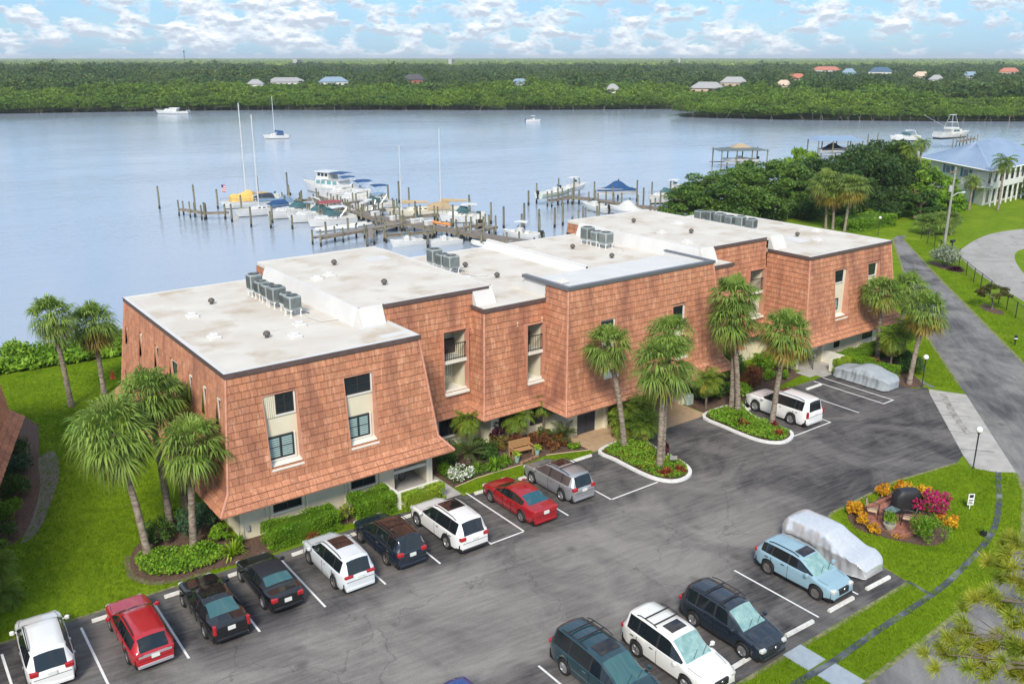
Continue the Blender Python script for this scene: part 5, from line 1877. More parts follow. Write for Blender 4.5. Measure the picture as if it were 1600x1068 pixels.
# garden bed in front of the left balcony
shrub("white_flower_bush", 26.1, 40.2, 0.72, 0.75, cover_m, "bush covered in small white flowers beside the concrete walk", leaf=0.07, m2=petal_m, f2=0.55, leaf2=0.085, n=1500)
for (x, y, r, h, lab) in [(27.5, 40.5, 0.5, 0.6, "grassy tuft in the garden bed behind the white flowers"), (28.5, 40.1, 0.75, 0.75, "largest bright grassy tuft in the garden bed"), (29.5, 40.4, 0.5, 0.6, "grassy tuft left of the wooden bench")]:
 spiky("grassy_tuft", x, y, r, h, cover_m, 130, lab, "plant", "grassy tufts in the garden bed", 0.03)
for (x, y, r, h, m_, lab) in [(32.9, 41.3, 0.75, 0.75, croton_m, "reddish croton right of the wooden bench"), (33.6, 40.6, 0.7, 0.7, croton_m, "reddish croton nearest the dark door"), (31.7, 42.2, 0.7, 0.75, croton_m, "reddish croton behind the wooden bench"),
                              (30.4, 42.3, 0.75, 0.85, leafm("speckled_croton", (0.13, 0.12, 0.02), (0.24, 0.17, 0.03)), "speckled yellow croton left behind the bench"), (29.4, 42.4, 0.8, 0.9, hedged_m, "dark bush under the left balcony's date palm"), (27.0, 43.2, 0.9, 1.0, hedged_m, "dark bush by the walk under the left balcony"), (26.3, 42.0, 0.8, 0.9, hedged_m, "dark bush between the walk and the cycad"),
                              (33.9, 42.1, 0.5, 0.6, hedged_m, "small dark bush by the wall behind the crotons")]:
 shrub("croton", x, y, r, h, m_, lab, leaf=0.10)
shrub("red_ti_plant", 30.75, 43.0, 0.5, 1.5, purple_m, "dark purple ti plant against the pale wall", leaf=0.26, n=160, clumps=9)
ground_cover("bed_plants", [(25.4, 39.7), (29.8, 39.9), (29.6, 41.2), (25.4, 41.5)], 0.25, 140, 0.14, hedged_m, "low mixed foliage in the garden bed left of the bench", "plants")
# islands
ground_cover("island_ground_cover", [(x * 0.9 + 36.7 * 0.1, y * 0.94 + 35.5 * 0.06) for x, y in ISL1], 0.38, 520, 0.11, cover_m, "dense green ground cover on the island by the empty stall", "plants", red_m, 0.03, 0.1)
ground_cover("island_ground_cover", [(x * 0.9 + 46 * 0.1, y * 0.94 + 35.5 * 0.06) for x, y in ISL2], 0.38, 480, 0.12, cover_m, "dense green ground cover on the island by the white SUV", "plants", None, 0.03, 0.1)
for (x, y, r, lab) in [(36.0, 33.3, 0.5, "reddish low plants at the tip of the entry island"), (36.9, 33.1, 0.4, "second clump of reddish low plants at the entry island's tip"), (45.4, 35.6, 0.62, "red-leaved bromeliads on the island left of the white SUV"), (47.0, 34.2, 0.35, "red-leaved plant at the foot of the golden palm"), (46.0, 33.0, 0.5, "orange-red low plants at the tip of the white SUV's island")]:
 spiky("red_bromeliad", x, y, r, 0.42, red_m if x > 45 and y > 33.5 else leafm("orange_leaf", (0.34, 0.10, 0.03), (0.25, 0.05, 0.03)), 70, lab, "plant", None, 0.04, 0.2)
shrub("red_ti_plant", 37.7, 35.2, 0.4, 1.15, purple_m, "crimson ti plant beside the island's thick palm trunk", leaf=0.24, n=120, clumps=7, z0=0.1)
# right-hand beds
for (x, y, r, h, m_, lab) in [(56.6, 41.0, 1.35, 2.3, hedge_m, "tall glossy green shrub left of the right porch"), (55.2, 41.8, 1.1, 1.8, hedge_m, "green shrub behind the white SUV against the wall"), (53.3, 41.2, 1.0, 1.0, croton_m, "reddish shrub behind the white SUV"), (51.6, 40.2, 0.9, 0.9, croton_m, "reddish shrub right of the twin palm trunks"),
                              (49.6, 39.6, 1.0, 1.0, cover_m, "light green shrub behind the white SUV's bonnet"), (48.2, 40.2, 1.0, 1.1, hedged_m, "dark shrub behind the twin palm trunks"), (52.3, 42.3, 1.2, 2.0, hedged_m, "dark tall shrub in the wall corner behind the white SUV"),
                              (64.6, 34.9, 1.1, 1.1, hedged_m, "dark round shrub behind the right-end globe lamp"), (65.7, 36.0, 1.1, 1.2, hedged_m, "dark shrub beside the driveway at the right end"), (63.4, 37.6, 0.8, 0.7, croton_m, "brownish shrub under the right-end palms"), (66.6, 38.5, 1.0, 1.2, hedged_m, "dark shrub at the foot of the right end wall")]:
 shrub("bed_shrub", x, y, r, h, m_, lab, leaf=0.13)
grass_patch("grass", [(52, 38.42), (57.3, 38.42), (57.3, 39.5), (53, 38.9)], 120, 0.08, "small grass patch beside the right porch walk")

# barbecue island flowers
for (x, y, r, h, lab) in [(40.75, 24.0, 0.5, 0.75, "yellow croton left of the patio, nearest the car park"), (40.1, 22.9, 0.5, 0.75, "yellow croton at the patio's near left corner"), (39.9, 22.3, 0.35, 0.5, "small yellow croton below the left patio chair")]:
 shrub("yellow_croton", x, y, r, h, crotony_m, lab, leaf=0.13, n=600, group=None)
for (x, y, r, h, lab) in [(44.0, 24.4, 0.55, 0.7, "yellow croton left behind the covered grill"), (45.2, 23.9, 0.5, 0.7, "yellow croton behind the covered grill"), (45.6, 23.0, 0.5, 0.7, "yellow croton right behind the covered grill"), (45.0, 22.0, 0.5, 0.7, "yellow croton behind the magenta bougainvillea"), (43.7, 20.5, 0.55, 0.8, "yellow croton right of the round green bush"), (43.1, 20.0, 0.45, 0.6, "low yellow croton at the patio bed's right tip")]:
 shrub("yellow_croton", x, y, r, h, crotony_m, lab, leaf=0.13, n=520)
shrub("bougainvillea", 43.75, 21.35, 0.9, 1.45, hedge_m, "magenta bougainvillea bush beside the covered grill", leaf=0.11, m2=boug_m, f2=0.9, leaf2=0.14, n=1500)
shrub("green_bush", 41.5, 20.1, 0.95, 1.25, hedge_m, "round green bush at the front of the patio", leaf=0.10, n=2300)
ground_cover("orange_flowers", [(40.0, 21.6), (40.2, 21.0), (40.7, 20.8), (40.6, 21.5)], 0.2, 160, 0.10, crotony_m, "low orange flowers edging the patio", "plants")

# shrubs along the driveway and the fence
shrub("silver_bush", 102.6, 53.0, 1.75, 2.5, silver_sh, "silver-green bush at the head of the black fence", leaf=0.22, n=2600)
spiky("purple_plants", 102.0, 51.3, 1.1, 0.5, purple_m, 160, "purple low plants below the silver bush", "plant", None, 0.06)
broad_tree("small_round_tree", 88.4, 40.4, 1.45, 2.5, leafm("ixora_leaf", (0.08, 0.10, 0.025), (0.13, 0.11, 0.03)), "small round-headed tree by the black fence", n=3000, clumps=30, leaf=0.17, trunk=0.09, zc=0.62, bm=bark_pale)
boxhedge("clipped_hedge", 113.2, 123.5, 71.5, 76.0, 1.7, hedge_m, "long clipped hedge behind the building's right end lawn", leaf=0.2, dens=60)

# big trees between the building and the pale house
for (x, y, r, h, m_, n, lab) in [(108.5, 91, 8.0, 7.2, oak_m, 26000, "large spreading oak directly behind the building's right roof"), (117.5, 89, 7.0, 7.8, oak_m, 22000, "large oak right of the first, behind the three palms"), (101.5, 91.5, 4.6, 4.9, oak_m, 9000, "lower oak at the left end of the tree mass by the dock"),
                              (128, 90, 5.6, 7.6, oakd_m, 12000, "dark oak behind the tall palms"), (131.5, 83, 6.6, 9.6, oakd_m, 15000, "dark oak left of the pale house"), (140, 85, 7.0, 10.6, oakd_m, 15000, "tall dark oak with grey limbs left of the blue roof"), (124, 80.5, 5.2, 6.6, oakd_m, 10000, "dark tree right behind the tall palms' trunks"),
                              (121.5, 98.5, 3.6, 7.2, oak_m, 4200, "airy tree rising towards the near boathouse"), (139.5, 76, 4.4, 6.4, lime_m, 7000, "bright green tree beside the pale house's wall"), (146, 87, 4.2, 9.4, lime_m, 4800, "yellow-green tree touching the blue roof's left end"), (136, 98, 3.4, 8.6, lime_m, 3600, "light green tree below the far boathouse"),
                              (132, 73.2, 3.2, 4.4, hedged_m, 4200, "dark tree behind the utility pole"), (136.4, 71.0, 2.2, 4.0, hedge_m, 2600, "green tree right of the utility pole"), (166.5, 71.0, 3.2, 5.0, hedge_m, 4200, "green tree at the right frame edge before the pale house")]:
 broad_tree("oak_tree" if m_ in (oak_m, oakd_m) else "leafy_tree", x, y, r, h, m_, lab, n=n, clumps=int(26 + 9 * r), leaf=0.42, group="trees between the building and the pale house", trunk=0.28, zc=0.38, squash=0.9, bm=bark_pale if "grey limbs" in lab else bark_m)
for (x, y, r, h, m_, lab) in [(104.5, 85.5, 2.6, 2.6, oak_m, "bushy undergrowth below the large oak, left"), (110.5, 84.5, 2.8, 2.6, oakd_m, "bushy undergrowth below the large oak, right"), (116.5, 83, 2.8, 2.8, oakd_m, "undergrowth behind the three tall palms, left"), (121.5, 78.5, 2.6, 2.6, oakd_m, "undergrowth behind the three tall palms, right"), (127.5, 75.5, 2.4, 2.4, oakd_m, "undergrowth right of the long clipped hedge"), (135.5, 79.5, 2.8, 3.0, oakd_m, "undergrowth below the tall dark oak")]:
 shrub("undergrowth", x, y, r, h, m_, lab, leaf=0.36, n=2600, clumps=40, group="undergrowth below the oaks")
for (x, y, r, h, m_, lab) in [(46.9, 41.0, 0.8, 0.9, hedged_m, "dark shrub at the wall beside the utility box"), (50.4, 39.2, 0.7, 0.6, cover_m, "low light green shrub right of the twin palm trunks"), (54.4, 40.2, 0.7, 0.7, cover_m, "low green shrub behind the white SUV's tail"), (55.6, 40.0, 0.6, 0.55, hedge_m, "low green shrub near the right porch walk"),
                              (31.2, 41.6, 0.5, 0.6, hedged_m, "small dark shrub right behind the bench"), (25.9, 41.2, 0.6, 0.7, hedge_m, "green shrub behind the white flower bush"), (28.9, 41.3, 0.7, 0.8, hedged_m, "dark shrub between cycad and bench"), (33.0, 40.2, 0.45, 0.45, croton_m, "low reddish croton at the bed's front edge"), (34.2, 39.6, 0.4, 0.4, hedge_m, "low green shrub at the garden bed's right tip"),
                              (10.9, 44.6, 0.8, 0.9, hedge_m, "green shrub behind the corner palm trunks"), (16.2, 39.0, 0.4, 0.35, croton_m, "tiny reddish shrub in front of the long clipped hedge")]:
 shrub("bed_shrub", x, y, r, h, m_, lab, leaf=0.12)
for (x, y, r, h, lab) in [(120.3, 65.0, 2.0, 2.5, "left palm thicket at the driveway's end"), (122.2, 63.5, 1.9, 2.7, "right palm thicket at the driveway's end")]:
 o = thing("saw_palmetto", lab, "palm bush", (x, y, 0), 0, "palm thickets at the driveway's end")
 for j in range(4):
  q = link("crown", SAB[(j + 2) % 4][0], o)
  q.location = (random.uniform(-1, 1), random.uniform(-1, 1), h * random.uniform(0.45, 0.75))
  q.rotation_euler = (0, 0, random.uniform(0, 6))
  q.scale = (0.95,) * 3
 mb = MB()
 for j in range(5):
  a = j * 1.25
  mb.tube([(0.5 * math.cos(a), 0.5 * math.sin(a), -0.05), (0.75 * math.cos(a), 0.75 * math.sin(a), h * 0.6)], 0.1, 6)
 mb.build("stem", trunk_m, o, True)
# ------------------------------------------------------------------ cars
tyre_m = rubber_m
clad_m = mat("black_plastic_cladding", (0.022, 0.022, 0.024), 0.6)
under_m = mat("car_underside", (0.008, 0.008, 0.008), 0.9)
rim_m = mat("alloy_rim", (0.45, 0.45, 0.46), 0.3, metal=0.7)
rimd_m = mat("dark_alloy_rim", (0.24, 0.22, 0.21), 0.35, metal=0.5)
tail_m = mat("red_tail_lamp", (0.40, 0.012, 0.016), 0.12, coat=1.0)
tailw_m = mat("clear_lamp", (0.75, 0.70, 0.68), 0.12, coat=1.0)
head_m = mat("headlamp_lens", (0.62, 0.62, 0.58), 0.1, coat=1.0)
carglass_m = mat("car_window_glass", (0.010, 0.015, 0.018), 0.05, spec=0.8)
tealglass_m = mat("tinted_car_glass", (0.040, 0.115, 0.125), 0.05, spec=0.8)
shade_m = mat("windscreen_sunshade", (0.30, 0.46, 0.44), 0.15, spec=0.7, col2=(0.18, 0.33, 0.33), nscale=4)
plate_m = mat("number_plate", (0.72, 0.74, 0.70), 0.5)
chrome_m = mat("chrome_trim", (0.62, 0.62, 0.63), 0.15, metal=0.9)
sunroof_m = mat("sunroof_glass", (0.020, 0.016, 0.016), 0.05, spec=0.8)

def paint(name, c, rough=0.32, metal=0.0):
 return mat("paint_" + name, c, rough, metal=metal, coat=1.0)

def car_wheel(o, x, y, r, w, rimm, nsp=5):
 t = bpy.data.objects.new("wheel", None)
 t.empty_display_size = 0.1
 mb = MB()
 s = 1 if y > 0 else -1
 mx = Matrix.Translation((x, y, r)) @ Matrix.Rotation(-s * math.pi / 2, 4, 'X')
 mb.lathe([(r * 0.66, -w / 2), (r * 0.93, -w / 2), (r, -w * 0.36), (r, w * 0.36), (r * 0.93, w / 2), (r * 0.66, w / 2), (r * 0.62, w * 0.25)], (0, 0, 0), 22, 0, mx)
 ty = mb.build("wheel", tyre_m, o, True)
 mb = MB()
 mb.lathe([(r * 0.66, w * 0.30), (r * 0.66, w * 0.44), (r * 0.61, w * 0.44), (r * 0.60, w * 0.22), (r * 0.10, w * 0.16)], (0, 0, 0), 20, 0, mx)
 for k in range(nsp):
  a = 2 * math.pi * k / nsp
  m2 = mx @ Matrix.Rotation(a, 4, 'Z')
  mb.add([(0.03, -r * 0.10, w * 0.40), (r * 0.62, -r * 0.075, w * 0.40), (r * 0.62, r * 0.075, w * 0.40), (0.03, r * 0.10, w * 0.40), (0.03, -r * 0.10, w * 0.2), (r * 0.62, -r * 0.075, w * 0.2), (r * 0.62, r * 0.075, w * 0.2), (0.03, r * 0.10, w * 0.2)],
               [(0, 1, 2, 3), (0, 4, 5, 1), (2, 6, 7, 3), (1, 5, 6, 2)], 0, m2)
 mb.lathe([(r * 0.16, w * 0.3), (r * 0.14, w * 0.43)], (0, 0, 0), 10, 0, mx)
 mb.build("rim", rimm, ty)

def lerp(a, b, t):
 return a + (b - a) * t

def car(name, label, cat, loc, rz, pm, L=4.7, W=1.85, prof=None, ws=(0.35, 1.15), rg=(-2.28, -2.0), belt=1.03, side=(-1.95, 1.0), pillars=((-0.95, -0.85), (0.0, 0.1)), wb=2.7, wx=0.05, r=0.35,
  clad=None, rim=None, glass=None, wglass=None, sunroof=None, rails=None, bars=False, roofm=None, tails='suv', tailz=0.95, plate=True, handles=True, headz=0.72, tumble=0.745, grille=True, soft=False, bumper=None, nsp=5, mirror=True, rglass=None, stripe=None, ztl=0.26):
 o = thing(name, label, cat, (loc[0], loc[1], 0.008), rz, "cars parked on the lot")
 glass = glass or carglass_m
 wglass = wglass or glass
 rglass = rglass or glass
 rim = rim or rim_m
 px = np.array([p[0] for p in prof])
 pz = np.array([p[1] for p in prof])
 xf, xr = wx + wb / 2, wx - wb / 2
 ra = r + 0.045
 keys = list(px) + list(ws) + list(rg) + list(side) + [v for p in pillars for v in p]
 arc = [c + ra * math.sin(t) for c in (xf, xr) for t in np.linspace(-math.pi / 2, math.pi / 2, 11)]
 xs = np.unique(np.round(np.concatenate([np.linspace(-L / 2, L / 2, 30), keys, arc]), 3))
 xs = xs[(xs >= -L / 2) & (xs <= L / 2)]
 keep = [xs[0]]
 ks = set(np.round(keys, 3))
 for x in xs[1:]:
  if x - keep[-1] > 0.025 or x in ks:
   keep.append(x)
 xs = np.array(keep)
 top = np.interp(xs, px, pz)
 rings, sh_l, cab_l = [], [], []
 for x, zt in zip(xs, top):
  e = max(0.0, (abs(x) - (L / 2 - 0.75)) / 0.75)
  hw = W / 2 * (1 - 0.20 * e ** 2.4) * (1 - 0.015 * abs(x))
  zb = 0.21
  if e > 0.5:
   zb = 0.24 + 0.05 * e
  for c in (xf, xr):
   if abs(x - c) < ra:
    zb = max(zb, r + math.sqrt(ra * ra - (x - c) ** 2))
  bl = belt + 0.03 * (-(x) / (L / 2))
  sh = min(bl, zt - 0.05)
  cab = min(1.0, max(0.0, (zt - sh - 0.06) / 0.25))
  zb = min(zb, sh - 0.12)
  yr = hw * lerp(0.84, tumble * (1 - 0.05 * max(0, -x / (L / 2)) ** 2), cab)
  zg = lerp(sh + 0.4 * (zt - sh), sh + 0.015, cab)
  zgt = lerp(sh + 0.75 * (zt - sh), zt - 0.10, cab)
  y5 = hw * lerp(0.93, 0.945, cab)
  zm = lerp(zb, sh, 0.5)
  half = [(hw * 0.91, zb), (hw * 0.985, lerp(zb, sh, 0.18)), (hw, zm), (hw * 0.988, lerp(zb, sh, 0.86)), (hw * 0.965, sh), (y5, zg), (yr, zgt), (yr * 0.90, lerp(zt - 0.008, zt - 0.038, cab)), (yr * 0.5, zt - 0.002), (0, zt + 0.010)]
  rings.append([(x, y, z) for y, z in half] + [(x, -y, z) for y, z in half[-2::-1]])
  cab_l.append(cab)
 n = len(rings[0])
 parts = {}

 def put(key, quad):
  parts.setdefault(key, []).append(quad)
 in_p = lambda xm: any(a - 0.001 <= xm <= b + 0.001 for a, b in pillars)
 for i in range(len(xs) - 1):
  xm = (xs[i] + xs[i + 1]) / 2
  cb = min(cab_l[i], cab_l[i + 1])
  for j in range(n - 1):
   jj = j if j < 9 else n - 2 - j
   q = (rings[i][j], rings[i][j + 1], rings[i + 1][j + 1], rings[i + 1][j])
   key = "body"
   if jj == 5 and side[0] <= xm <= side[1] and cb > 0.02:
    if in_p(xm):
     key = "pillar"
    else:
     seg = sum(1 for a, b in pillars if xm > b)
     key = ("side_window", seg, j < 9)
   elif jj >= 7 and ws[0] <= xm <= ws[1]:
    key = "windshield"
   elif jj >= 7 and rg[0] <= xm <= rg[1]:
    key = "rear_window"
   elif jj == 0 and clad:
    key = "cladding"
   elif roofm is not None and jj >= 6 and rg[0] <= xm <= ws[1]:
    key = "roof"
   elif soft and jj >= 5 and rg[0] - 0.1 <= xm <= ws[0]:
    key = "roof"
   put(key, q)
 put("body", tuple(rings[0][::-1]))
 put("body", tuple(rings[-1]))
 mm = {"body": pm, "pillar": clad_m, "windshield": wglass, "rear_window": rglass, "cladding": clad or pm, "roof": roofm or pm}
 for key, qs in parts.items():
  mb = MB()
  idx = {}
  for q in qs:
   f = []
   for p in q:
    p = tuple(round(c, 4) for c in p)
    if p not in idx:
     idx[p] = len(mb.v)
     mb.v.append(p)
    if not f or f[-1] != idx[p]:
     f.append(idx[p])
   if len(set(f)) >= 3:
    mb.f.append(tuple(dict.fromkeys(f)))
    mb.m.append(0)
  nm = key if isinstance(key, str) else key[0]
  mb.build(nm, mm.get(nm, glass), o, True)
 mb = MB()
 mb.box(-L / 2 + 0.12, L / 2 - 0.15, -W / 2 * 0.86, W / 2 * 0.86, 0.2, 0.62)
 mb.build("underbody", under_m, o)
 for x in (xf, xr):
  for s in (-1, 1):
   car_wheel(o, x, s * (W / 2 - 0.115), r, 0.23, rim, nsp)
 hwE = W / 2 * 0.80
 zr = lambda x: float(np.interp(x, px, pz))
 for s in (-1, 1):
  mb = MB()
  if tails == 'tall':
   mb.rbox(-L / 2 - 0.015, -L / 2 + 0.14, s * hwE - 0.10, s * hwE + 0.055, tailz - 0.28, tailz + 0.14, 0.03)
  elif tails == 'wide':
   mb.rbox(-L / 2 - 0.012, -L / 2 + 0.12, min(s * hwE * 1.03, s * hwE * 0.45), max(s * hwE * 1.03, s * hwE * 0.45), tailz - 0.07, tailz + 0.05, 0.03)
  else:
   mb.rbox(-L / 2 - 0.012, -L / 2 + 0.22, min(s * hwE * 1.06, s * hwE * 0.62), max(s * hwE * 1.06, s * hwE * 0.62), tailz - 0.1, tailz + 0.08, 0.04)
  mb.build("tail_lamp", tail_m, o, True)
  mb = MB()
  mb.rbox(L / 2 - 0.34, L / 2 - 0.02, min(s * hwE * 1.07, s * hwE * 0.66), max(s * hwE * 1.07, s * hwE * 0.66), headz - 0.07, headz + 0.075, 0.05)
  mb.build("headlamp", head_m, o, True)
  if mirror:
   xm_ = ws[1] - 0.28
   mb = MB()
   mb.rbox(xm_ - 0.09, xm_ + 0.07, min(s * (W / 2 + 0.02), s * (W / 2 + 0.2)), max(s * (W / 2 + 0.02), s * (W / 2 + 0.2)), belt + 0.0, belt + 0.15, 0.04)
   mb.tube([(xm_, s * (W / 2 - 0.06), belt + 0.02), (xm_, s * (W / 2 + 0.06), belt + 0.05)], 0.03, 6)
   mb.build("door_mirror", pm if not clad else mat("mirror_black", (0.03, 0.03, 0.033), 0.3) if roofm else pm, o, True)
  if handles:
   for (a, b) in pillars[-2:]:
    mb = MB()
    mb.box(a - 0.28, a - 0.10, min(s * W / 2 * 0.985, s * (W / 2 + 0.018)), max(s * W / 2 * 0.985, s * (W / 2 + 0.018)), belt - 0.13, belt - 0.105)
    mb.build("door_handle", chrome_m if not clad else clad_m, o)
    mb = MB()
    mb.box(b - 0.012, b - 0.002, min(s * W / 2 * 0.97, s * (W / 2 + 0.003)), max(s * W / 2 * 0.97, s * (W / 2 + 0.003)), 0.34, belt - 0.06)
    mb.build("door_seam", under_m, o)
  if rails:
   mb = MB()
   pts = [(x, s * W / 2 * tumble * 0.93, zr(x) + (0.0 if k in (0, 6) else 0.055)) for k, x in enumerate(np.linspace(rails[0], rails[1], 7))]
   mb.tube(pts, 0.022, 6)
   mb.build("roof_rail", clad_m, o, True)
 if bars:
  for x in bars:
   mb = MB()
   mb.box(x - 0.03, x + 0.03, -W / 2 * tumble * 0.93, W / 2 * tumble * 0.93, zr(x) + 0.05, zr(x) + 0.08)
   mb.build("roof_bar", clad_m, o)
 if sunroof:
  a, b, w_ = sunroof
  mb = MB()
  nx = 4
  for k in range(nx):
   x0, x1 = lerp(a, b, k / nx), lerp(a, b, (k + 1) / nx)
   mb.add([(x0, -w_, zr(x0) + 0.013), (x1, -w_, zr(x1) + 0.013), (x1, 0, zr(x1) + 0.02), (x0, 0, zr(x0) + 0.02), (x1, w_, zr(x1) + 0.013), (x0, w_, zr(x0) + 0.013)], [(0, 1, 2, 3), (3, 2, 4, 5)])
  mb.build("sunroof", sunroof_m if not isinstance(glass, str) else glass, o, True)
 mb = MB()
 mb.rbox(-L / 2 - 0.03, -L / 2 + 0.3, -hwE * 0.98, hwE * 0.98, 0.27, 0.42, 0.05)
 mb.build("rear_bumper", bumper or (clad or pm), o, True)
 mb = MB()
 mb.rbox(L / 2 - 0.3, L / 2 + 0.03, -hwE * 0.96, hwE * 0.96, 0.24, 0.40, 0.05)
 mb.build("front_bumper", clad or pm, o, True)
 if grille:
  mb = MB()
  mb.rbox(L / 2 - 0.1, L / 2 + 0.02, -hwE * 0.5, hwE * 0.5, 0.47, headz + 0.03, 0.03)
  mb.build("grille", clad_m, o, True)
  mb = MB()
  mb.lathe([(0.06, 0), (0.05, 0.02)], (0, 0, 0), 12, 0, Matrix.Translation((L / 2 + 0.02, 0, headz - 0.04)) @ Matrix.Rotation(math.pi / 2, 4, 'Y'))
  mb.build("badge", chrome_m, o)
 if plate:
  mb = MB()
  mb.box(-L / 2 - 0.04, -L / 2 - 0.02 + 0.06, -0.16, 0.16, tailz - 0.22, tailz - 0.06)
  mb.build("number_plate", plate_m, o)
 mb = MB()
 zs_ = tailz - 0.26
 mb.box(-L / 2 - 0.006, -L / 2 + 0.02, -hwE * 0.92, hwE * 0.92, zs_ - 0.008, zs_ + 0.008)
 mb.build("tailgate_gap", under_m, o)
 for s in (-1, 1):
  mb = MB()
  x0_, x1_ = ws[1] + 0.12, L / 2 - 0.42
  pts = [(x_, s * W / 2 * 0.80 * (1 - 0.10 * ((x_ - x0_) / (x1_ - x0_)) ** 2), zr(x_) - 0.004) for x_ in np.linspace(x0_, x1_, 5)]
  mb.tube(pts, 0.009, 4)
  mb.build("bonnet_gap", under_m, o)
 mb = MB()
 for s in (-0.3, 0.25):
  xb = ws[1] - 0.03
  mb.tube([(xb, s * W / 2, zr(xb) + 0.02), (xb - 0.2, s * W / 2 + 0.42, zr(xb - 0.2) + 0.02)], 0.01, 4)
 mb.build("wiper", clad_m, o)
 if stripe:
  mb = MB()
  mb.box(-L / 2 - 0.015, -L / 2 + 0.02, -hwE * 0.9, hwE * 0.9, stripe - 0.05, stripe + 0.05)
  mb.build("trim_strip", mat("silver_trim", (0.55, 0.55, 0.56), 0.3, metal=0.5), o)
 return o

def suv_prof(L, H, hood=1.02, nose=0.86, tail=1.0, rgx=0.30, roof_r=0.42, wsx=0.36, wst=1.2):
 h = L / 2
 return [(-h, 0.62), (-h + 0.02, tail - 0.06), (-h + 0.06, tail), (-h + rgx, H - 0.09), (-h + rgx + 0.16, H - 0.025), (-h + rgx + 0.9, H), (wsx - 0.5, H - 0.01), (wsx - 0.12, H - 0.05), (wsx, H - 0.10), (wst, hood + 0.04), (wst + 0.12, hood), (h - 0.45, nose + 0.06), (h - 0.15, nose - 0.04), (h - 0.03, nose - 0.16), (h, 0.55)]

UP, DN = math.pi / 2, -math.pi / 2
def suv(label, x, y, rz, pm, L, W, H, **k):
 h = L / 2
 pk = {q: k.pop(q) for q in ("hood", "nose", "tail", "rgx", "wsx", "wst") if q in k}
 pr = suv_prof(L, H, **pk)
 rgx, wsx, wst = pk.get("rgx", 0.30), pk.get("wsx", 0.36), pk.get("wst", 1.2)
 a = dict(L=L, W=W, prof=pr, ws=(wsx, wst), rg=(-h + 0.06, -h + rgx), side=(-h + 0.42, wst - 0.12), pillars=((-h + 0.98, -h + 1.06), (-0.42, -0.34), (wst - 0.42, wst - 0.36)), clad=clad_m, rails=(-h + rgx + 0.3, wsx - 0.2))
 a["pillars"] = ((-h + 1.0, -h + 1.08), (-0.3, -0.2))
 a.update(k)
 return car("parked_suv", label, "car", (x, y), rz, pm, **a)

white_p = paint("white", (0.80, 0.80, 0.79))
pearl_p = paint("pearl", (0.68, 0.72, 0.75))
black_p = paint("black", (0.008, 0.009, 0.011), 0.22)
navy_p = paint("navy", (0.010, 0.018, 0.032), 0.22)
red_p = paint("red", (0.42, 0.012, 0.020), 0.3)
dred_p = paint("dark_red", (0.33, 0.006, 0.012), 0.28)
silver_p = paint("silver", (0.42, 0.43, 0.45), 0.3, 0.5)
ice_p = paint("ice_blue", (0.27, 0.42, 0.50), 0.3)
teal_p = paint("dark_teal", (0.020, 0.055, 0.070), 0.25, 0.2)
char_p = paint("charcoal", (0.020, 0.028, 0.042), 0.22, 0.2)
blue_p = paint("bright_blue", (0.012, 0.05, 0.22), 0.25)

# left row, noses to the building
suv("white SUV with black windows at the left frame edge of the lower row", 3.42, 36.55, UP - 0.05, white_p, 4.65, 1.84, 1.70, clad=None, wx=0.0, wb=2.7, tail=0.98)
wp = [(-2.42, 0.6), (-2.4, 0.82), (-2.34, 0.9), (-1.98, 1.36), (-1.8, 1.42), (-0.8, 1.45), (0.0, 1.43), (0.28, 1.36), (1.1, 0.93), (1.22, 0.90), (2.1, 0.82), (2.32, 0.74), (2.42, 0.5)]
car("parked_wagon", "red station wagon with grey tailgate strip, second car from the left", "car", (6.87, 35.62), UP, red_p, L=4.84, W=1.80, prof=wp, ws=(0.28, 1.1), rg=(-2.34, -1.98), belt=0.88, side=(-1.95, 0.95), pillars=((-1.05, -0.93), (-0.1, 0.0)), wb=2.76, wx=0.0, r=0.32, tailz=0.82, tails='suv', stripe=0.76, headz=0.66, bumper=mat("scuffed_bumper", (0.35, 0.33, 0.36), 0.4), rails=(-1.7, -0.1), plate=True)
sp = [(-2.42, 0.6), (-2.41, 0.92), (-2.3, 1.02), (-1.75, 1.06), (-0.95, 1.36), (-0.7, 1.42), (-0.1, 1.44), (0.3, 1.38), (1.15, 0.98), (1.25, 0.95), (2.05, 0.86), (2.33, 0.74), (2.42, 0.5)]
car("parked_sedan", "black sedan with tall red tail lamps and a sunroof, third car from the left", "car", (9.93, 35.45), UP, black_p, L=4.84, W=1.79, prof=sp, ws=(0.3, 1.15), rg=(-1.72, -0.98), belt=0.95, side=(-1.35, 1.0), pillars=((-0.55, -0.45), (0.15, 0.22)), wb=2.88, wx=0.05, r=0.33, tails='tall', tailz=0.92, sunroof=(-0.6, 0.2, 0.5), rglass=tealglass_m, headz=0.68)
bp_ = [(-2.23, 0.55), (-2.22, 0.86), (-2.1, 0.95), (-1.6, 0.98), (-1.45, 1.02), (-0.7, 1.33), (-0.4, 1.37), (0.0, 1.37), (0.25, 1.33), (0.95, 0.96), (1.08, 0.92), (1.9, 0.82), (2.15, 0.70), (2.23, 0.5)]
car("parked_convertible", "black convertible with dark fabric roof, fourth car from the left", "car", (12.72, 35.95), UP, black_p, L=4.48, W=1.76, prof=bp_, ws=(0.25, 0.95), rg=(-1.35, -0.85), belt=0.93, side=(-0.95, 0.85), pillars=((-0.3, -0.24),), wb=2.73, wx=0.06, r=0.32, tails='suv', tailz=0.80, roofm=mat("fabric_roof", (0.012, 0.014, 0.02), 0.75), soft=True, rglass=tealglass_m, headz=0.62, handles=False)
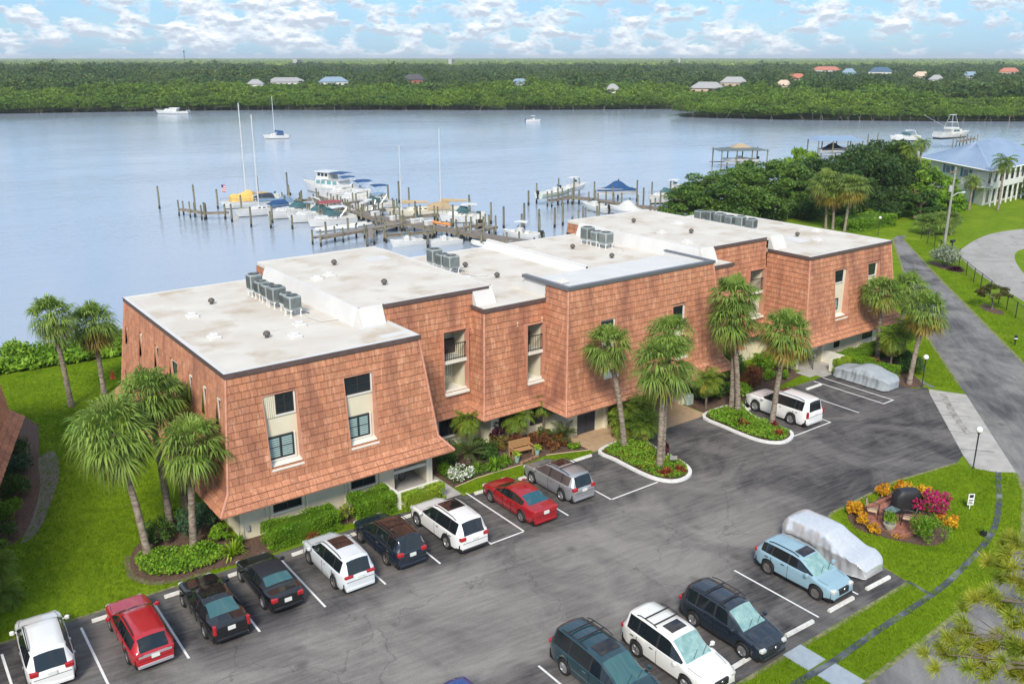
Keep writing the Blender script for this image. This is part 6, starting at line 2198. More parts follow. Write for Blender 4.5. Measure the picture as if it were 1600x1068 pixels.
suv("pearl white SUV with dark sunroof and slim red tail lamps beside the black convertible", 16.02, 35.55, UP, pearl_p, 4.70, 1.86, 1.72, clad=None, wb=2.71, wx=0.03, rim=rimd_m, sunroof=(-0.95, 0.15, 0.45), tails='wide', tailz=0.98)
suv("navy SUV with dark roof between the two white sunroof SUVs", 18.97, 35.85, UP, navy_p, 4.72, 1.88, 1.68, clad=None, wb=2.65, wx=0.05, rim=rimd_m, sunroof=(-0.9, 0.1, 0.48), roofm=black_p)
suv("white SUV with black lower trim and sunroof in front of the porch hedge", 22.2, 35.42, UP, white_p, 4.95, 1.98, 1.76, wb=2.86, wx=0.12, r=0.38, sunroof=(-0.85, 0.2, 0.52), tail=1.06, rgx=0.34)
rp = [(-2.42, 0.58), (-2.40, 0.92), (-2.28, 1.02), (-1.85, 1.07), (-1.0, 1.37), (-0.7, 1.43), (-0.1, 1.45), (0.3, 1.38), (1.2, 0.98), (1.32, 0.95), (2.1, 0.84), (2.34, 0.70), (2.42, 0.48)]
car("parked_sedan", "dark red sedan parked beside the silver SUV", "car", (26.75, 35.4), UP, dred_p, L=4.84, W=1.84, prof=rp, ws=(0.3, 1.2), rg=(-1.8, -1.03), belt=0.95, side=(-1.4, 1.05), pillars=((-0.55, -0.46), (0.2, 0.27)), wb=2.82, wx=0.06, r=0.34, tails='suv', tailz=0.93, rim=rimd_m, rglass=mat("blue_car_glass", (0.02, 0.09, 0.12), 0.05, spec=0.8), headz=0.66)
suv("silver SUV with brown side windows beside the empty stall", 30.02, 36.0, UP, silver_p, 4.60, 1.87, 1.66, clad=None, wb=2.65, wx=0.0, sunroof=(-0.55, 0.2, 0.45), glass=mat("brown_car_glass", (0.09, 0.07, 0.07), 0.06, spec=0.8), rglass=carglass_m, wglass=carglass_m, bars=(-0.9,), tail=0.98)
suv("large white SUV with boxy back under the golden palm", 49.4, 35.3, UP, paint("bright_white", (0.82, 0.82, 0.82)), 5.18, 2.04, 1.89, clad=None, wb=2.95, wx=0.12, r=0.40, rgx=0.16, tail=1.12, hood=1.16, nose=1.06, belt=1.14, headz=0.9, sunroof=(-0.2, 0.35, 0.42), tails='tall', tailz=1.05, bumper=mat("silver_bumper", (0.5, 0.5, 0.5), 0.4))
# right row, noses to the verge
suv("ice blue crossover with black wheel arches and folded sunshade", 33.13, 21.75, DN, ice_p, 4.46, 1.80, 1.60, wb=2.67, wx=0.02, r=0.35, rim=rimd_m, wglass=shade_m, sunroof=(-0.2, 0.3, 0.45), hood=0.98, nose=0.84, rgx=0.42, bumper=clad_m)
suv("charcoal blue SUV with silver wheels and roof bars", 27.2, 21.0, DN, char_p, 4.60, 1.86, 1.69, wb=2.69, wx=0.02, wglass=shade_m, bars=(-1.0, -0.1), nsp=7)
suv("white SUV with blue sunroof and colourful sunshade in the right row", 23.82, 20.95, DN, paint("ivory", (0.78, 0.77, 0.73)), 4.79, 1.95, 1.74, wb=2.70, wx=0.02, wglass=shade_m, sunroof=(-0.45, 0.1, 0.42), bars=(-1.15, -0.62), clad=mat("grey_cladding", (0.10, 0.10, 0.105), 0.6), rails=(-1.6, -0.5))
mp_ = [(-2.55, 0.6), (-2.53, 0.95), (-2.48, 1.02), (-2.28, 1.62), (-2.1, 1.70), (-1.0, 1.75), (0.0, 1.72), (0.5, 1.62), (1.55, 1.08), (1.65, 1.04), (2.25, 0.92), (2.45, 0.78), (2.55, 0.55)]
car("parked_minivan", "dark teal minivan with roof bars at the lower frame edge", "car", (20.72, 21.75), DN, teal_p, L=5.1, W=1.98, prof=mp_, ws=(0.5, 1.55), rg=(-2.48, -2.28), belt=1.02, side=(-2.2, 1.4), pillars=((-1.25, -1.17), (0.0, 0.08)), wb=3.03, wx=0.1, r=0.35, wglass=tealglass_m, sunroof=(-0.35, 0.25, 0.5), rails=(-1.9, -0.4), bars=(-1.5, -0.9))
suv("bright blue car of which only the roof shows at the bottom edge", 14.95, 22.05, DN, blue_p, 4.55, 1.80, 1.52, clad=None, rails=None, wb=2.65)

# covered cars
def covered_car(label, x, y, rz, L, W, prof, m, seed, fold=0.03, hem=0.14):
 o = thing("covered_car", label, "covered car", (x, y, 0.008), rz, "cars under covers")
 px = [p[0] for p in prof]
 pz = [p[1] for p in prof]
 g = np.random.default_rng(seed)
 nx, na = 120, 64
 ph = g.uniform(0, 6.28, 12)
 fr = g.uniform(0.75, 1.3, 12)
 tri = lambda v: abs(((v / math.pi) % 2) - 1) * 2 - 1          # creased wave
 xs = np.linspace(-L / 2, L / 2, 200)
 zs = np.interp(xs, px, pz)
 zs = np.convolve(np.pad(zs, 6, mode='edge'), np.ones(13) / 13, 'valid')
 V = []
 for i in range(nx + 1):
  t = -1 + 2 * i / nx
  x_ = L / 2 * math.sin(t * math.pi / 2)
  zt = float(np.interp(x_, xs, zs))
  e = max(0, (abs(x_) - (L / 2 - 0.75)) / 0.75)
  hw = W / 2 * math.sqrt(max(0.0, 1 - 0.62 * e ** 3))
  sh = min(zt - 0.10, 0.86)                     # shoulder height
  wr = lerp(0.93, 0.76, min(1, max(0, (zt - 0.95) / 0.5)))
  for k in range(na + 1):
   a = -1 + 2 * k / na
   s = 1 if a >= 0 else -1
   u = abs(a)
   if u < 0.36:
    w_ = u / 0.36
    y_ = hw * wr * w_
    z = zt - 0.05 * w_ ** 2 - 0.03 * w_ ** 6
   elif u < 0.62:
    w_ = (u - 0.36) / 0.26
    y_ = lerp(hw * wr, hw, w_ ** 0.8)
    z = lerp(zt - 0.08, sh, w_ ** 1.15)
   else:
    w_ = (u - 0.62) / 0.38
    y_ = hw * (1.0 - 0.05 * math.sin(w_ * math.pi) + 0.02 * w_)
    z = lerp(sh, hem, w_)
   amp = fold * min(1, max(0, (u - 0.34) / 0.25))
   sl = 2.6 * (u - 0.5)
   f = amp * (0.9 * tri(fr[0] * x_ * 7 + ph[0] + sl) + 0.6 * tri(fr[1] * x_ * 13 + ph[1] - 2 * sl + 1.5 * math.sin(x_ * 1.7)) + 0.5 * math.sin(fr[2] * x_ * 4 - 3 * sl + ph[2]))
   f2 = 0.16 * fold * tri(fr[3] * x_ * 5 + 2.5 * y_ + ph[3])
   V.append((x_ + 0.3 * f * (1 if x_ > 0 else -1) * e, s * (y_ + f), z + f2 * (0.15 if u < 0.34 else 1.0)))
 mb = MB()
 F = []
 for i in range(nx):
  for k in range(na):
   p = i * (na + 1) + k
   F.append((p, p + 1, p + na + 2, p + na + 1))
 F.append(tuple(range(na, -1, -1)))
 F.append(tuple(range(nx * (na + 1), nx * (na + 1) + na + 1)))
 mb.add(V, F)
 mb.build("cover", m, o, 'all')
 mb = MB()
 for s in (0, na):
  mb.tube([(V[i * (na + 1) + s][0], V[i * (na + 1) + s][1], V[i * (na + 1) + s][2]) for i in range(0, nx + 1, 2)], 0.012, 4)
 mb.build("elastic_hem", m, o)
 for xx in (-L * 0.29, L * 0.29):
  for s in (-1, 1):
   car_wheel(o, xx, s * (W / 2 - 0.22), 0.33, 0.2, rim_m)
 return o

foil_m = mat("silver_foil_cover", (0.82, 0.83, 0.84), 0.24, metal=0.55, col2=(0.74, 0.75, 0.77), nscale=6, bump=0.12, bscale=6)
greyc_m = mat("grey_fabric_cover", (0.36, 0.40, 0.43), 0.75, col2=(0.31, 0.345, 0.37), nscale=2, bump=0.3, bscale=5)
cv = [(-2.45, 0.75), (-2.4, 1.05), (-2.2, 1.48), (-1.9, 1.58), (-0.5, 1.62), (0.1, 1.58), (1.25, 1.02), (2.0, 0.92), (2.35, 0.72), (2.45, 0.5)]
covered_car("car under a shiny silver foil cover beside the ice blue crossover", 36.1, 22.3, DN, 4.9, 1.95, cv, foil_m, 3, 0.040)
cg = [(-2.4, 0.45), (-2.35, 0.75), (-2.0, 0.95), (-1.4, 1.08), (-0.6, 1.32), (-0.1, 1.36), (0.3, 1.30), (1.1, 0.95), (1.5, 0.92), (2.1, 0.80), (2.35, 0.6), (2.4, 0.4)]
covered_car("low sports car under a matt grey fabric cover", 59.95, 35.8, UP, 4.75, 2.1, cg, greyc_m, 5, 0.035, 0.1)

# wheel stops
WS = [(3.5, "wheel stop under the white SUV's nose at the left frame edge"), (6.4, "wheel stop left of the red wagon's nose"), (9.5, "wheel stop at the black sedan"), (12.45, "wheel stop at the black convertible"), (15.65, "wheel stop at the pearl white SUV"), (18.75, "wheel stop at the navy SUV"), (21.85, "wheel stop before the porch hedge"), (26.6, "wheel stop at the dark red sedan"), (29.7, "wheel stop at the silver SUV"), (33.5, "whole wheel stop in the empty stall by the entry")]
stop_mb = MB()
stop_mb.loft([[(x, -0.09, 0), (x, -0.06, 0.12), (x, 0.06, 0.12), (x, 0.09, 0)] for x in (-0.9, 0.9)])
stop0 = None
def wheel_stop(x, y, lab, rz=0.0):
 global stop0
 if stop0 is None:
  stop0 = stop_mb.build("wheel_stop", stop_m)
  s = stop0
 else:
  s = stop0.copy()
  COL.objects.link(s)
 s.location = (x, y, 0.008)
 s.rotation_euler = (0, 0, rz)
 tag(s, lab, "wheel stop", "white concrete wheel stops")
for x, lab in WS:
 wheel_stop(x, 38.12, lab, random.uniform(-0.03, 0.03))
for x, lab in ((48.9, "wheel stop at the large white SUV under the palm"), (55.8, "whole wheel stop in the empty stall left of the grey covered car")):
 wheel_stop(x, 37.35, lab)
for x, lab in ((20.4, "wheel stop at the dark teal minivan"), (23.5, "wheel stop at the white SUV of the right row"), (26.35, "wheel stop at the charcoal SUV's nose"), (29.85, "whole wheel stop in the empty stall of the right row"), (32.85, "wheel stop before the ice blue crossover"), (35.75, "wheel stop before the silver foil covered car")):
 wheel_stop(x, 19.42, lab, random.uniform(-0.03, 0.03))
# ------------------------------------------------------------------ boats
def hull(o, L, B, fb, sheer=0.35, draft=0.35, hm=None, bm=None, deckz=-0.08, flare=1.0, transom=0.88):
 hm, bm = hm or gel_m, bm or boot_m
 st = [0, 0.12, 0.3, 0.5, 0.65, 0.78, 0.88, 0.95, 1.0]
 top, bot, deck = [], [], []
 R1, R2 = [], []
 for t in st:
  x = -L / 2 + L * t
  b = B / 2 * (transom + (1 - transom) * min(1, t / 0.35)) * (1 - max(0, (t - 0.4) / 0.6) ** 2.3)
  b = max(b, 0.03)
  z = fb + sheer * t * t
  xo = x - (0.10 * L * (t ** 6)) * 0.0
  kx = x - 0.07 * L * max(0, (t - 0.7) / 0.3)      # raked stem
  bw = b * (0.86 - 0.25 * max(0, (t - 0.5) / 0.5)) * flare
  R1.append([(x, b, z), (kx + (x - kx) * 0.45, b * 0.96, z * 0.5), (kx, bw, 0.10), (kx, -bw, 0.10), (kx + (x - kx) * 0.45, -b * 0.96, z * 0.5), (x, -b, z)])
  R2.append([(kx, bw, 0.10), (kx, bw * 0.8, -draft * (1 - 0.6 * t)), (kx, -bw * 0.8, -draft * (1 - 0.6 * t)), (kx, -bw, 0.10)])
  deck.append([(x, b * 0.97, z + deckz), (x, -b * 0.97, z + deckz)])
 mb = MB()
 mb.loft(R1, 0, False, False)
 mb.poly(R1[0])
 mb.build("hull", hm, o, True)
 mb = MB()
 mb.loft(R2, 0, False, False)
 mb.poly(R2[0])
 mb.build("bottom_paint", bm, o, True)
 mb = MB()
 mb.loft(deck, 0, False, False)
 mb.build("deck", deck_m, o)
 mb = MB()      # gunwale
 for s in (0, -1):
  mb.tube([r[s] for r in R1], 0.05, 6)
 mb.build("gunwale", hm, o, True)
 return lambda t: fb + sheer * t * t

def rails(o, L, B, fb, sheer, t0=0.45, h=0.6):
 mb = MB()
 for s in (-1, 1):
  pts = []
  for t in np.linspace(t0, 0.99, 8):
   x = -L / 2 + L * t
   b = max(0.05, B / 2 * (1 - max(0, (t - 0.4) / 0.6) ** 2.3)) * 0.93
   pts.append((x, s * b, fb + sheer * t * t + h))
   mb.tube([(x, s * b, fb + sheer * t * t - 0.05), pts[-1]], 0.018, 4)
  mb.tube(pts, 0.022, 4)
 mb.build("bow_rail", steel_m, o)

def bimini(o, x0, x1, w, z, m, h=0.12, legs=True, name="bimini_top", zb=0.8):
 mb = MB()
 rings = []
 for k in range(7):
  t = k / 6
  x = lerp(x0, x1, t)
  a = 0.10 * math.sin(math.pi * t)
  rings.append([(x, -w, z + a - 0.10), (x, -w * 0.6, z + a), (x, 0, z + a + h * 0.5), (x, w * 0.6, z + a), (x, w, z + a - 0.10), (x, w * 0.6, z + a - 0.05), (x, 0, z + a), (x, -w * 0.6, z + a - 0.05)])
 mb.loft(rings)
 mb.build(name, m, o, True)
 if legs:
  mb = MB()
  for s in (-1, 1):
   xm = (x0 + x1) / 2
   for x in (x0 + 0.05, x1 - 0.05):
    mb.tube([(xm, s * w, zb), (x, s * w * 0.98, z - 0.08)], 0.02, 4)
  mb.build("bimini_frame", steel_m, o)

def windows_row(o, pts, name="cabin_window", m=None):
 for q in pts:
  mb = MB()
  mb.poly(q)
  mb.build(name, m or carglass_m, o)

def cabin(o, x0, x1, w0, w1, z0, z1, rake0=0.3, rake1=0.1, m=None, name="cabin", inset=0.12):
 mb = MB()
 a = [(x0, -w0, z0), (x1, -w1, z0), (x1, w1, z0), (x0, w0, z0)]
 b = [(x0 + rake1, -w0 + inset, z1), (x1 - rake0, -w1 + inset, z1), (x1 - rake0, w1 - inset, z1), (x0 + rake1, w0 - inset, z1)]
 mb.add(a + b, [(4, 5, 6, 7), (0, 1, 5, 4), (1, 2, 6, 5), (2, 3, 7, 6), (3, 0, 4, 7)])
 mb.build(name, m or gel_m, o)
 def side(s, u0, u1, v0, v1, out=0.012):
  A0, A1 = Vector(a[0 if s < 0 else 3]), Vector(a[1 if s < 0 else 2])
  B0, B1 = Vector(b[0 if s < 0 else 3]), Vector(b[1 if s < 0 else 2])
  f = lambda u, v: (A0.lerp(A1, u)).lerp(B0.lerp(B1, u), v) + Vector((0, s * out, 0.004))
  return [tuple(f(u0, v0)), tuple(f(u1, v0)), tuple(f(u1, v1)), tuple(f(u0, v1))]
 def front(u0, u1, v0, v1, out=0.014):
  A0, A1, B0, B1 = Vector(a[1]), Vector(a[2]), Vector(b[1]), Vector(b[2])
  f = lambda u, v: (A0.lerp(A1, u)).lerp(B0.lerp(B1, u), v) + Vector((out, 0, 0.006))
  return [tuple(f(u0, v0)), tuple(f(u1, v0)), tuple(f(u1, v1)), tuple(f(u0, v1))]
 return side, front

def outboard(o, x, y=0.0, z=0.6, s=1.0, m=None):
 mb = MB()
 mb.rbox(x - 0.45 * s, x + 0.05 * s, y - 0.2 * s, y + 0.2 * s, z, z + 0.55 * s, 0.08)
 mb.box(x - 0.3 * s, x - 0.1 * s, y - 0.09 * s, y + 0.09 * s, z - 0.9 * s, z)
 mb.box(x - 0.42 * s, x + 0.0, y - 0.13 * s, y + 0.13 * s, z - 0.95 * s, z - 0.85 * s)
 mb.build("outboard_motor", m or rubber_m, o)

def at_water(name, label, cat, x, y, deg, group, z=0.0):
 return thing(name, label, cat, (x, y, WATER_Z + z), R(deg), group)

MAR = "boats moored at the left dock"

def cruiser(label, x, y, deg, L, B, canvas, glassm=None, hm=None, group=MAR, z=0.0, bm=None, bim=True, arch=True):
 o = at_water("motor_cruiser", label, "boat", x, y, deg, group, z)
 fb, sh = 0.95, 0.55
 hull(o, L, B, fb, sh, 0.4, hm, bm)
 side, front = cabin(o, -L * 0.08, L * 0.36, B * 0.40, B * 0.20, fb + 0.1, fb + 0.72, 0.7, 0.1, name="fore_cabin")
 for s in (-1, 1):
  windows_row(o, [side(s, u, u + 0.13, 0.35, 0.75) for u in (0.15, 0.38, 0.6)])
 mb = MB()
 zt = fb + 1.45
 pts = [(-L * 0.12, -B * 0.42, fb + 0.5), (L * 0.10, -B * 0.34, fb + 0.65), (L * 0.15, 0, fb + 0.68), (L * 0.10, B * 0.34, fb + 0.65), (-L * 0.12, B * 0.42, fb + 0.5)]
 tp = [(-L * 0.13, -B * 0.40, zt - 0.25), (L * 0.02, -B * 0.31, zt), (L * 0.055, 0, zt + 0.02), (L * 0.02, B * 0.31, zt), (-L * 0.13, B * 0.40, zt - 0.25)]
 for i in range(4):
  mb.add([pts[i], pts[i + 1], tp[i + 1], tp[i]], [(0, 1, 2, 3)])
 mb.build("windscreen", glassm or tealglass_m, o)
 mb = MB()
 mb.box(-L * 0.47, -L * 0.1, -B * 0.40, B * 0.40, fb - 0.1, fb + 0.06)
 for s in (-1, 1):
  mb.box(-L * 0.48, -L * 0.1, min(s * B * 0.36, s * B * 0.45), max(s * B * 0.36, s * B * 0.45), fb, fb + 0.42)
 mb.box(-L * 0.45, -L * 0.38, -B * 0.34, B * 0.34, fb, fb + 0.5)
 mb.build("cockpit", deck_m, o)
 if arch:
  mb = MB()
  pts = [(-L * 0.34, -B * 0.43, fb + 0.3), (-L * 0.27, -B * 0.40, fb + 1.7), (-L * 0.26, 0, fb + 1.85), (-L * 0.27, B * 0.40, fb + 1.7), (-L * 0.34, B * 0.43, fb + 0.3)]
  mb.tube(pts, 0.12, 6)
  mb.build("radar_arch", gel_m, o, True)
 if bim:
  bimini(o, -L * 0.30, L * 0.03, B * 0.42, fb + 1.85, canvas, zb=fb + 0.4)
 rails(o, L, B, fb, sh)
 return o

def sailboat(label, x, y, deg, L, B, mast_h, boom=True, canvas=None, cover=None, hm=None, group=MAR, mizzen=None, mast_t=0.55, dodger=True):
 o = at_water("sailboat", label, "sailboat", x, y, deg, group)
 fb, sh = 0.95, 0.35
 hull(o, L, B, fb, sh, 0.5, hm, boot_m, transom=0.7)
 side, front = cabin(o, -L * 0.12, L * 0.24, B * 0.30, B * 0.20, fb + 0.05, fb + 0.55, 0.5, 0.05, hm, "trunk_cabin")
 for s in (-1, 1):
  windows_row(o, [side(s, u, u + 0.12, 0.35, 0.7) for u in (0.1, 0.3, 0.5, 0.7)], "portlight")
 mb = MB()
 mb.box(-L * 0.44, -L * 0.14, -B * 0.2, B * 0.2, fb - 0.15, fb + 0.02)
 for s in (-1, 1):
  mb.box(-L * 0.45, -L * 0.12, min(s * B * 0.2, s * B * 0.3), max(s * B * 0.2, s * B * 0.3), fb, fb + 0.28)
 mb.build("cockpit", deck_m, o)
 def mast(xm, h, nm):
  mb = MB()
  mb.tube([(xm, 0, fb), (xm, 0, h)], [0.115, 0.085], 6)
  mb.tube([(xm, -0.7, h * 0.6), (xm, 0.7, h * 0.6)], 0.025, 4)
  m_ = mb.build(nm, alu_m, o, True)
  mb = MB()
  mb.tube([(xm, 0, h), (L * 0.49, 0, fb + sh)] if nm == "mast" else [(xm, 0, h), (xm + 0.5, 0, fb)], 0.012, 3)
  mb.tube([(xm, 0, h), (-L * 0.49, 0, fb)], 0.012, 3)
  for s in (-1, 1):
   mb.tube([(xm, 0, h), (xm, s * 0.7, h * 0.6), (xm - 0.1, s * B * 0.46, fb)], 0.012, 3)
  mb.build("rigging", steel_m, m_)
  mb = MB()
  mb.tube([(xm, 0, fb + 1.15), (xm - L * 0.34, 0, fb + 1.2)], 0.06, 6)
  bo = mb.build("boom", alu_m, o, True)
  if cover is not None:
   mb = MB()
   n = 8
   rr = []
   for k in range(n + 1):
    t = k / n
    xx = xm - L * 0.34 * t
    hgt = lerp(0.55, 0.2, t)
    rr.append([(xx, -0.12, fb + 1.12), (xx, -0.16, fb + 1.25), (xx, 0, fb + 1.2 + hgt), (xx, 0.16, fb + 1.25), (xx, 0.12, fb + 1.12)])
   mb.loft(rr)
   mb.build("sail_cover", cover, o, True)
 mast(-L / 2 + L * mast_t, mast_h, "mast")
 if mizzen:
  mast(-L / 2 + L * mizzen[0], mizzen[1], "mizzen_mast")
 if dodger and canvas is not None:
  mb = MB()
  rr = []
  for k in range(6):
   t = k / 5
   xx = lerp(-L * 0.3, -L * 0.02, t)
   h = 0.9 * math.sin(math.pi * (0.25 + 0.7 * t)) ** 0.5
   rr.append([(xx, -B * 0.36, fb + 0.1), (xx, -B * 0.33, fb + 0.1 + h * 0.8), (xx, 0, fb + 0.35 + h), (xx, B * 0.33, fb + 0.1 + h * 0.8), (xx, B * 0.36, fb + 0.1)])
  mb.loft(rr)
  mb.build("canvas_dodger", canvas, o, True)
 rails(o, L, B, fb, sh, 0.2, 0.55)
 return o

def console_boat(label, x, y, deg, L, B, group, z=0.0, ttop=True, motors=1, canvas=None, hm=None):
 o = at_water("motor_boat", label, "boat", x, y, deg, group, z)
 hull(o, L, B, 0.62, 0.3, 0.3, hm, hm or gel_m)
 mb = MB()
 mb.rbox(-L * 0.05, L * 0.10, -0.4, 0.4, 0.5, 1.35, 0.1)
 mb.box(-L * 0.22, -L * 0.12, -0.45, 0.45, 0.5, 1.0)
 mb.box(L * 0.15, L * 0.3, -0.35, 0.35, 0.5, 0.85)
 mb.build("console", gel_m, o)
 mb = MB()
 mb.poly([(L * 0.10, -0.36, 1.35), (L * 0.10, 0.36, 1.35), (L * 0.06, 0.32, 1.75), (L * 0.06, -0.32, 1.75)])
 mb.build("windscreen", tealglass_m, o)
 for k in range(motors):
  outboard(o, -L * 0.5, (k - (motors - 1) / 2) * 0.55, 0.6, 1.0)
 if ttop:
  bimini(o, -L * 0.18, L * 0.14, B * 0.38, 2.25, canvas or gel_m, name="t_top", zb=0.6)
 return o

def covered_boat(label, x, y, deg, L, B, group, z, m):
 o = at_water("covered_boat", label, "boat", x, y, deg, group, z)
 hull(o, L, B, 0.7, 0.3, 0.35, None, gel_m)
 mb = MB()
 rr = []
 for k in range(11):
  t = k / 10
  xx = -L * 0.46 + L * 0.94 * t
  b = B / 2 * (1 - max(0, (t - 0.4) / 0.6) ** 2.3) * 1.03 + 0.02
  h = 0.75 + 1.35 * math.exp(-((t - 0.42) / 0.22) ** 2) + 0.3 * t
  rr.append([(xx, -b, 0.5), (xx, -b * 0.98, 0.75), (xx, -b * 0.35, h * 0.95), (xx, 0, h), (xx, b * 0.35, h * 0.95), (xx, b * 0.98, 0.75), (xx, b, 0.5)])
 mb.loft(rr)
 mb.build("canvas_cover", m, o, True)
 return o

def dinghy(label, x, y, deg, group, s=1.0, m=None):
 o = at_water("dinghy", label, "dinghy", x, y, deg, group)
 mb = MB()
 L, B = 3.0 * s, 1.5 * s
 pts = [(-L / 2, -B / 2 + 0.2, 0.25), (L * 0.15, -B / 2 + 0.2, 0.28), (L * 0.4, -B * 0.2, 0.35), (L / 2, 0, 0.42), (L * 0.4, B * 0.2, 0.35), (L * 0.15, B / 2 - 0.2, 0.28), (-L / 2, B / 2 - 0.2, 0.25)]
 mb.tube(pts, 0.22 * s, 8)
 mb.build("inflatable_tube", m or gel_m, o, True)
 mb = MB()
 mb.box(-L / 2 + 0.05, L * 0.3, -B / 2 + 0.25, B / 2 - 0.25, 0.08, 0.16)
 mb.box(-L * 0.1, L * 0.0, -B / 2 + 0.25, B / 2 - 0.25, 0.35, 0.42)
 mb.build("floor", deck_m, o)
 outboard(o, -L / 2 - 0.02, 0, 0.45, 0.55)
 return o

def trawler(label, x, y, deg, L, B, group):
 o = at_water("trawler_yacht", label, "boat", x, y, deg, group)
 hull(o, L, B, 1.15, 0.9, 0.5)
 side, front = cabin(o, -L * 0.34, L * 0.16, B * 0.40, B * 0.36, 1.1, 2.75, 0.35, 0.1, name="saloon", inset=0.08)
 for s in (-1, 1):
  windows_row(o, [side(s, u, u + 0.17, 0.45, 0.85) for u in (0.08, 0.32, 0.58, 0.79)], "cabin_window", mat("aqua_glass", (0.16, 0.34, 0.34), 0.08, spec=0.7))
 windows_row(o, [front(0.08, 0.35, 0.4, 0.85), front(0.38, 0.62, 0.4, 0.85), front(0.65, 0.92, 0.4, 0.85)])
 side, front = cabin(o, -L * 0.12, L * 0.14, B * 0.33, B * 0.30, 2.75, 4.0, 0.3, 0.1, name="pilot_house", inset=0.1)
 for s in (-1, 1):
  windows_row(o, [side(s, u, u + 0.24, 0.4, 0.85) for u in (0.06, 0.37, 0.68)])
 windows_row(o, [front(0.08, 0.46, 0.4, 0.85), front(0.54, 0.92, 0.4, 0.85)])
 mb = MB()
 mb.rbox(-L * 0.15, L * 0.16, -B * 0.38, B * 0.38, 4.0, 4.14, 0.3, 0, None, 0.04)
 mb.rbox(-L * 0.40, L * 0.0, -B * 0.42, B * 0.42, 2.75, 2.83, 0.2, 0, None, 0.03)
 mb.build("cabin_roof", gel_m, o)
 rails(o, L, B, 1.15, 0.9, 0.5, 0.75)
 bimini(o, -L * 0.40, -L * 0.14, B * 0.4, 4.0, navy_m, zb=2.8)
 return o

def flybridge(label, x, y, deg, L, B, group, canvas=None, bm=None, z=0.0, tower=False, scale=1.0):
 o = at_water("flybridge_cruiser", label, "boat", x, y, deg, group, z)
 hull(o, L, B, 1.0, 0.7, 0.45, None, bm)
 side, front = cabin(o, -L * 0.16, L * 0.26, B * 0.40, B * 0.26, 1.05, 2.25, 1.1, 0.1, name="saloon", inset=0.12)
 for s in (-1, 1):
  windows_row(o, [side(s, 0.10, 0.36, 0.45, 0.85), side(s, 0.40, 0.72, 0.45, 0.85)], "cabin_window", tealglass_m)
 windows_row(o, [front(0.1, 0.9, 0.35, 0.85)], "windscreen", gel_m)
 mb = MB()
 mb.rbox(-L * 0.2, L * 0.06, -B * 0.36, B * 0.36, 2.25, 2.75, 0.15)
 mb.build("flybridge", gel_m, o)
 mb = MB()
 mb.box(-L * 0.47, -L * 0.17, -B * 0.4, B * 0.4, 0.95, 1.03)
 mb.box(-L * 0.48, -L * 0.46, -B * 0.42, B * 0.42, 1.0, 1.6)
 mb.build("cockpit", deck_m, o)
 if canvas is not None:
  bimini(o, -L * 0.22, L * 0.04, B * 0.40, 4.1, canvas, zb=2.5)
  bimini(o, -L * 0.49, -L * 0.24, B * 0.42, 3.1, canvas, zb=1.2)
 if tower:
  mb = MB()
  for s in (-1, 1):
   mb.tube([(-L * 0.18, s * B * 0.36, 2.6), (-L * 0.12, s * 0.5, 6.2)], 0.04, 5)
   mb.tube([(L * 0.04, s * B * 0.34, 2.6), (-L * 0.04, s * 0.5, 6.2)], 0.04, 5)
   mb.tube([(-L * 0.05, s * B * 0.4, 2.4), (-L * 0.6, s * B * 1.1, 6.0)], 0.035, 4)
  mb.box(-L * 0.14, -L * 0.02, -0.7, 0.7, 6.1, 6.25)
  mb.box(-L * 0.16, L * 0.02, -1.0, 1.0, 4.1, 4.2)
  mb.build("tuna_tower", alu_m, o)
 rails(o, L, B, 1.0, 0.7)
 return o

cruiser("white express cruiser with green-tinted windscreen in the middle of the left dock", 59.6, 138.6, 183, 11.5, 3.5, mat("dark_canvas", (0.02, 0.03, 0.035), 0.7), tealglass_m, bim=False)
cruiser("white express cruiser with maroon top nearest the small cabin boat", 60.9, 133.2, 181, 11.5, 3.5, redcv_m)
sailboat("white sloop with faded blue sail cover at the left dock", 56.3, 143.8, 184, 11.5, 3.4, 16.0, canvas=navy_m, cover=bluegrey_m, mast_t=0.62)
ys = sailboat("sailboat with a yellow canopy and flag, outermost at the left dock", 57.5, 152.8, 178, 11.5, 3.5, 17.4, canvas=mat("dark_dodger", (0.03, 0.04, 0.06), 0.8), cover=tancv_m, mast_t=0.60)
mb = MB()
rr = []
for k in range(7):
 t = k / 6
 xx = lerp(0.4, 4.0, t)
 w = lerp(1.5, 0.9, t)
 h = lerp(2.9, 2.2, t) + 0.15 * math.sin(t * 9)
 rr.append([(xx, -w, 1.2), (xx, -w * 0.7, h * 0.85), (xx, 0, h), (xx, w * 0.7, h * 0.85), (xx, w, 1.2)])
mb.loft(rr)
mb.build("yellow_canopy", yelcv_m, ys, True)
mb = MB()
mb.tube([(5.3, 0, 1.2), (5.3, 0, 4.3)], 0.03, 5)
mb.build("flag_staff", alu_m, ys)
mb = MB()
for k in range(7):
 mb.poly([(5.3, 0.02, 3.0 + k * 0.17), (4.6, 0.12, 2.85 + k * 0.17), (4.6, 0.12, 3.02 + k * 0.17), (5.3, 0.02, 3.17 + k * 0.17)], k % 2)
fl = mb.build("flag", [mat("flag_red", (0.55, 0.05, 0.07), 0.8), mat("flag_white", (0.75, 0.73, 0.73), 0.8)], ys)
mb = MB()
mb.poly([(5.3, 0.035, 3.68), (4.98, 0.085, 3.62), (4.98, 0.085, 4.06), (5.3, 0.035, 4.19)])
mb.build("flag_canton", mat("flag_blue", (0.03, 0.05, 0.22), 0.8), ys)
cb = cruiser("small white cabin boat behind the front finger dock", 60.2, 128.0, 181, 8.0, 2.7, gel_m, None, bim=True, arch=False)
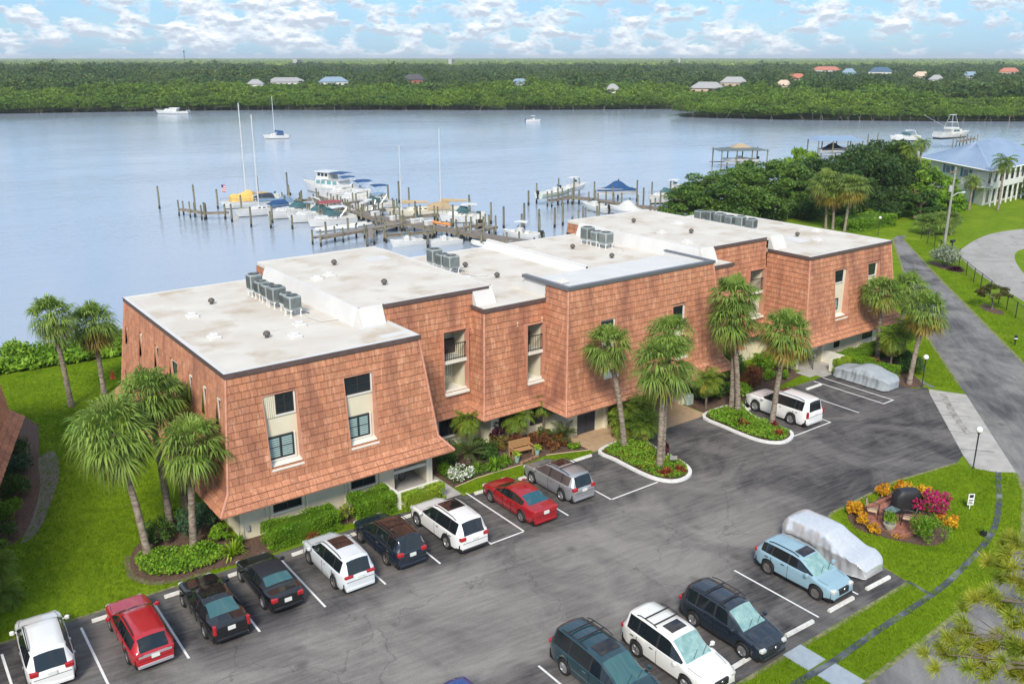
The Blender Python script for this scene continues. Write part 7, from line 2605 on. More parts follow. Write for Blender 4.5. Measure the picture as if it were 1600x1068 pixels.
for (x, y, d, lab) in ((57.6, 124.2, 185, "white dinghy farthest left along the front finger dock"), (60.6, 124.0, 175, "white dinghy second from the left along the front finger dock"), (63.4, 124.6, 190, "white dinghy in the middle of the front finger dock"), (65.0, 119.6, 178, "white dinghy tucked in the corner of the finger dock"), (62.3, 119.5, 182, "white dinghy just left of the corner of the finger dock")):
 dinghy(lab, x, y, d, "white dinghies by the finger dock", 1.15)
trawler("white trawler yacht with high pilot house behind the left dock", 75.3, 160.5, 112, 12.5, 4.2, MAR)
flybridge("white flybridge cruiser with two blue tops and green waterline", 73.2, 144.2, 172, 11.0, 3.8, MAR, navy_m, boot_g)
sailboat("cream two-masted sailboat under tan canvas beside the main dock", 76.6, 127.0, 158, 13.0, 3.9, 12.6 + 1.3, canvas=tancv_m, cover=tancv_m, hm=gelc_m, mizzen=(0.80, 11.3), mast_t=0.30)
console_boat("white outboard boat on a lift right of the main dock", 77.8, 113.2, 60, 6.5, 2.3, MAR, 0.6, False, 2)
console_boat("white skiff in the slip behind the low middle roof", 61.8, 107.5, 170, 5.0, 1.9, MAR, 0, False, 1)
kay = thing("kayak", "orange kayak lying on the main dock", "kayak", (70.0, 111.4, 0.05), R(105))
mb = MB()
mb.loft([[(x, w * math.cos(a), 0.25 + 0.22 * math.sin(a)) for a in np.linspace(0, 2 * math.pi, 9)[:-1]] for x, w in ((-2.0, 0.03), (-1.3, 0.3), (0, 0.42), (1.3, 0.3), (2.0, 0.03))])
mb.build("hull", orange_m, kay, True)
mb = MB()
mb.lathe([(0.28, 0.40), (0.26, 0.48)], (-0.1, 0, 0), 10)
mb.build("seat_opening", rubber_m, kay)

# right dock boats
RD = "boats on lifts at the right dock"
console_boat("white open boat on the lift at the outer end of the right dock", 101.9, 124.3, 5, 8.2, 2.5, RD, 1.5, False, 1, hm=mat("pale_green_gelcoat", (0.62, 0.70, 0.64), 0.25, coat=0.5))
console_boat("white open boat with small top behind the outer lift of the right dock", 108.8, 127.5, 8, 7.0, 2.4, RD, 1.5, True, 1)
covered_boat("boat under a dark navy cover on the right dock lift", 111.6, 119.3, 165, 7.6, 2.6, RD, 1.6, navy_m)
cruiser("white boat with arch on the right dock lift nearest the oak", 113.8, 108.6, 175, 8.5, 2.8, gel_m, None, group=RD, z=1.1, bim=False)
console_boat("white boat with canopy frame at the right dock beside the oak", 119.5, 112.5, 20, 7.0, 2.4, RD, 1.8, True, 1)

# boats under way and at anchor
flybridge("white motor yacht under way near the far shore", 129.0, 434.0, 143, 15.5, 4.8, None)
sb = sailboat("anchored sailboat with blue sail cover in mid river", 115.0, 281.0, 160, 8.0, 2.6, 13.0, cover=navy_m, canvas=navy_m, group=None)
console_boat("small white powerboat speeding across the river", 229.0, 294.0, -37, 6.0, 2.2, None, 0, True, 1)
cruiser("white express boat on its lift left of the blue-roofed house", 250.0, 146.5, 150, 9.0, 3.0, gel_m, None, group=None, z=1.8)
flybridge("white sport-fishing boat with tuna tower on a tall lift", 258.0, 136.5, -15, 12.0, 4.0, None, None, None, 3.0, True)
# wakes
mb = MB()
Lf, Rt = strip([(133, 431), (152, 417), (190, 392), (240, 360)], 2.2)
for i in range(3):
 mb.add([(*Lf[i], WATER_Z + 0.02), (*Lf[i + 1], WATER_Z + 0.02), (*Rt[i + 1], WATER_Z + 0.02), (*Rt[i], WATER_Z + 0.02)], [(3, 2, 1, 0)])
Lf, Rt = strip([(224, 298), (200, 315), (160, 342)], 0.8)
for i in range(2):
 mb.add([(*Lf[i], WATER_Z + 0.02), (*Lf[i + 1], WATER_Z + 0.02), (*Rt[i + 1], WATER_Z + 0.02), (*Rt[i], WATER_Z + 0.02)], [(3, 2, 1, 0)])
mb.build("boat_wake", mat("wake_water", (0.10, 0.14, 0.18), 0.4, col2=(0.55, 0.60, 0.62), nscale=0.5, ndetail=8, lo=0.5, hi=0.75))["kind"] = "structure"

# ------------------------------------------------------------------ docks and piles
def pile_mesh(h, r=0.15, seed=0):
 mb = MB()
 mb.tube([(0, 0, -1.5), (0, 0, 0.55)], r * 1.04, 8, 1)
 mb.tube([(0, 0, 0.55), (0.02, 0.0, h * 0.5), (0, 0.015, h)], [r, r * 0.97, r * 0.92], 8, 0)
 mb.lathe([(r * 0.98, h), (r * 0.9, h + 0.06), (0.02, h + 0.13)], (0, 0, 0), 8, 2)
 return mb

PM = {}
def pile_at(name, x, y, top, parent=None, origin=(0, 0, 0), r=0.15):
 h = round((top - WATER_Z) * 4) / 4
 key = (h, r)
 if key not in PM:
  o = pile_mesh(h, r).build(name, [pile_m, pilewet_m, pilecap_m], parent, True)
  PM[key] = o.data
 else:
  o = link(name, PM[key], parent)
 o.location = (x - origin[0], y - origin[1], WATER_Z - origin[2])
 return o

def dock(label, pts, w, z, piles, group=None, gap=0.16, name="timber_dock"):
 o = thing(name, label, "dock", (pts[0][0], pts[0][1], WATER_Z), 0, group)
 og = (pts[0][0], pts[0][1], WATER_Z)
 V, F = [], []
 mb = MB()
 for a, b in zip(pts[:-1], pts[1:]):
  a, b = Vector((*a, 0)), Vector((*b, 0))
  d = (b - a).normalized()
  n = Vector((-d.y, d.x, 0))
  L = (b - a).length
  k = int(L / 0.3)
  for i in range(k):
   p = a + d * (i * 0.3)
   q = a + d * (i * 0.3 + 0.27)
   e = random.uniform(-0.05, 0.05)
   c = [p - n * (w / 2 + e), q - n * (w / 2 + e), q + n * (w / 2 - e), p + n * (w / 2 - e)]
   zz = z + random.uniform(-0.008, 0.008)
   mb.add([(v.x - og[0], v.y - og[1], zz - og[2]) for v in c] + [(v.x - og[0], v.y - og[1], zz - 0.05 - og[2]) for v in c], [(0, 1, 2, 3), (0, 4, 5, 1), (1, 5, 6, 2), (2, 6, 7, 3), (3, 7, 4, 0)])
 pl = mb.build("deck_plank", wood_m, o)
 pl["kind"] = "stuff"
 for a, b in zip(pts[:-1], pts[1:]):
  a, b = Vector((*a, 0)), Vector((*b, 0))
  d = (b - a).normalized()
  n = Vector((-d.y, d.x, 0))
  for s in (-1, 1):
   mb = MB()
   p, q = a + n * s * (w / 2 - 0.1), b + n * s * (w / 2 - 0.1)
   m2 = n * 0.06
   mb.prism([(p.x - m2.x - og[0], p.y - m2.y - og[1]), (q.x - m2.x - og[0], q.y - m2.y - og[1]), (q.x + m2.x - og[0], q.y + m2.y - og[1]), (p.x + m2.x - og[0], p.y + m2.y - og[1])], z - 0.34 - og[2], z - 0.06 - og[2])
   mb.build("stringer", beam_m, o)
 for (x, y, t) in piles:
  pile_at("pile", x, y, t, o, og, 0.14)
 return o

DZ = -0.1
def along(pts, step, off, top):
 out = []
 for a, b in zip(pts[:-1], pts[1:]):
  a, b = Vector((*a, 0)), Vector((*b, 0))
  d = (b - a).normalized()
  n = Vector((-d.y, d.x, 0))
  k = int((b - a).length / step)
  for i in range(k + 1):
   for s in (-1, 1):
    p = a + d * (i * step) + n * s * off
    out.append((p.x, p.y, top + random.uniform(-0.15, 0.35)))
 return out

md = [(75.5, 89.0), (72.2, 97.0), (68.6, 112.6), (66.3, 122.5), (66.2, 133.0), (67.6, 150.0)]
dock("long main timber dock running out from behind the building", md, 2.3, DZ, along(md, 4.6, 1.3, 0.75))
fd = [(51.6, 114.6), (66.9, 117.6)]
dock("short timber finger dock in front of the white dinghies", fd, 1.6, DZ, along(fd, 3.8, 0.95, 0.65))
fd2 = [(57.8, 110.6), (60.3, 115.4)]
dock("angled timber catwalk off the finger dock", fd2, 0.8, DZ, along(fd2, 2.6, 0.5, 0.1))
fd3 = [(60.3, 111.0), (67.5, 109.4)]
dock("low timber catwalk joining the finger dock to the main dock", fd3, 0.8, DZ - 0.1, along(fd3, 3.4, 0.5, 0.2))
cw = [(44.4, 150.6), (46.2, 144.4), (49.6, 142.9)]
dock("bent timber catwalk at the outer left end of the marina", cw, 0.7, DZ, along(cw, 3.1, 0.42, 1.0))
ls = [(70.0, 104.8), (76.5, 107.0)]
dock("short timber pier with the boat lift beside the main dock", ls, 0.9, DZ, along(ls, 3.0, 0.6, 1.4))
rd = [(109.5, 96.0), (108.4, 102.0), (105.8, 108.5), (105.0, 118.0), (103.8, 123.6)]
dock("right timber dock with boat lifts", rd, 1.7, DZ + 0.1, along(rd, 3.6, 1.0, 1.2))
rd2 = [(98.4, 121.6), (103.6, 122.0)]
dock("outer timber catwalk of the right dock", rd2, 0.9, DZ + 0.1, along(rd2, 2.5, 0.55, 1.4))
for (x, y) in ((99, 126), (105, 127.2), (106.6, 124.8), (111.5, 129), (108.6, 121.5), (108.8, 116.8), (114.5, 121.6), (114.8, 117), (110, 110.5), (117, 111), (110, 106.5), (117.5, 106.2), (116.5, 115), (122.5, 115.5)):
 o = pile_at("lift_pile", x, y, 2.2 + random.uniform(-0.3, 0.5), None)
 tag(o, "tall timber lift pile among the boats of the right dock", "pile", "lift piles of the right dock")
for (x, y, t, lab) in [(43.6, 159.9, 2.5, "lone pile farthest left in the open water"), (47.3, 152.5, 3.3, "tall pile behind the bent catwalk"), (51.6, 153.9, 2.0, "pile at the yellow-canopied sailboat's bow"), (48.9, 139.8, 1.5, "pile at the blue-covered sloop's bow"), (49.6, 133.5, 1.7, "pile below the sloop's mast"), (51.7, 131.0, 1.2, "pile before the green-glassed cruiser's bow"), (54.0, 128.3, 0.8, "pile at the maroon-topped cruiser's bow"), (66.6, 159.2, 3.3, "tallest pile left of the trawler yacht"), (62.6, 163.6, 2.4, "pile right of the yellow-canopied sailboat"), (65.9, 157.0, 1.3, "short pile left of the trawler yacht"), (76.0, 138.2, 2.5, "pile alone right of the flybridge cruiser"), (79.9, 109.7, 1.9, "pile alone in the gap between the docks, left"), (82.5, 108.0, 2.5, "pile alone in the gap between the docks, right"), (96.5, 125.1, 1.3, "pile alone left of the right dock"), (81.0, 120.5, 1.6, "pile right of the two-masted sailboat's stern"),
                       (74.0, 147.5, 1.8, "left of the paired piles before the trawler yacht"), (75.2, 147.0, 1.4, "right of the paired piles before the trawler yacht"), (79.8, 141.2, 2.4, "tall pile at the flybridge cruiser's stern"), (80.8, 139.4, 1.5, "short pile at the flybridge cruiser's stern"), (69.5, 131.5, 1.5, "pile between main dock and two-masted sailboat, farther"), (71.2, 121.0, 1.5, "pile between main dock and two-masted sailboat, nearer"), (84.6, 107.0, 1.5, "pile nearest the raised tiled corner behind the roof"), (86.5, 105.6, 1.8, "pile behind the raised tiled corner, second"), (88.6, 106.2, 2.2, "pile behind the raised tiled corner, third"), (56.2, 108.5, 1.2, "green pile just behind the low middle roof"), (63.0, 104.0, 1.0, "dark pile behind the low roof's air conditioners"), (223.9, 141.5, 3.8, "left of two tall piles between boathouse and blue roof"), (226.5, 140.3, 4.0, "right of two tall piles between boathouse and blue roof")]:
 tag(pile_at("mooring_pile", x, y, t, None, (0, 0, 0), 0.17), lab, "pile", "mooring piles")
console_boat("white skiff tied between the main dock and the two-masted sailboat", 70.8, 118.6, 100, 5.5, 2.0, MAR, 0, False, 1)
console_boat("white open boat with small top beyond the dock boxes", 70.2, 134.4, 5, 6.5, 2.3, MAR, 0, True, 1)
covered_boat("small boat under navy cover between sailboat and trawler yacht", 61.0, 148.2, 182, 7.0, 2.4, MAR, 0, bluegrey_m)
console_boat("white tender tied behind the yellow-canopied sailboat", 63.5, 156.8, 190, 5.0, 1.9, MAR, 0, False, 1)
cruiser("white cabin boat right of the main dock before the lift pier", 78.2, 118.4, 150, 7.5, 2.6, gel_m, None, bim=True, arch=False)
console_boat("white runabout in the slip nearest the low roof", 66.0, 104.6, 175, 5.0, 2.0, MAR, 0, False, 1)
for i, (x, y, t, lab) in enumerate([(53.6, 135.0, 1.4, "pile between the two express cruisers' bows"), (53.0, 146.5, 1.7, "pile between the two sailboats' bows"), (64.4, 140.6, 1.2, "pile at the green-glassed cruiser's stern"), (64.6, 136.0, 1.2, "pile at the maroon-topped cruiser's stern"), (64.8, 130.6, 1.1, "pile at the small cabin boat's stern"), (63.6, 146.4, 1.4, "pile at the blue-covered sloop's stern"), (70.6, 126.6, 1.6, "pile at the two-masted sailboat's bow, left"), (72.6, 123.4, 1.6, "pile at the two-masted sailboat's bow, right"), (83.4, 124.2, 1.8, "pile off the two-masted sailboat's stern"), (74.6, 115.6, 2.0, "left pile of the outboard boat's lift"), (80.6, 114.0, 2.0, "right pile of the outboard boat's lift"), (55.0, 118.8, 1.0, "pile left behind the finger dock"), (59.0, 119.8, 1.0, "pile midway behind the finger dock"), (79.0, 104.0, 1.6, "pile left of the raised tiled corner"), (81.5, 103.0, 1.4, "short pile beside the raised tiled corner")]):
 tag(pile_at("mooring_pile", x, y, t, None, (0, 0, 0), 0.17), lab, "pile", "mooring piles")
for pts_, lab in (([(66.3, 131.0), (60.0, 131.4)], "finger pier between the maroon-topped cruiser and the small cabin boat"), ([(66.6, 136.2), (60.4, 136.6)], "finger pier between the two express cruisers"), ([(67.0, 141.4), (60.6, 141.6)], "finger pier between the green-glassed cruiser and the sloop"), ([(67.2, 147.6), (60.8, 148.0)], "finger pier between the two sailboats at the left dock"), ([(67.2, 129.8), (73.8, 131.2)], "finger pier behind the two-masted sailboat"), ([(67.6, 140.0), (74.8, 141.0)], "finger pier beside the flybridge cruiser"), ([(70.2, 108.6), (76.4, 110.0)], "finger pier beside the outboard boat's lift"), ([(69.0, 121.6), (76.0, 121.4)], "finger pier in front of the two-masted sailboat")):
 dock(lab, pts_, 0.8, DZ, along(pts_, 3.1, 0.5, 1.0), "finger piers of the left marina")
flybridge("white flybridge cruiser with navy top on the far side of the main dock's end", 73.6, 150.6, 175, 9.5, 3.3, MAR, navy_m)
cruiser("white cabin boat with faded blue top between flybridge cruiser and main dock", 72.0, 136.4, 178, 7.5, 2.6, bluegrey_m, None)
console_boat("white centre-console boat nearest the shore beside the main dock", 77.4, 102.0, 120, 6.0, 2.2, MAR, 0.2, True, 1)
dinghy("grey dinghy tied at the root of the main dock", 69.6, 101.0, 100, None, 1.1)
console_boat("white skiff on the shore side of the right dock", 101.6, 113.4, 95, 6.0, 2.1, RD, 0.4, False, 1)
covered_boat("boat under pale canvas on the inner side of the right dock", 102.0, 106.4, 100, 6.5, 2.3, RD, 0.6, mat("pale_canvas", (0.6, 0.6, 0.58), 0.8))
for k in range(18):
 t = k / 17
 x, y = lerp(86.5, 97.0, t) + random.uniform(-1.5, 1.5), lerp(100.0, 112.0, (k * 0.37) % 1)
 if k % 3 == 0:
  tag(pile_at("mooring_pile", x, y, random.uniform(0.6, 1.9), None, (0, 0, 0), 0.15), "timber pile standing in the water between the two docks", "pile", "piles between the two docks")
for (x, y, lab) in ((67.0, 120.2, "white dock box farthest along the main dock"), (68.2, 116.0, "white dock box in the middle of the main dock"), (69.0, 113.4, "white dock box nearest the orange kayak"), (66.6, 125.5, "white dock box beyond the finger dock")):
 o = thing("dock_box", lab, "dock box", (x, y, DZ), 0.2, "white dock boxes")
 mb = MB()
 mb.rbox(-0.65, 0.65, -0.35, 0.35, 0, 0.5, 0.04)
 mb.build("box", gel_m, o)
 mb = MB()
 mb.rbox(-0.69, 0.69, -0.39, 0.39, 0.505, 0.66, 0.06)
 mb.build("lid", gel_m, o)

# boathouses
def boathouse(x, y, deg, L, W, zr, roofm, label, hip=None, boatm=None, rust=False):
 o = thing("boathouse", label, "boathouse", (x, y, WATER_Z), R(deg))
 z0 = zr - WATER_Z
 mb = MB()
 e = z0 - 1.0 if hip is None else z0 - 0.25
 if hip is None:
  mb.add([(-L / 2, -W / 2, e), (L / 2, -W / 2, e), (L / 2, W / 2, e), (-L / 2, W / 2, e), (-L / 2 + 2.2, 0, z0), (L / 2 - 2.2, 0, z0)], [(0, 1, 5, 4), (1, 2, 5), (2, 3, 4, 5), (3, 0, 4), (3, 2, 1, 0)])
 else:
  mb.add([(-L / 2, -W / 2, e - 0.35), (L / 2, -W / 2, e - 0.35), (L / 2, W / 2, e - 0.35), (-L / 2, W / 2, e - 0.35), (-L * 0.18, -W * 0.2, e + 0.2), (L * 0.18, -W * 0.2, e + 0.2), (L * 0.18, W * 0.2, e + 0.2), (-L * 0.18, W * 0.2, e + 0.2)],
               [(0, 1, 5, 4), (1, 2, 6, 5), (2, 3, 7, 6), (3, 0, 4, 7), (4, 5, 6, 7), (3, 2, 1, 0)])
 mb.build("roof", roofm, o)
 if hip is not None:
  mb = MB()
  mb.add([(-L * 0.19, -W * 0.21, e + 0.2), (L * 0.19, -W * 0.21, e + 0.2), (L * 0.19, W * 0.21, e + 0.2), (-L * 0.19, W * 0.21, e + 0.2), (-L * 0.04, 0, e + 1.1), (L * 0.04, 0, e + 1.1)], [(0, 1, 5, 4), (1, 2, 5), (2, 3, 4, 5), (3, 0, 4)])
  mb.build("roof_cap", hip, o)
 for i in range(4):
  for s in (-1, 1):
   xx = -L / 2 + 0.6 + (L - 1.2) * i / 3
   mb = MB()
   mb.tube([(xx, s * (W / 2 - 0.4), -1), (xx, s * (W / 2 - 0.4), e + 0.02)], 0.14, 6)
   mb.build("post", pile_m, o)
 for s in (-1, 1):
  mb = MB()
  mb.box(-L / 2, L / 2, min(s * W / 2, s * (W / 2 - 1.0)), max(s * W / 2, s * (W / 2 - 1.0)), 1.2, 1.32)
  mb.build("side_deck", wood_m, o)
 return o

boathouse(169.5, 139.5, -30, 12.0, 7.0, 3.6, mat("green_grey_metal_roof", (0.11, 0.14, 0.14), 0.5), "nearer boathouse with grey-green roof and tan peak", mat("tan_peak", (0.42, 0.31, 0.20), 0.8))
console_boat("dark-topped white boat hanging in the nearer boathouse", 169.3, 139.3, 150, 8.5, 2.6, None, 1.6, False, 1)
boathouse(204.0, 138.0, -32, 12.5, 7.5, 4.6, mat("blue_metal_roof", (0.25, 0.36, 0.50), 0.4, metal=0.2), "farther boathouse with pale blue metal roof on timber piles")
covered_boat("boat under black cover in the blue-roofed boathouse", 204.0, 138.0, -32, 8.0, 2.6, None, 2.0, mat("black_cover", (0.02, 0.022, 0.03), 0.7))
dk = [(253.0, 132.0), (266.0, 134.5)]
dock("timber lift dock under the sport-fishing boat", dk, 1.4, 1.2, along(dk, 3.0, 1.4, 2.2))
# ------------------------------------------------------------------ lamps, signs, fence, patio and other small things
globe_m = mat("opal_globe", (0.86, 0.86, 0.84), 0.25)
for (x, y, h, lab) in [(51.65, 23.16, 2.55, "globe lamp post at the grass corner by the concrete gutter"), (62.25, 32.55, 2.45, "globe lamp post beside the grey covered car"), (114.3, 69.0, 2.5, "globe lamp post on the back lawn by the long hedge")]:
 o = thing("globe_lamp", lab, "lamp post", (x, y, 0), 0, "white globe lamp posts")
 mb = MB()
 mb.lathe([(0.09, 0), (0.07, 0.08), (0.04, 0.12), (0.04, h - 0.35), (0.07, h - 0.33), (0.09, h - 0.24)], (0, 0, 0), 10)
 mb.build("post", iron_m, o, True)
 mb = MB()
 mb.lathe([(0.19 * math.sin(a) + 0.005, -0.19 * math.cos(a)) for a in np.linspace(0.25, math.pi, 9)], (0, 0, h - 0.07), 14)
 mb.build("globe", globe_m, o, True)

# no-parking style sign, back and front white with a dark symbol
o = thing("lawn_sign", "small white lawn sign with black symbols by the drain channel", "sign", (46.35, 20.62, 0), R(-35))
mb = MB()
mb.box(-0.02, 0.02, 0.0, 0.03, 0, 0.75)
mb.build("post", white_m, o)
mb = MB()
mb.box(-0.17, 0.17, -0.022, -0.002, 0.28, 0.95)
bd = mb.build("board", white_m, o)
mb = MB()
mb.box(-0.11, 0.11, -0.026, -0.0225, 0.72, 0.9)
for k in range(3):
 mb.box(-0.12, 0.12 - 0.05 * (k % 2), -0.026, -0.0225, 0.36 + k * 0.1, 0.41 + k * 0.1)
mb.build("printed_symbol", iron_m, bd)
o = thing("valve_box", "dark round valve pot with a small plant by the drain channel", "valve box", (44.15, 18.75, 0))
mb = MB()
mb.lathe([(0.15, 0), (0.17, 0.25), (0.14, 0.26), (0.13, 0.12)], (0, 0, 0), 12)
mb.build("pot", iron_m, o)
V, F = leaves(dirs(80) * 0.16 + np.array([0, 0, 0.4]), 0.1)
np_mesh("foliage", V, F, hedge_m, o, rng.random(80))
o = thing("garden_spike_light", "small black spike light on the right grass verge", "light", (78.3, 33.4, 0))
mb = MB()
mb.lathe([(0.05, 0), (0.05, 0.45), (0.14, 0.5), (0.14, 0.85), (0.05, 0.95)], (0, 0, 0), 10)
mb.build("housing", iron_m, o, True)
mb = MB()
mb.lathe([(0.1, 0.52), (0.145, 0.6), (0.145, 0.7)], (0, 0, 0), 10)
mb.build("lens", globe_m, o)
o = thing("mailbox", "black mailbox on a post by the curved road", "mailbox", (112.2, 57.4, 0))
mb = MB()
mb.box(-0.06, 0.06, -0.06, 0.06, 0, 1.1)
mb.build("post", iron_m, o)
mb = MB()
mb.loft([[(x, 0.2 * math.cos(a), 1.25 + 0.2 * math.sin(a)) for a in np.linspace(0, 2 * math.pi, 11)[:-1]] for x in (-0.35, 0.35)])
mb.build("box", iron_m, o, True)

# traffic cone on the lawn
o = thing("traffic_cone", "orange traffic cone on the lawn by the river", "cone", (14.3, 70.6, 0))
mb = MB()
mb.box(-0.2, 0.2, -0.2, 0.2, 0, 0.04)
mb.lathe([(0.16, 0.04), (0.12, 0.3), (0.10, 0.42), (0.04, 0.75)], (0, 0, 0), 14)
mb.build("cone_body", mat("cone_orange", (0.75, 0.10, 0.03), 0.5), o, True)

# utility pole with cross arm
o = thing("utility_pole", "grey timber utility pole by the curved road", "utility pole", (115.8, 60.3, 0))
mb = MB()
mb.tube([(0, 0, -0.2), (0.05, 0, 5), (0.1, 0, 10.0)], [0.19, 0.16, 0.12], 10)
mb.build("pole", mat("pole_wood", (0.34, 0.33, 0.30), 0.9, col2=(0.25, 0.24, 0.22), nscale=3), o, True)
mb = MB()
mb.box(-1.1, 1.1, -0.06, 0.06, 9.3, 9.45)
for x in (-1.0, -0.35, 0.5, 1.0):
 mb.lathe([(0.05, 9.45), (0.07, 9.55), (0.03, 9.65)], (x, 0, 0), 8)
mb.build("cross_arm", beam_m, o)
mb = MB()
mb.tube([(0.1, 0, 6.2), (0.9, -0.2, 6.6), (2.0, -0.4, 6.65)], 0.05, 6)
mb.rbox(1.9, 2.5, -0.52, -0.28, 6.55, 6.75, 0.05)
mb.build("street_light_arm", alu_m, o)
mb = MB()
mb.lathe([(0.24, 6.9), (0.25, 7.6), (0.1, 7.7)], (-0.45, 0, 0), 12)
mb.build("transformer", mat("transformer_grey", (0.4, 0.42, 0.42), 0.5), o, True)
mb = MB()
for k, (dx, z) in enumerate(((-1.0, 9.6), (0.5, 9.6), (0.1, 7.0))):
 pts = []
 for i in range(11):
  t = i / 10
  pts.append((dx + 42 * t, -6 * t, z - 3.4 * t * (1 - t) * 1.2))
 mb.tube(pts, 0.02, 4)
mb.build("power_line", iron_m, o)

# black chain-link fence
fp = [(116.5, 64.0), (112.4, 59.8), (102.63, 51.37), (100.43, 49.32), (97.81, 47.1), (95.97, 45.38), (93.55, 43.18), (90.91, 41.0), (89.13, 39.36), (87.0, 37.48), (84.8, 35.5), (82.6, 33.5), (80.3, 31.4), (78.0, 29.4), (75.8, 27.3), (73.5, 25.2)]
pp = [fp[0]]
for a, b in zip(fp[:-1], fp[1:]):
 L_ = math.dist(a, b)
 n = max(1, round(L_ / 3.1))
 pp += [(lerp(a[0], b[0], (i + 1) / n), lerp(a[1], b[1], (i + 1) / n)) for i in range(n)]
fence = thing("chain_link_fence", "black chain-link fence between the driveway and the curved road", "fence", (pp[0][0], pp[0][1], 0))
ox, oy = pp[0]
for (x, y) in pp:
 mb = MB()
 mb.tube([(x - ox, y - oy, -0.1), (x - ox, y - oy, 1.62)], 0.045, 6)
 mb.build("fence_post", iron_m, fence)
for a, b in zip(pp[:-1], pp[1:]):
 mb = MB()
 mb.tube([(a[0] - ox, a[1] - oy, 1.55), (b[0] - ox, b[1] - oy, 1.55)], 0.028, 5)
 mb.build("top_rail", iron_m, fence)
V, F = [], []
for a, b in zip(pp[:-1], pp[1:]):
 a, b = np.array(a), np.array(b)
 L_ = np.linalg.norm(b - a)
 d = (b - a) / L_
 n = int(L_ / 0.12)
 for i in range(-12, n):
  for sg in (0, 1):
   s0, s1 = (i * 0.12, i * 0.12 + 1.45) if sg == 0 else (i * 0.12 + 1.45, i * 0.12)
   z0, z1 = 0.08, 1.53
   u0, u1 = 0.0, 1.0
   def cl(s):
    return min(max(s, 0), L_)
   t0 = (cl(s0) - s0) / (s1 - s0)
   t1 = (cl(s1) - s0) / (s1 - s0)
   p = a + d * cl(s0)
   q = a + d * cl(s1)
   if abs(t1 - t0) < 0.02:
    continue
   zz0, zz1 = z0 + (z1 - z0) * t0, z0 + (z1 - z0) * t1
   k = len(V)
   w = 0.006
   V += [(p[0] - ox, p[1] - oy, zz0 - w), (q[0] - ox, q[1] - oy, zz1 - w), (q[0] - ox, q[1] - oy, zz1 + w), (p[0] - ox, p[1] - oy, zz0 + w)]
   F.append((k, k + 1, k + 2, k + 3))
np_mesh("chain_mesh", V, F, iron_m, fence, None, "stuff")

# wooden bench with its back to the wall
o = thing("garden_bench", "light wooden bench in the garden bed", "bench", (30.95, 40.85, 0.03), R(-8))
bw = mat("bench_wood", (0.46, 0.26, 0.11), 0.7, col2=(0.36, 0.2, 0.09), nscale=5, stretch=(1, 6, 6))
for k in range(4):
 mb = MB()
 mb.box(-0.72, 0.72, -0.42 + k * 0.125, -0.31 + k * 0.125, 0.42, 0.455)
 mb.build("seat_slat", bw, o)
for k in range(4):
 mb = MB()
 mb.box(-0.72, 0.72, 0.10 + k * 0.03, 0.13 + k * 0.03, 0.50 + k * 0.12, 0.60 + k * 0.12)
 mb.build("back_slat", bw, o)
for sx in (-0.70, 0.70):
 for sy in (-0.38, 0.1):
  mb = MB()
  mb.box(sx - 0.04, sx + 0.04, sy - 0.04, sy + 0.04, 0, 0.42 if sy < 0 else 0.98)
  mb.build("leg", bw, o)
 mb = MB()
 mb.box(sx - 0.05, sx + 0.05, -0.44, 0.16, 0.62, 0.66)
 mb.build("armrest", bw, o)
pot_m = mat("pale_green_glaze", (0.30, 0.46, 0.42), 0.4)
for (x, y, lab) in [(31.75, 40.15, "pale green pot with a leafy plant right of the bench"), (30.15, 40.1, "pale green pot with yellowish plant left of the bench")]:
 o = thing("plant_pot", lab, "plant pot", (x, y, 0.03), 0, "pale green pots by the bench")
 mb = MB()
 mb.lathe([(0.11, 0), (0.15, 0.2), (0.18, 0.34), (0.19, 0.38), (0.16, 0.38), (0.14, 0.3)], (0, 0, 0), 14)
 mb.build("pot", pot_m, o, True)
 P = dirs(160, -0.1) * rng.uniform(0.05, 0.27, 160)[:, None] + np.array([0, 0, 0.5])
 V, F = leaves(P, 0.13)
 np_mesh("foliage", V, F, hedgel_m, o, rng.random(160))
for k in range(9):
 x, y = 30.3 + k * 0.17, 39.82 + 0.06 * (k % 2) + 0.02 * k
 o = MB()
 o.lathe([(0.10, 0), (0.12, 0.05), (0.09, 0.10), (0.02, 0.12)], (0, 0, 0), 7)
 s = o.build("edging_stone", mat("brown_stone", (0.26, 0.15, 0.09), 0.9, rnd=0.3), None, True)
 s.location = (x, y, 0.02)
 s.rotation_euler = (0, 0, k * 1.3)
 s.scale = (1.0 + 0.3 * (k % 3), 0.8, 0.9)
 tag(s, "rough brown edging stone in front of the bench", "stone", "edging stones before the bench")
# paver edging of the garden bed
mb = MB()
edge = [(25.3, 39.52), (27, 39.76), (28.8, 39.7), (30.2, 39.62)]
for a, b in zip(edge[:-1], edge[1:]):
 mb.tube([(*a, 0.04), (*b, 0.04)], 0.035, 5)
for a, b in (((32.2, 39.82), (33.6, 39.3)), ((33.6, 39.3), (34.85, 38.8))):
 mb.tube([(*a, 0.04), (*b, 0.04)], 0.035, 5)
mb.build("bed_edging", mat("edging_tan", (0.5, 0.4, 0.26), 0.9))["kind"] = "structure"

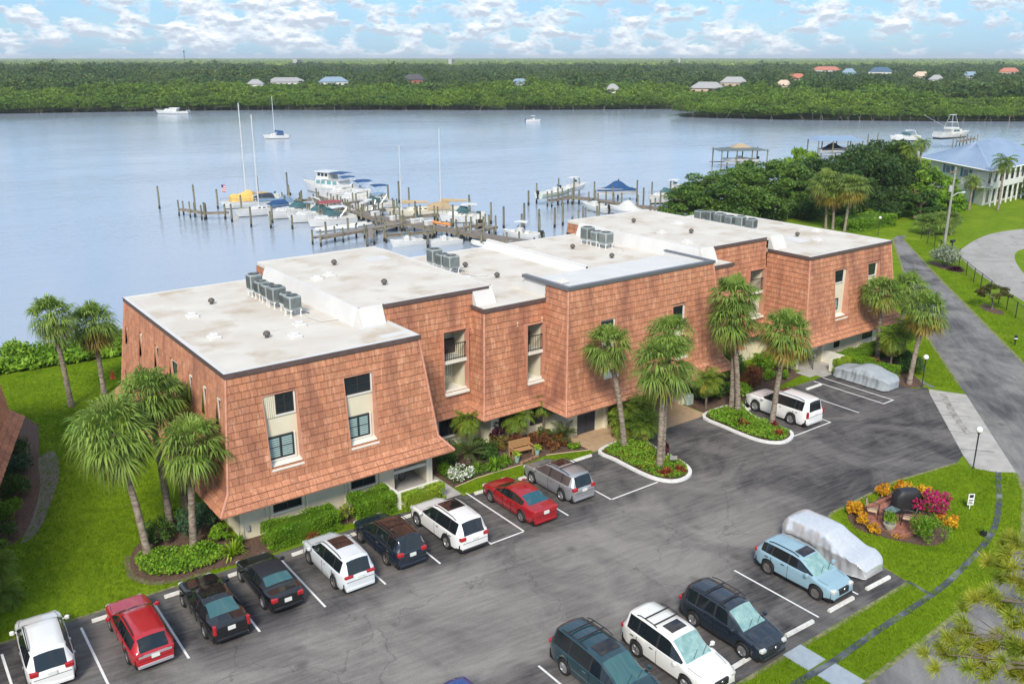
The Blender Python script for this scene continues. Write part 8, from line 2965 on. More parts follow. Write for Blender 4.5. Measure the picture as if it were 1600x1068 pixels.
def bicycle(x, y, z, rz, label, frame_m, lean=0.12):
 o = thing("bicycle", label, "bicycle", (x, y, z), rz, "bicycles in the porches")
 for xx in (-0.52, 0.52):
  mb = MB()
  pts = [(xx + 0.33 * math.cos(a), lean * 0.33 * math.sin(a) * 0.3, 0.34 + 0.33 * math.sin(a)) for a in np.linspace(0, 2 * math.pi, 25)]
  mb.tube(pts, 0.02, 5, caps=False)
  w = mb.build("wheel", rubber_m, o, True)
  mb = MB()
  for k in range(10):
   a = k * math.pi / 5
   mb.tube([(xx, 0, 0.34), (xx + 0.32 * math.cos(a), 0, 0.34 + 0.32 * math.sin(a))], 0.003, 3)
  mb.build("spoke", steel_m, w)
 mb = MB()
 A, B, C, D, E_ = (-0.52, 0, 0.34), (-0.08, 0, 0.30), (-0.2, 0, 0.78), (0.34, 0, 0.82), (0.52, 0, 0.34)
 for p, q in ((A, B), (A, C), (B, C), (B, D), (C, D), (D, E_)):
  mb.tube([p, q], 0.018, 6)
 mb.build("frame", frame_m, o, True)
 mb = MB()
 mb.rbox(-0.34, -0.08, -0.07, 0.07, 0.84, 0.9, 0.04)
 mb.tube([(-0.2, 0, 0.78), (-0.21, 0, 0.86)], 0.015, 6)
 mb.build("saddle", rubber_m, o)
 mb = MB()
 mb.tube([(0.34, 0, 0.82), (0.31, 0, 0.95)], 0.015, 6)
 mb.tube([(0.2, -0.28, 0.98), (0.33, -0.15, 0.97), (0.33, 0.15, 0.97), (0.2, 0.28, 0.98)], 0.013, 6)
 mb.build("handlebar", steel_m, o)
 mb = MB()
 mb.rbox(0.42, 0.72, -0.15, 0.15, 0.72, 0.92, 0.03)
 mb.build("basket", mat("wire_basket", (0.4, 0.4, 0.38), 0.6), o)
 return o

bicycle(22.85, 41.9, 0.03, R(25), "grey bicycle with basket parked in the left porch", steel_m)
bicycle(59.6, 40.2, 0.03, R(35), "red bicycle parked in the right porch", mat("bike_red", (0.30, 0.02, 0.03), 0.3))
for (x, lab) in ((39.6, "hanging fern basket left under the entry eave"), (40.9, "hanging fern basket right under the entry eave")):
 o = thing("hanging_basket", lab, "hanging basket", (x, 40.3, 1.75), 0, "hanging baskets at the entry")
 mb = MB()
 mb.lathe([(0.03, -0.18), (0.14, -0.1), (0.18, 0.02)], (0, 0, 0), 10)
 for k in range(3):
  a = k * 2.1
  mb.tube([(0.17 * math.cos(a), 0.17 * math.sin(a), 0.02), (0, 0, 0.55)], 0.006, 4)
 mb.build("basket", bark_m, o)
 P = dirs(220, -0.6) * rng.uniform(0.08, 0.28, 220)[:, None]
 V, F = leaves(P, 0.12)
 np_mesh("foliage", V, F, hedged_m, o, rng.random(220))
o = thing("utility_box", "pale green utility box by the entry's right wall", "utility box", (45.75, 40.6, 0.02))
mb = MB()
mb.rbox(-0.3, 0.3, -0.22, 0.22, 0, 0.75, 0.04)
mb.build("cabinet", mat("utility_green", (0.42, 0.50, 0.47), 0.5), o)
mb = MB()
mb.box(-0.26, 0.26, -0.232, -0.222, 0.1, 0.62)
mb.build("door", mat("utility_green2", (0.36, 0.44, 0.41), 0.5), o)
o = thing("island_sign", "small dark plaque sign on the island beside the thick palm trunk", "sign", (37.25, 33.95, 0.1), R(-30))
mb = MB()
mb.box(-0.02, 0.02, -0.02, 0.02, 0, 0.5)
mb.build("post", iron_m, o)
mb = MB()
mb.box(-0.22, 0.22, -0.04, -0.022, 0.42, 0.68)
mb.build("plaque", mat("plaque_grey", (0.30, 0.30, 0.30), 0.5), o)

# ------------------------------------------------------------------ brick patio with grill
pat = thing("brick_patio", "small red brick patio on the lawn verge", "patio", (42.3, 22.4, 0.02), R(-4))
mb = MB()
mb.box(-1.75, 1.75, -1.35, 1.45, 0, 0.03)
base = mb.build("mortar_bed", mat("mortar", (0.22, 0.16, 0.13), 0.95), pat)
bm_ = MB()
bm_.box(-0.145, 0.145, -0.07, 0.07, 0, 0.05)
b0 = bm_.build("brick", brick_m, pat)
cnt = 0
for j in range(18):
 for i in range(11):
  x = -1.6 + i * 0.31 + (0.15 if j % 2 else 0)
  y = -1.27 + j * 0.152
  if x > 1.6:
   continue
  b = b0 if cnt == 0 else link("brick", b0.data, pat)
  b.location = (x, y, 0.025 + random.uniform(-0.004, 0.004))
  cnt += 1
pw = thing("patio_wall", "low brick border wall of the patio", "low wall", (42.3, 22.4, 0.02), R(-4))
mbk = MB()
mbk.box(-0.14, 0.14, -0.07, 0.07, 0, 0.16)
k0 = None
for i in range(12):
 for (x, y, a) in ((-1.65 + i * 0.3, 1.58, 0.0), (-1.65 + i * 0.3, -1.5, 0.0)):
  if y < 0 and i > 6:
   continue
  if k0 is None:
   k0 = mbk.build("brick", brick_m, pw)
   b = k0
  else:
   b = link("brick", k0.data, pw)
  b.location = (x, y, 0)
  b.rotation_euler = (0, 0, a + random.uniform(-0.06, 0.06))
o = thing("covered_grill", "barbecue grill under a black cover on the patio", "grill", (43.3, 22.55, 0.07), R(-30))
mb = MB()
rr = []
for (z, sx, sy) in ((0.02, 0.80, 0.40), (0.5, 0.78, 0.38), (0.9, 0.80, 0.38), (1.15, 0.62, 0.36), (1.28, 0.52, 0.26)):
 ring = []
 for k in range(28):
  a = 2 * math.pi * k / 28
  c, s = math.cos(a), math.sin(a)
  f = 1 / max(abs(c), abs(s)) ** 0.75
  w = 1 + 0.035 * math.sin(k * 2.4 + z * 4) * (1.2 - z)
  ring.append((c * f * sx * w, s * f * sy * w, z))
 rr.append(ring)
mb.loft(rr)
mb.build("cover", mat("black_vinyl_cover", (0.020, 0.021, 0.024), 0.55), o, True)
for sx in (-0.5, 0.5):
 mb = MB()
 mb.lathe([(0.07, -0.03), (0.07, 0.03)], (sx, 0.3, 0.05), 10)
 mb.build("caster", rubber_m, o)

def patio_chair(x, y, rz, lab):
 o = thing("patio_chair", lab, "chair", (x, y, 0.07), rz, "patio chairs")
 mb = MB()
 mb.rbox(-0.27, 0.27, -0.27, 0.27, 0.40, 0.48, 0.05)
 mb.build("seat", mat("tan_cushion", (0.50, 0.34, 0.22), 0.85), o)
 mb = MB()
 mb.add([(-0.25, 0.24, 0.48), (0.25, 0.24, 0.48), (0.25, 0.38, 0.95), (-0.25, 0.38, 0.95), (-0.25, 0.28, 0.48), (0.25, 0.28, 0.48), (0.25, 0.42, 0.95), (-0.25, 0.42, 0.95)], [(3, 2, 1, 0), (4, 5, 6, 7), (0, 1, 5, 4), (1, 2, 6, 5), (2, 3, 7, 6), (3, 0, 4, 7)])
 mb.build("backrest", mat("tan_sling", (0.42, 0.30, 0.20), 0.85), o)
 for sx in (-0.29, 0.29):
  for sy in (-0.27, 0.27):
   mb = MB()
   mb.tube([(sx, sy * 1.1, 0), (sx, sy, 0.42), (sx, sy * (1 if sy < 0 else 1.2), 0.66)], 0.022, 6)
   mb.build("leg", iron_m, o)
  mb = MB()
  mb.tube([(sx, -0.3, 0.66), (sx, 0.0, 0.69), (sx, 0.34, 0.66)], 0.025, 6)
  mb.build("armrest", iron_m, o)
 mb = MB()
 mb.tube([(-0.27, 0.27, 0.45), (-0.27, 0.42, 1.0), (0.27, 0.42, 1.0), (0.27, 0.27, 0.45)], 0.022, 6)
 mb.build("back_frame", iron_m, o)

patio_chair(41.25, 23.25, R(25), "patio chair nearest the yellow croton")
patio_chair(41.95, 21.65, R(-155), "patio chair nearest the round green bush")
o = thing("patio_table", "small black patio table with glass top", "table", (41.65, 22.4, 0.07))
mb = MB()
mb.box(-0.42, 0.42, -0.32, 0.32, 0.62, 0.65)
tt = mb.build("table_top", iron_m, o)
mb = MB()
mb.box(-0.36, 0.36, -0.26, 0.26, 0.651, 0.66)
mb.build("glass_inset", mat("table_glass", (0.10, 0.15, 0.15), 0.08, spec=0.7), tt)
for sx in (-0.36, 0.36):
 for sy in (-0.26, 0.26):
  mb = MB()
  mb.tube([(sx, sy, 0), (sx, sy, 0.62)], 0.02, 6)
  mb.build("leg", iron_m, o)
o = thing("plant_pot", "pale stone pot with green plant at the patio edge", "plant pot", (40.75, 21.95, 0.05))
mb = MB()
mb.lathe([(0.16, 0), (0.25, 0.12), (0.30, 0.28), (0.32, 0.34), (0.27, 0.34), (0.24, 0.26)], (0, 0, 0), 16)
mb.build("pot", mat("pale_stone", (0.45, 0.43, 0.35), 0.8), o, True)
P = dirs(420, -0.05) * rng.uniform(0.05, 0.42, 420)[:, None] + np.array([0, 0, 0.42])
P[:, 2] *= 1.35
V, F = leaves(P, 0.13)
np_mesh("foliage", V, F, hedge_m, o, rng.random(420))

# ------------------------------------------------------------------ neighbour's tiled eave at the left frame edge
nb = thing("neighbour_building", "edge of a neighbouring tile-roofed building at the left frame edge", "building", (6.75, 59.7, 0), R(-16))
_save = (TILES, DECK)
TILES, DECK = [], MB()
flared(1, -26.0, 0.0, -26.0, -1.35, 2.3, 8.8, 0.0, -1.35, (1, 0, 0.2))
flared(0, -12.0, 0.0, -12.0, -1.35, 2.3, 8.8, 0.0, -1.35, (0, 1, 0.2))
nd = DECK.build("mansard", tile_back_m, nb)
V = np.concatenate(TILES)
F = (np.array(TF)[None] + (np.arange(len(TILES)) * 8)[:, None, None]).reshape(-1, 4)
np_mesh("tile_field", V, F, tile_m, nd, np.repeat(rng.random(len(TILES)), 4), "stuff")
TILES, DECK = _save
mb = MB()
mb.box(-12, -1.4, -26, -1.4, 8.7, 8.98)
mb.build("flat_roof", roof_m, nb)
mb = MB()
mb.box(-12, -1.5, -26, -1.5, 0, 2.4)
mb.build("wall", stucco_m, nb)
mb = MB()
mb.box(-11.9, -0.1, -26, -0.1, 2.31, 2.35)
mb.build("soffit", soffit_m, nb)

# ------------------------------------------------------------------ the pale house with the blue metal roof
hs_ = thing("pale_house", "two-storey pale house with blue metal hip roof and balconies", "house", (150, 73, 0))
hx = Vector((150, 73, 0))
HC = [(151.6, 73.6), (178.0, 76.0), (184.0, 91.0), (161.8, 89.0)]      # wall corners
HE = [(150.3, 72.3), (180, 75.0), (187, 93.0), (161.4, 91.2)]          # eave corners
bluer = mat("pale_blue_metal_roof", (0.30, 0.40, 0.55), 0.45, metal=0.15, col2=(0.34, 0.44, 0.58), nscale=0.5)
hw_m = mat("house_wall", (0.66, 0.66, 0.60), 0.8, col2=(0.60, 0.61, 0.56), nscale=1)
loc_ = lambda p, z: (p[0] - hx.x, p[1] - hx.y, z)
mb = MB()
mb.prism([(p[0] - hx.x, p[1] - hx.y) for p in HC], 0, 5.9)
mb.build("wall", hw_m, hs_)
mb = MB()
e = [loc_(p, 5.95) for p in HE]
r0, r1 = loc_((160.5, 80.5), 9.4), loc_((174, 83.5), 9.4)
mb.add(e + [r0, r1], [(0, 1, 5, 4), (1, 2, 5), (2, 3, 4, 5), (3, 0, 4), (3, 2, 1, 0)])
rf = mb.build("roof", bluer, hs_)
mb = MB()
for (a, b, c, n) in ((0, 1, (4, 5), 26), (3, 0, (4, 4), 22)):
 A, B = Vector(e[a]), Vector(e[b])
 C, D = Vector((e + [r0, r1])[c[0]]), Vector((e + [r0, r1])[c[1]])
 for k in range(1, n):
  t = k / n
  p, q = A.lerp(B, t), C.lerp(D, t)
  if a == 3:
   q = C.lerp(D, t)
  s = p.lerp(q, 0.999)
  mb.tube([p + Vector((0, 0, 0.03)), s + Vector((0, 0, 0.03))], 0.03, 4)
mb.build("roof_seam", bluer, rf)
mb = MB()
for i in range(4):
 a, b = Vector(e[i]), Vector(e[(i + 1) % 4])
 mb.tube([a - Vector((0, 0, 0.12)), b - Vector((0, 0, 0.12))], 0.12, 4)
mb.build("eave_trim", white_m, hs_)
def hface(i, u0, u1, z0, z1, out):
 a, b = Vector((*HC[i], 0)), Vector((*HC[(i + 1) % 4], 0))
 d = (b - a).normalized()
 n = Vector((d.y, -d.x, 0))
 p, q = a.lerp(b, u0), a.lerp(b, u1)
 return p - hx, q - hx, n
def hbox(name, i, u0, u1, z0, z1, o0, o1, m, parent=None):
 p, q, n = hface(i, u0, u1, z0, z1, 0)
 mb = MB()
 mb.add([(*(p + n * o0).xy, z0), (*(q + n * o0).xy, z0), (*(q + n * o1).xy, z0), (*(p + n * o1).xy, z0), (*(p + n * o0).xy, z1), (*(q + n * o0).xy, z1), (*(q + n * o1).xy, z1), (*(p + n * o1).xy, z1)],
           [(3, 2, 1, 0), (4, 5, 6, 7), (0, 1, 5, 4), (1, 2, 6, 5), (2, 3, 7, 6), (3, 0, 4, 7)])
 return mb.build(name, m, parent or hs_)
bluesh = mat("blue_shutter", (0.04, 0.16, 0.28), 0.6)
for (u0, u1) in ((0.30, 0.40), (0.62, 0.72)):       # left face (side 3: from far-left corner to the front corner)
 w = hbox("window", 3, u0, u1, 3.9, 5.3, 0.0, 0.08, frame_wh)
 hbox("pane", 3, u0 + 0.01, u1 - 0.01, 4.0, 5.2, 0.08, 0.1, glass_m, w)
 hbox("shutter", 3, u0 - 0.045, u0 - 0.003, 3.9, 5.3, 0.0, 0.07, bluesh)
 hbox("shutter", 3, u1 + 0.003, u1 + 0.045, 3.9, 5.3, 0.0, 0.07, bluesh)
d_ = hbox("door", 3, 0.80, 0.855, 0.1, 2.3, 0.0, 0.06, bluesh)
hbox("door_handle", 3, 0.845, 0.85, 1.05, 1.15, 0.06, 0.1, iron_m, d_)
hbox("doorway_panel", 3, 0.72, 0.79, 0.1, 2.3, 0.0, 0.05, frame_wh)
hbox("balcony_slab", 3, 0.72, 1.0, 2.95, 3.12, 0.0, 1.3, white_m)
hbox("balcony_parapet", 3, 0.72, 1.0, 3.12, 3.95, 1.22, 1.3, white_m)
hbox("balcony_slab", 0, 0.0, 1.0, 2.95, 3.12, 0.0, 1.3, white_m)
hbox("balcony_parapet", 0, 0.0, 1.0, 3.12, 3.95, 1.22, 1.3, white_m)
for k in range(13):
 u = k / 12
 hbox("gallery_post", 0, max(0, u - 0.004), min(1, u + 0.004), 0, 2.95, 1.1, 1.3, white_m)
 hbox("gallery_post", 0, max(0, u - 0.004), min(1, u + 0.004), 3.95, 5.9, 1.1, 1.28, white_m)
for k in range(11):
 u = 0.03 + k * 0.09
 for (z0, z1) in ((0.3, 2.5), (3.4, 5.4)):
  w = hbox("window", 0, u, u + 0.05, z0, z1, 0.0, 0.06, frame_wh)
  hbox("pane", 0, u + 0.005, u + 0.045, z0 + 0.1, z1 - 0.1, 0.06, 0.08, glass_m, w)

# ------------------------------------------------------------------ pine whose branch tips reach into the lower right corner
pine = thing("slash_pine", "pine tree with yellow-green needle tufts at the lower right corner", "tree", (16.8, 3.2, 0))
po = np.array([16.8, 3.2, 0])
mb = MB()
mb.tube([(0, 0, -0.3), (-0.1, 0.1, 6), (-0.25, 0.3, 12), (-0.4, 0.5, 17.0)], [0.34, 0.28, 0.18, 0.06], 10)
mb.build("trunk", bark_m, pine, True)
gg = np.random.default_rng(5)
tips = [(13.36, 5.96, 14.06), (13.64, 5.89, 14.42), (14.09, 5.78, 14.97), (14.67, 5.67, 15.78), (14.36, 5.78, 15.48), (13.71, 5.62, 13.86), (14.3, 5.34, 14.26), (14.62, 5.42, 15.07), (14.33, 5.48, 14.67), (13.98, 5.54, 14.16), (14.75, 5.35, 15.5), (14.9, 5.2, 14.9), (14.55, 5.2, 13.7)]
for k in range(26):
 a = gg.uniform(0, 6.28)
 z = gg.uniform(12.5, 16.8)
 rr_ = gg.uniform(0.5, 2.3) * (1.1 - (z - 12.5) / 6)
 p = (po[0] - 0.35 + rr_ * math.cos(a), po[1] + 0.4 + rr_ * math.sin(a), z)
 if (p[0] - 16.5) * 0.5 + p[1] < 5.4:
  tips.append(p)
VN, TN = [], []
mb = MB()
for tp in tips:
 tp = np.array(tp) - po
 zt = max(6.0, tp[2] - gg.uniform(0.3, 1.2))
 s = np.array([-0.3, 0.35, zt])
 md_ = (s + tp) / 2 + np.array([0, 0, 0.25])
 mb.tube([tuple(s), tuple(md_), tuple(tp)], [0.045, 0.028, 0.010], 5)
 for j in range(6):
  c = tp + gg.normal(size=3) * np.array([0.16, 0.16, 0.10]) if j else tp
  mb.tube([tuple(tp * 0.6 + md_ * 0.4), tuple(c)], [0.012, 0.006], 4)
  ax = c - (tp * 0.5 + md_ * 0.5)
  ax = ax / (np.linalg.norm(ax) + 1e-6) + np.array([0, 0, 0.5])
  ax /= np.linalg.norm(ax)
  tn = gg.random()
  for i in range(150):
   d = gg.normal(size=3)
   d /= np.linalg.norm(d)
   d = d + ax * 0.9
   d /= np.linalg.norm(d)
   b = c - ax * gg.uniform(0, 0.12)
   w = np.cross(d, gg.normal(size=3))
   w /= np.linalg.norm(w)
   w *= 0.0065
   l = gg.uniform(0.13, 0.23)
   tip = b + d * l
   VN.append([b - w, b + w, tip + w * 0.4, tip - w * 0.4])
   TN.append(np.clip(tn * 0.7 + gg.random() * 0.3, 0, 1))
mb.build("branch", bark_m, pine, True)
VN = np.array(VN)
np_mesh("needle_tuft", VN.reshape(-1, 3), np.arange(len(VN) * 4).reshape(-1, 4), pine_m, pine, TN)
# ------------------------------------------------------------------ the far shore
FSH = [(-700, 720), (-250, 590), (65, 482), (118, 463), (171, 441), (222, 404), (272, 366), (312, 343), (352, 318), (346, 300), (318, 292), (301, 283), (304, 268), (318, 246), (333, 227), (358, 202), (388, 177), (450, 125), (640, -40)]
FSH = smooth_poly(FSH, 3, False)
FAR = FSH + [(9000, -7000), (16000, -2000), (15000, 15000), (-2000, 16000), (-9000, 9000)]
mb = MB()
mb.poly([(x, y, -0.85) for x, y in FAR][::-1])
fl_ = mb.build("far_land", mat("far_ground", (0.06, 0.085, 0.025), 0.95, col2=(0.10, 0.13, 0.035), nscale=0.01, ndetail=6))
fl_["kind"] = "structure"

HOUSES = [
 (249, 638, 8.5, 11, "white", "grey", "small low white house farthest left among the far trees"),
 (291, 683, 8.5, 30, "white", "grey", "long low white house among the far trees at the left"),
 (309, 638, 9.5, 21, "white", "slate", "house with blue-grey gable roof among the far trees"),
 (366, 618, 11.0, 16, "brick", "dark", "brick two-storey house with dark roof on the far shore"),
 (396, 524, 9.0, 13, "white", "slate", "pale blue-roofed house behind the middle of the far shore"),
 (362, 392, 9.0, 8, "white", "grey", "small grey-roofed house near the mangrove point's tip"),
 (422, 375, 9.5, 19, "tan", "grey", "low tan house with grey roof behind the mangrove point"),
 (508, 428, 10.5, 18, "tan", "grey", "house with high grey hip roof behind the mangrove point"),
 (514, 391, 9.0, 11, "tan", "tan", "tan-roofed house behind the mangrove point"),
 (1024, 716, 12.0, 37, "white", "red", "long white condominium with red roof far off at the right"),
 (872, 582, 12.0, 13, "aqua", "slate", "small aqua house right of the far red-roofed condominium"),
 (924, 578, 13.0, 23, "white", "navy", "tall white house with dark blue roof far off at the right"),
 (793, 456, 11.0, 14, "tan", "tan", "far tan house left of two small pale ones"),
 (713, 397, 10.0, 11, "white", "grey", "far small pale house, nearer of the pair at the right"),
 (828, 430, 11.0, 14, "white", "slate", "far pale house with slate roof at the right"),
 (1067, 511, 12.0, 20, "tan", "red", "far tan house with red roof at the right frame edge"),
 (672, 499, 10.0, 16, "tan", "red", "far house with low reddish roof left of the condominium"),
]
CM = {"white": (0.74, 0.73, 0.70), "brick": (0.34, 0.13, 0.09), "tan": (0.58, 0.45, 0.34), "aqua": (0.3, 0.55, 0.55), "grey": (0.34, 0.34, 0.34), "slate": (0.22, 0.31, 0.40), "dark": (0.07, 0.065, 0.075), "red": (0.48, 0.17, 0.11), "navy": (0.06, 0.12, 0.2)}
VA = R(53.4)
for (x, y, h, w, wc, rc, lab) in HOUSES:
 az = math.atan2(y, x)
 o = thing("far_house", lab, "house", (x, y, -0.85), az - math.pi / 2 + random.uniform(-0.25, 0.25), "houses among the far trees")
 d = max(7, w * 0.45)
 z0 = h + 0.85
 wall = z0 * 0.66
 mb = MB()
 mb.box(-w / 2, w / 2, -d / 2, d / 2, 0, wall)
 mb.build("wall", mat("far_wall_" + wc, CM[wc], 0.85), o)
 mb = MB()
 e, r_ = 0.6, min(d * 0.5, w * 0.35)
 mb.add([(-w / 2 - e, -d / 2 - e, wall), (w / 2 + e, -d / 2 - e, wall), (w / 2 + e, d / 2 + e, wall), (-w / 2 - e, d / 2 + e, wall), (-w / 2 + r_, 0, z0), (w / 2 - r_, 0, z0)], [(0, 1, 5, 4), (1, 2, 5), (2, 3, 4, 5), (3, 0, 4), (3, 2, 1, 0)])
 mb.build("roof", mat("far_roof_" + rc, CM[rc] if rc in CM else CM["grey"], 0.7), o)
 n = max(2, int(w / 4))
 for st in ((0.62, 0.85), (0.2, 0.45)):
  for k in range(n):
   u = -w / 2 + w * (k + 0.5) / n
   mb = MB()
   mb.box(u - 0.7, u + 0.7, -d / 2 - 0.06, -d / 2 - 0.01, wall * st[0], wall * st[1])
   mb.build("window", glass_m, o)

def cloud_mesh(n, clumps, cr, leaf, m, squash=0.8, core=True):
 V, F, t = crown_cloud(n, clumps, cr, leaf, 0, squash)
 o = np_mesh("tmp", V, F, m, None, t)
 me = o.data
 bpy.data.objects.remove(o)
 ob = bpy.data.objects.new("leaf_clump_source", me)
 return ob

def conifer_mesh(n, m):
 z = rng.uniform(0, 1, n)
 tier = np.floor(z * 7) / 7
 r = (1 - z) * 0.42 + 0.08
 a = rng.uniform(0, 6.28, n)
 rr_ = r * np.sqrt(rng.uniform(0.1, 1, n))
 P = np.stack([rr_ * np.cos(a), rr_ * np.sin(a), z * 2.4 - 0.6], 1)
 V, F = leaves(P, 0.16, 0.3, 0.5)
 o = np_mesh("tmp", V, F, m, None, rng.random(n))
 me = o.data
 bpy.data.objects.remove(o)
 return bpy.data.objects.new("leaf_clump_source", me)

def forest(name, P, S, sources, label, cat):
 me = bpy.data.meshes.new(name)
 me.vertices.add(len(P))
 me.vertices.foreach_set("co", np.asarray(P, np.float32).ravel())
 for nm, ty, dat in (("scl", 'FLOAT_VECTOR', np.asarray(S, np.float32)),):
  a = me.attributes.new(nm, ty, 'POINT')
  a.data.foreach_set("vector", dat.ravel())
 a = me.attributes.new("spin", 'FLOAT', 'POINT')
 a.data.foreach_set("value", rng.uniform(0, 6.28, len(P)).astype(np.float32))
 a = me.attributes.new("pick", 'INT', 'POINT')
 a.data.foreach_set("value", rng.integers(0, len(sources), len(P)).astype(np.int32))
 o = link(name, me, None, "stuff")
 tag(o, label, cat)
 ng = bpy.data.node_groups.new(name + "_scatter", 'GeometryNodeTree')
 ng.interface.new_socket("Geometry", in_out='INPUT', socket_type='NodeSocketGeometry')
 ng.interface.new_socket("Geometry", in_out='OUTPUT', socket_type='NodeSocketGeometry')
 N, Lk = ng.nodes.new, ng.links.new
 gi, go_ = N("NodeGroupInput"), N("NodeGroupOutput")
 join = N("GeometryNodeJoinGeometry")
 for s in sources:
  oi = N("GeometryNodeObjectInfo")
  oi.inputs["Object"].default_value = s
  oi.inputs["As Instance"].default_value = True
  Lk(oi.outputs["Geometry"], join.inputs[0])
 ip = N("GeometryNodeInstanceOnPoints")
 ip.inputs["Pick Instance"].default_value = True
 def named(nm, ty):
  n = N("GeometryNodeInputNamedAttribute")
  n.data_type = ty
  n.inputs["Name"].default_value = nm
  return n.outputs[0]
 cx = N("ShaderNodeCombineXYZ")
 Lk(named("spin", 'FLOAT'), cx.inputs[2])
 Lk(gi.outputs[0], ip.inputs["Points"])
 Lk(join.outputs[0], ip.inputs["Instance"])
 Lk(named("pick", 'INT'), ip.inputs["Instance Index"])
 Lk(cx.outputs[0], ip.inputs["Rotation"])
 Lk(named("scl", 'FLOAT_VECTOR'), ip.inputs["Scale"])
 Lk(ip.outputs[0], go_.inputs[0])
 md = o.modifiers.new("scatter", 'NODES')
 md.node_group = ng
 return o

def wedge(n, r0, r1, power=1.0):
 r = np.sqrt(rng.uniform(r0 * r0, r1 * r1, n)) if power == 1.0 else r0 * (r1 / r0) ** rng.random(n)
 a = VA + rng.uniform(-R(37), R(37), n)
 return np.stack([r * np.cos(a), r * np.sin(a)], 1)

def shore_dist(p):
 s = np.array(FSH)
 d = np.full(len(p), 1e9)
 for a, b in zip(s[:-1], s[1:]):
  ab = b - a
  t = np.clip(((p - a) @ ab) / (ab @ ab), 0, 1)
  q = a + t[:, None] * ab
  d = np.minimum(d, np.linalg.norm(p - q, axis=1))
 return d

def clear_houses(p, h):
 keep = np.ones(len(p), bool)
 rr = np.linalg.norm(p, axis=1)
 aa = np.arctan2(p[:, 1], p[:, 0])
 lim = np.full(len(p), 1e9)
 for (x, y, hh, w, *_r) in HOUSES:
  R0 = math.hypot(x, y)
  A0 = math.atan2(y, x)
  da = np.abs(aa - A0) * R0
  on = (da < w / 2 + 3) & (np.abs(rr - R0) < w * 0.4 + 5)
  keep &= ~on
  front = (da < w / 2 + 2) & (rr < R0) & (rr > R0 * 0.45)
  zl = 23.5 + (hh * 0.42 - 23.5) * rr / R0
  lim = np.where(front, np.minimum(lim, zl), lim)
 return keep, lim

# mangrove belt along the water
mg = [cloud_mesh(520, 26, 0.34, 0.17, mang_m, 0.85) for _ in range(3)] + [cloud_mesh(520, 26, 0.34, 0.17, leafm("mangrove_leaf_dark", (0.08, 0.15, 0.022), (0.14, 0.21, 0.03), ns=0.05, rnd=0.4), 0.85)]
p = wedge(17000, 190, 720)
p = p[in_poly(p, FAR)]
d = shore_dist(p)
k = d < 95
p, d = p[k], d[k]
# one dense row right on the water's edge
s = np.array(smooth_poly(FSH, 3, False))
edge = []
for a, b in zip(s[:-1], s[1:]):
 L_ = np.linalg.norm(b - a)
 if np.linalg.norm(a) > 900:
  continue
 for i in range(int(L_ / 1.6)):
  edge.append(a + (b - a) * (i + rng.random()) / (L_ / 1.6) + rng.normal(size=2) * 0.7)
edge = np.array(edge)
h0 = 5.2 + 4.6 * np.clip(d / 45, 0, 1) + rng.normal(size=len(p)) * 0.9
h0 *= 0.86 + 0.20 * np.sin(p[:, 0] / 17 + 1.3) * np.sin(p[:, 1] / 13) + 0.12 * np.sin(p[:, 0] / 41 - p[:, 1] / 33)
near_pt = (p[:, 0] > 285) & (p[:, 1] < 300)
h0 -= 1.2 * near_pt
keep, lim = clear_houses(p, h0)
h0 = np.minimum(h0, np.maximum(lim, 3.0))
p, h0 = p[keep], h0[keep]
rad = rng.uniform(3.0, 6.0, len(p))
P = np.concatenate([p, (h0 * 0.52 - 0.5)[:, None]], 1)
S = np.stack([rad, rad, np.minimum(h0 * 0.56, rad * 1.05)], 1)
P[:, 2] = h0 - S[:, 2] * 0.95
he = rng.uniform(3.8, 6.2, len(edge))
Pe = np.concatenate([edge, (he * 0.5 - 0.9)[:, None]], 1)
re_ = rng.uniform(1.8, 3.0, len(edge))
Se = np.stack([re_, re_, he * 0.55], 1)
forest("mangrove_wood", np.concatenate([P, Pe]), np.concatenate([S, Se]), mg, "bright green mangrove wood lining the far shore", "mangroves")
# bare prop roots at the waterline
Vr = []
for q in edge[::2]:
 for j in range(2):
  b = q + rng.normal(size=2) * 0.9
  t = q + rng.normal(size=2) * 0.6
  w = 0.05
  z1 = rng.uniform(0.4, 2.0)
  Vr.append([(b[0] - w, b[1] + w, WATER_Z - 0.1), (b[0] + w, b[1] - w, WATER_Z - 0.1), (t[0] + w, t[1] - w, z1), (t[0] - w, t[1] + w, z1)])
Vr = np.array(Vr)
tag(np_mesh("mangrove_roots", Vr.reshape(-1, 3), np.arange(len(Vr) * 4).reshape(-1, 4), mat('mangrove_stem', (0.20, 0.175, 0.14), 0.9), None, None, "stuff"), "pale tangled mangrove stems at the far waterline", "roots")

# dark woods behind
wd = [cloud_mesh(420, 22, 0.36, 0.19, wood_leaf_m, 0.8) for _ in range(2)] + [cloud_mesh(420, 22, 0.36, 0.19, leafm("far_wood_leaf_b", (0.09, 0.15, 0.03), (0.14, 0.19, 0.04), ns=0.02, rnd=0.4), 0.8), cloud_mesh(420, 14, 0.42, 0.19, wood_leaf_m, 0.9)]
con = conifer_mesh(420, wood_leaf_m)
p = wedge(15000, 330, 1650)
p = p[in_poly(p, FAR)]
d = shore_dist(p)
p = p[d > 60]
rr = np.linalg.norm(p, axis=1)
aa = np.arctan2(p[:, 1], p[:, 0])
h0 = rng.uniform(6.5, 11.5, len(p)) + rng.exponential(0.9, len(p)) + 2.5 * np.exp(-((aa - (VA + R(26))) / R(9)) ** 2) * (rr > 700)
h0 *= 0.9 + 0.2 * np.sin(p[:, 0] / 37) * np.sin(p[:, 1] / 29 + 0.7) + 0.14 * np.sin(p[:, 0] / 90 + p[:, 1] / 71)
keep, lim = clear_houses(p, h0)
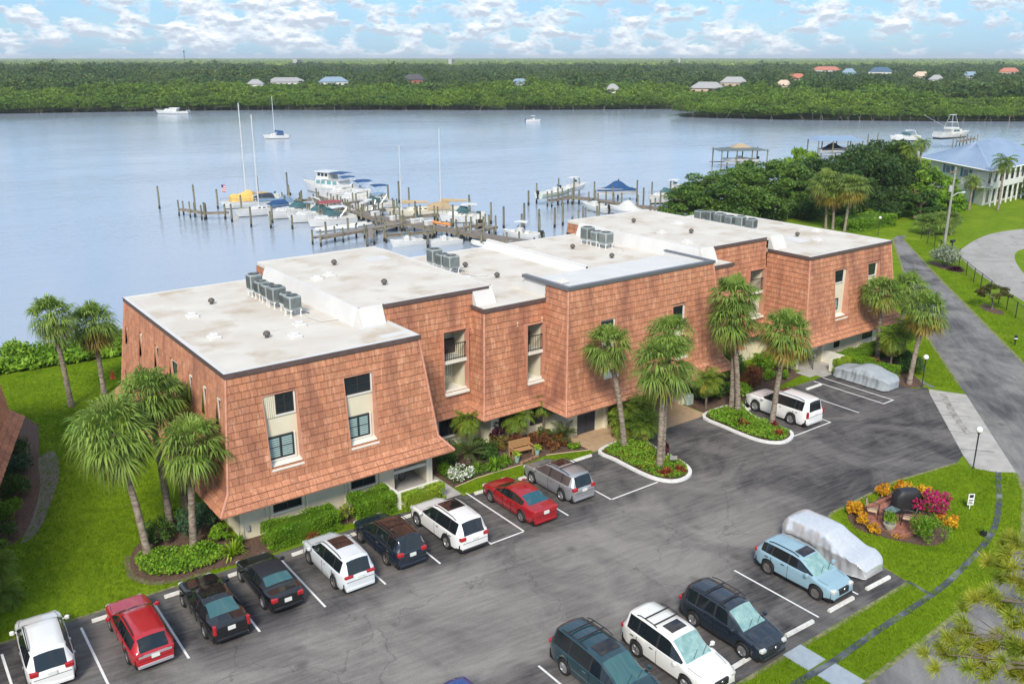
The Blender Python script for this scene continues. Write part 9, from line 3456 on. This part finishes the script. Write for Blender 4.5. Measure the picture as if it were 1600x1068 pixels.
h0 = np.minimum(h0, np.maximum(lim, 3.0))
p, h0, rr = p[keep], h0[keep], rr[keep]
rad = rng.uniform(4.0, 8.5, len(p)) * (1 + rr / 2500)
sz = np.minimum(h0 * 0.55, rad * 0.85)
forest("far_wood", np.concatenate([p, (h0 - sz * 0.9)[:, None]], 1), np.stack([rad, rad, sz], 1), wd, "dark green woodland behind the far mangroves", "woodland")
# tall dark pines breaking the skyline on the left
p = []
for i in range(150):
 a = VA + R(28.5) - abs(rng.normal()) * R(5)
 r_ = rng.uniform(760, 1500)
 p.append((r_ * math.cos(a), r_ * math.sin(a)))
p = np.array(p)
hh = rng.uniform(11, 19, len(p))
forest("far_pines", np.concatenate([p, np.full((len(p), 1), 1.0)], 1), np.stack([hh * 0.35, hh * 0.35, hh * 0.5], 1), [con, wd[0]], "taller dark trees breaking the skyline at the left", "woodland")
# plain of trees to the horizon, its sunlight painted in as paler leaf colour
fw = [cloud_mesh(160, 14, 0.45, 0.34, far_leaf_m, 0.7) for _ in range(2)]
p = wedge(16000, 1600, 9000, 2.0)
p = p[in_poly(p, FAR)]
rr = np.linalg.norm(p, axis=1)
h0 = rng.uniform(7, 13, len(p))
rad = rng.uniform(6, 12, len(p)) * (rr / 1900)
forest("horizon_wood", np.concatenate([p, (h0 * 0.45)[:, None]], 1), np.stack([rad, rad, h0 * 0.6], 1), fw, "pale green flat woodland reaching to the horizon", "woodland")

# far towers on the skyline
for (x, y, h, w, lab) in [(781, 1768, 20, 16, "small grey block of flats on the far skyline, left"), (1394, 1315, 24, 6, "slim tower on the far skyline behind the mangrove point"), (1050, 1620, 21, 12, "pale block on the far skyline, middle")]:
 o = thing("far_tower_block", lab, "building", (x, y, -0.8), 0.4)
 mb = MB()
 mb.box(-w / 2, w / 2, -w / 3, w / 3, 0, h)
 mb.build("wall", mat("far_wall_grey", (0.45, 0.46, 0.46), 0.8), o)
 for st in range(int(h / 3.2)):
  mb = MB()
  mb.box(-w / 2 + 0.5, w / 2 - 0.5, -w / 3 - 0.08, -w / 3 - 0.01, st * 3.2 + 1, st * 3.2 + 2.4)
  mb.build("window_band", glass_m, o)
o = thing("radio_mast", "thin radio mast on the far skyline at the left", "mast", (602, 1908, -0.8))
mb = MB()
for k in range(3):
 a = k * 2.094
 mb.tube([(2.2 * math.cos(a), 2.2 * math.sin(a), 0), (0.3 * math.cos(a), 0.3 * math.sin(a), 36)], 0.25, 4)
for z in range(4, 36, 4):
 r_ = lerp(2.2, 0.3, z / 36)
 for k in range(3):
  a, b = k * 2.094, (k + 1) * 2.094
  mb.tube([(r_ * math.cos(a), r_ * math.sin(a), z), (r_ * math.cos(b), r_ * math.sin(b), z + 2)], 0.12, 3)
mb.build("lattice", mat("mast_steel", (0.12, 0.12, 0.13), 0.6), o)
mb = MB()
mb.lathe([(1.0, 32.5), (1.6, 33), (1.6, 36), (1.0, 36.5)], (0, 0, 0), 8)
mb.build("antenna", mat("mast_steel", (0.12, 0.12, 0.13), 0.6), o)

# ------------------------------------------------------------------ the air over the river
def build_haze():
 mb = MB()
 mb.box(-9500, 16500, -9500, 16500, -3.6, 46.0)
 m = bpy.data.materials.new("haze")
 m.use_nodes = True
 nt = m.node_tree
 nt.nodes.clear()
 out = nt.nodes.new("ShaderNodeOutputMaterial")
 v = nt.nodes.new("ShaderNodeVolumePrincipled")
 v.inputs["Color"].default_value = (0.80, 0.90, 1.0, 1)
 v.inputs["Density"].default_value = 0.00012
 nt.links.new(v.outputs[0], out.inputs["Volume"])
 o = mb.build("haze", m, None, False, "stuff")
 tag(o, "faint pale haze over the river and the far woods", "haze")
build_haze()
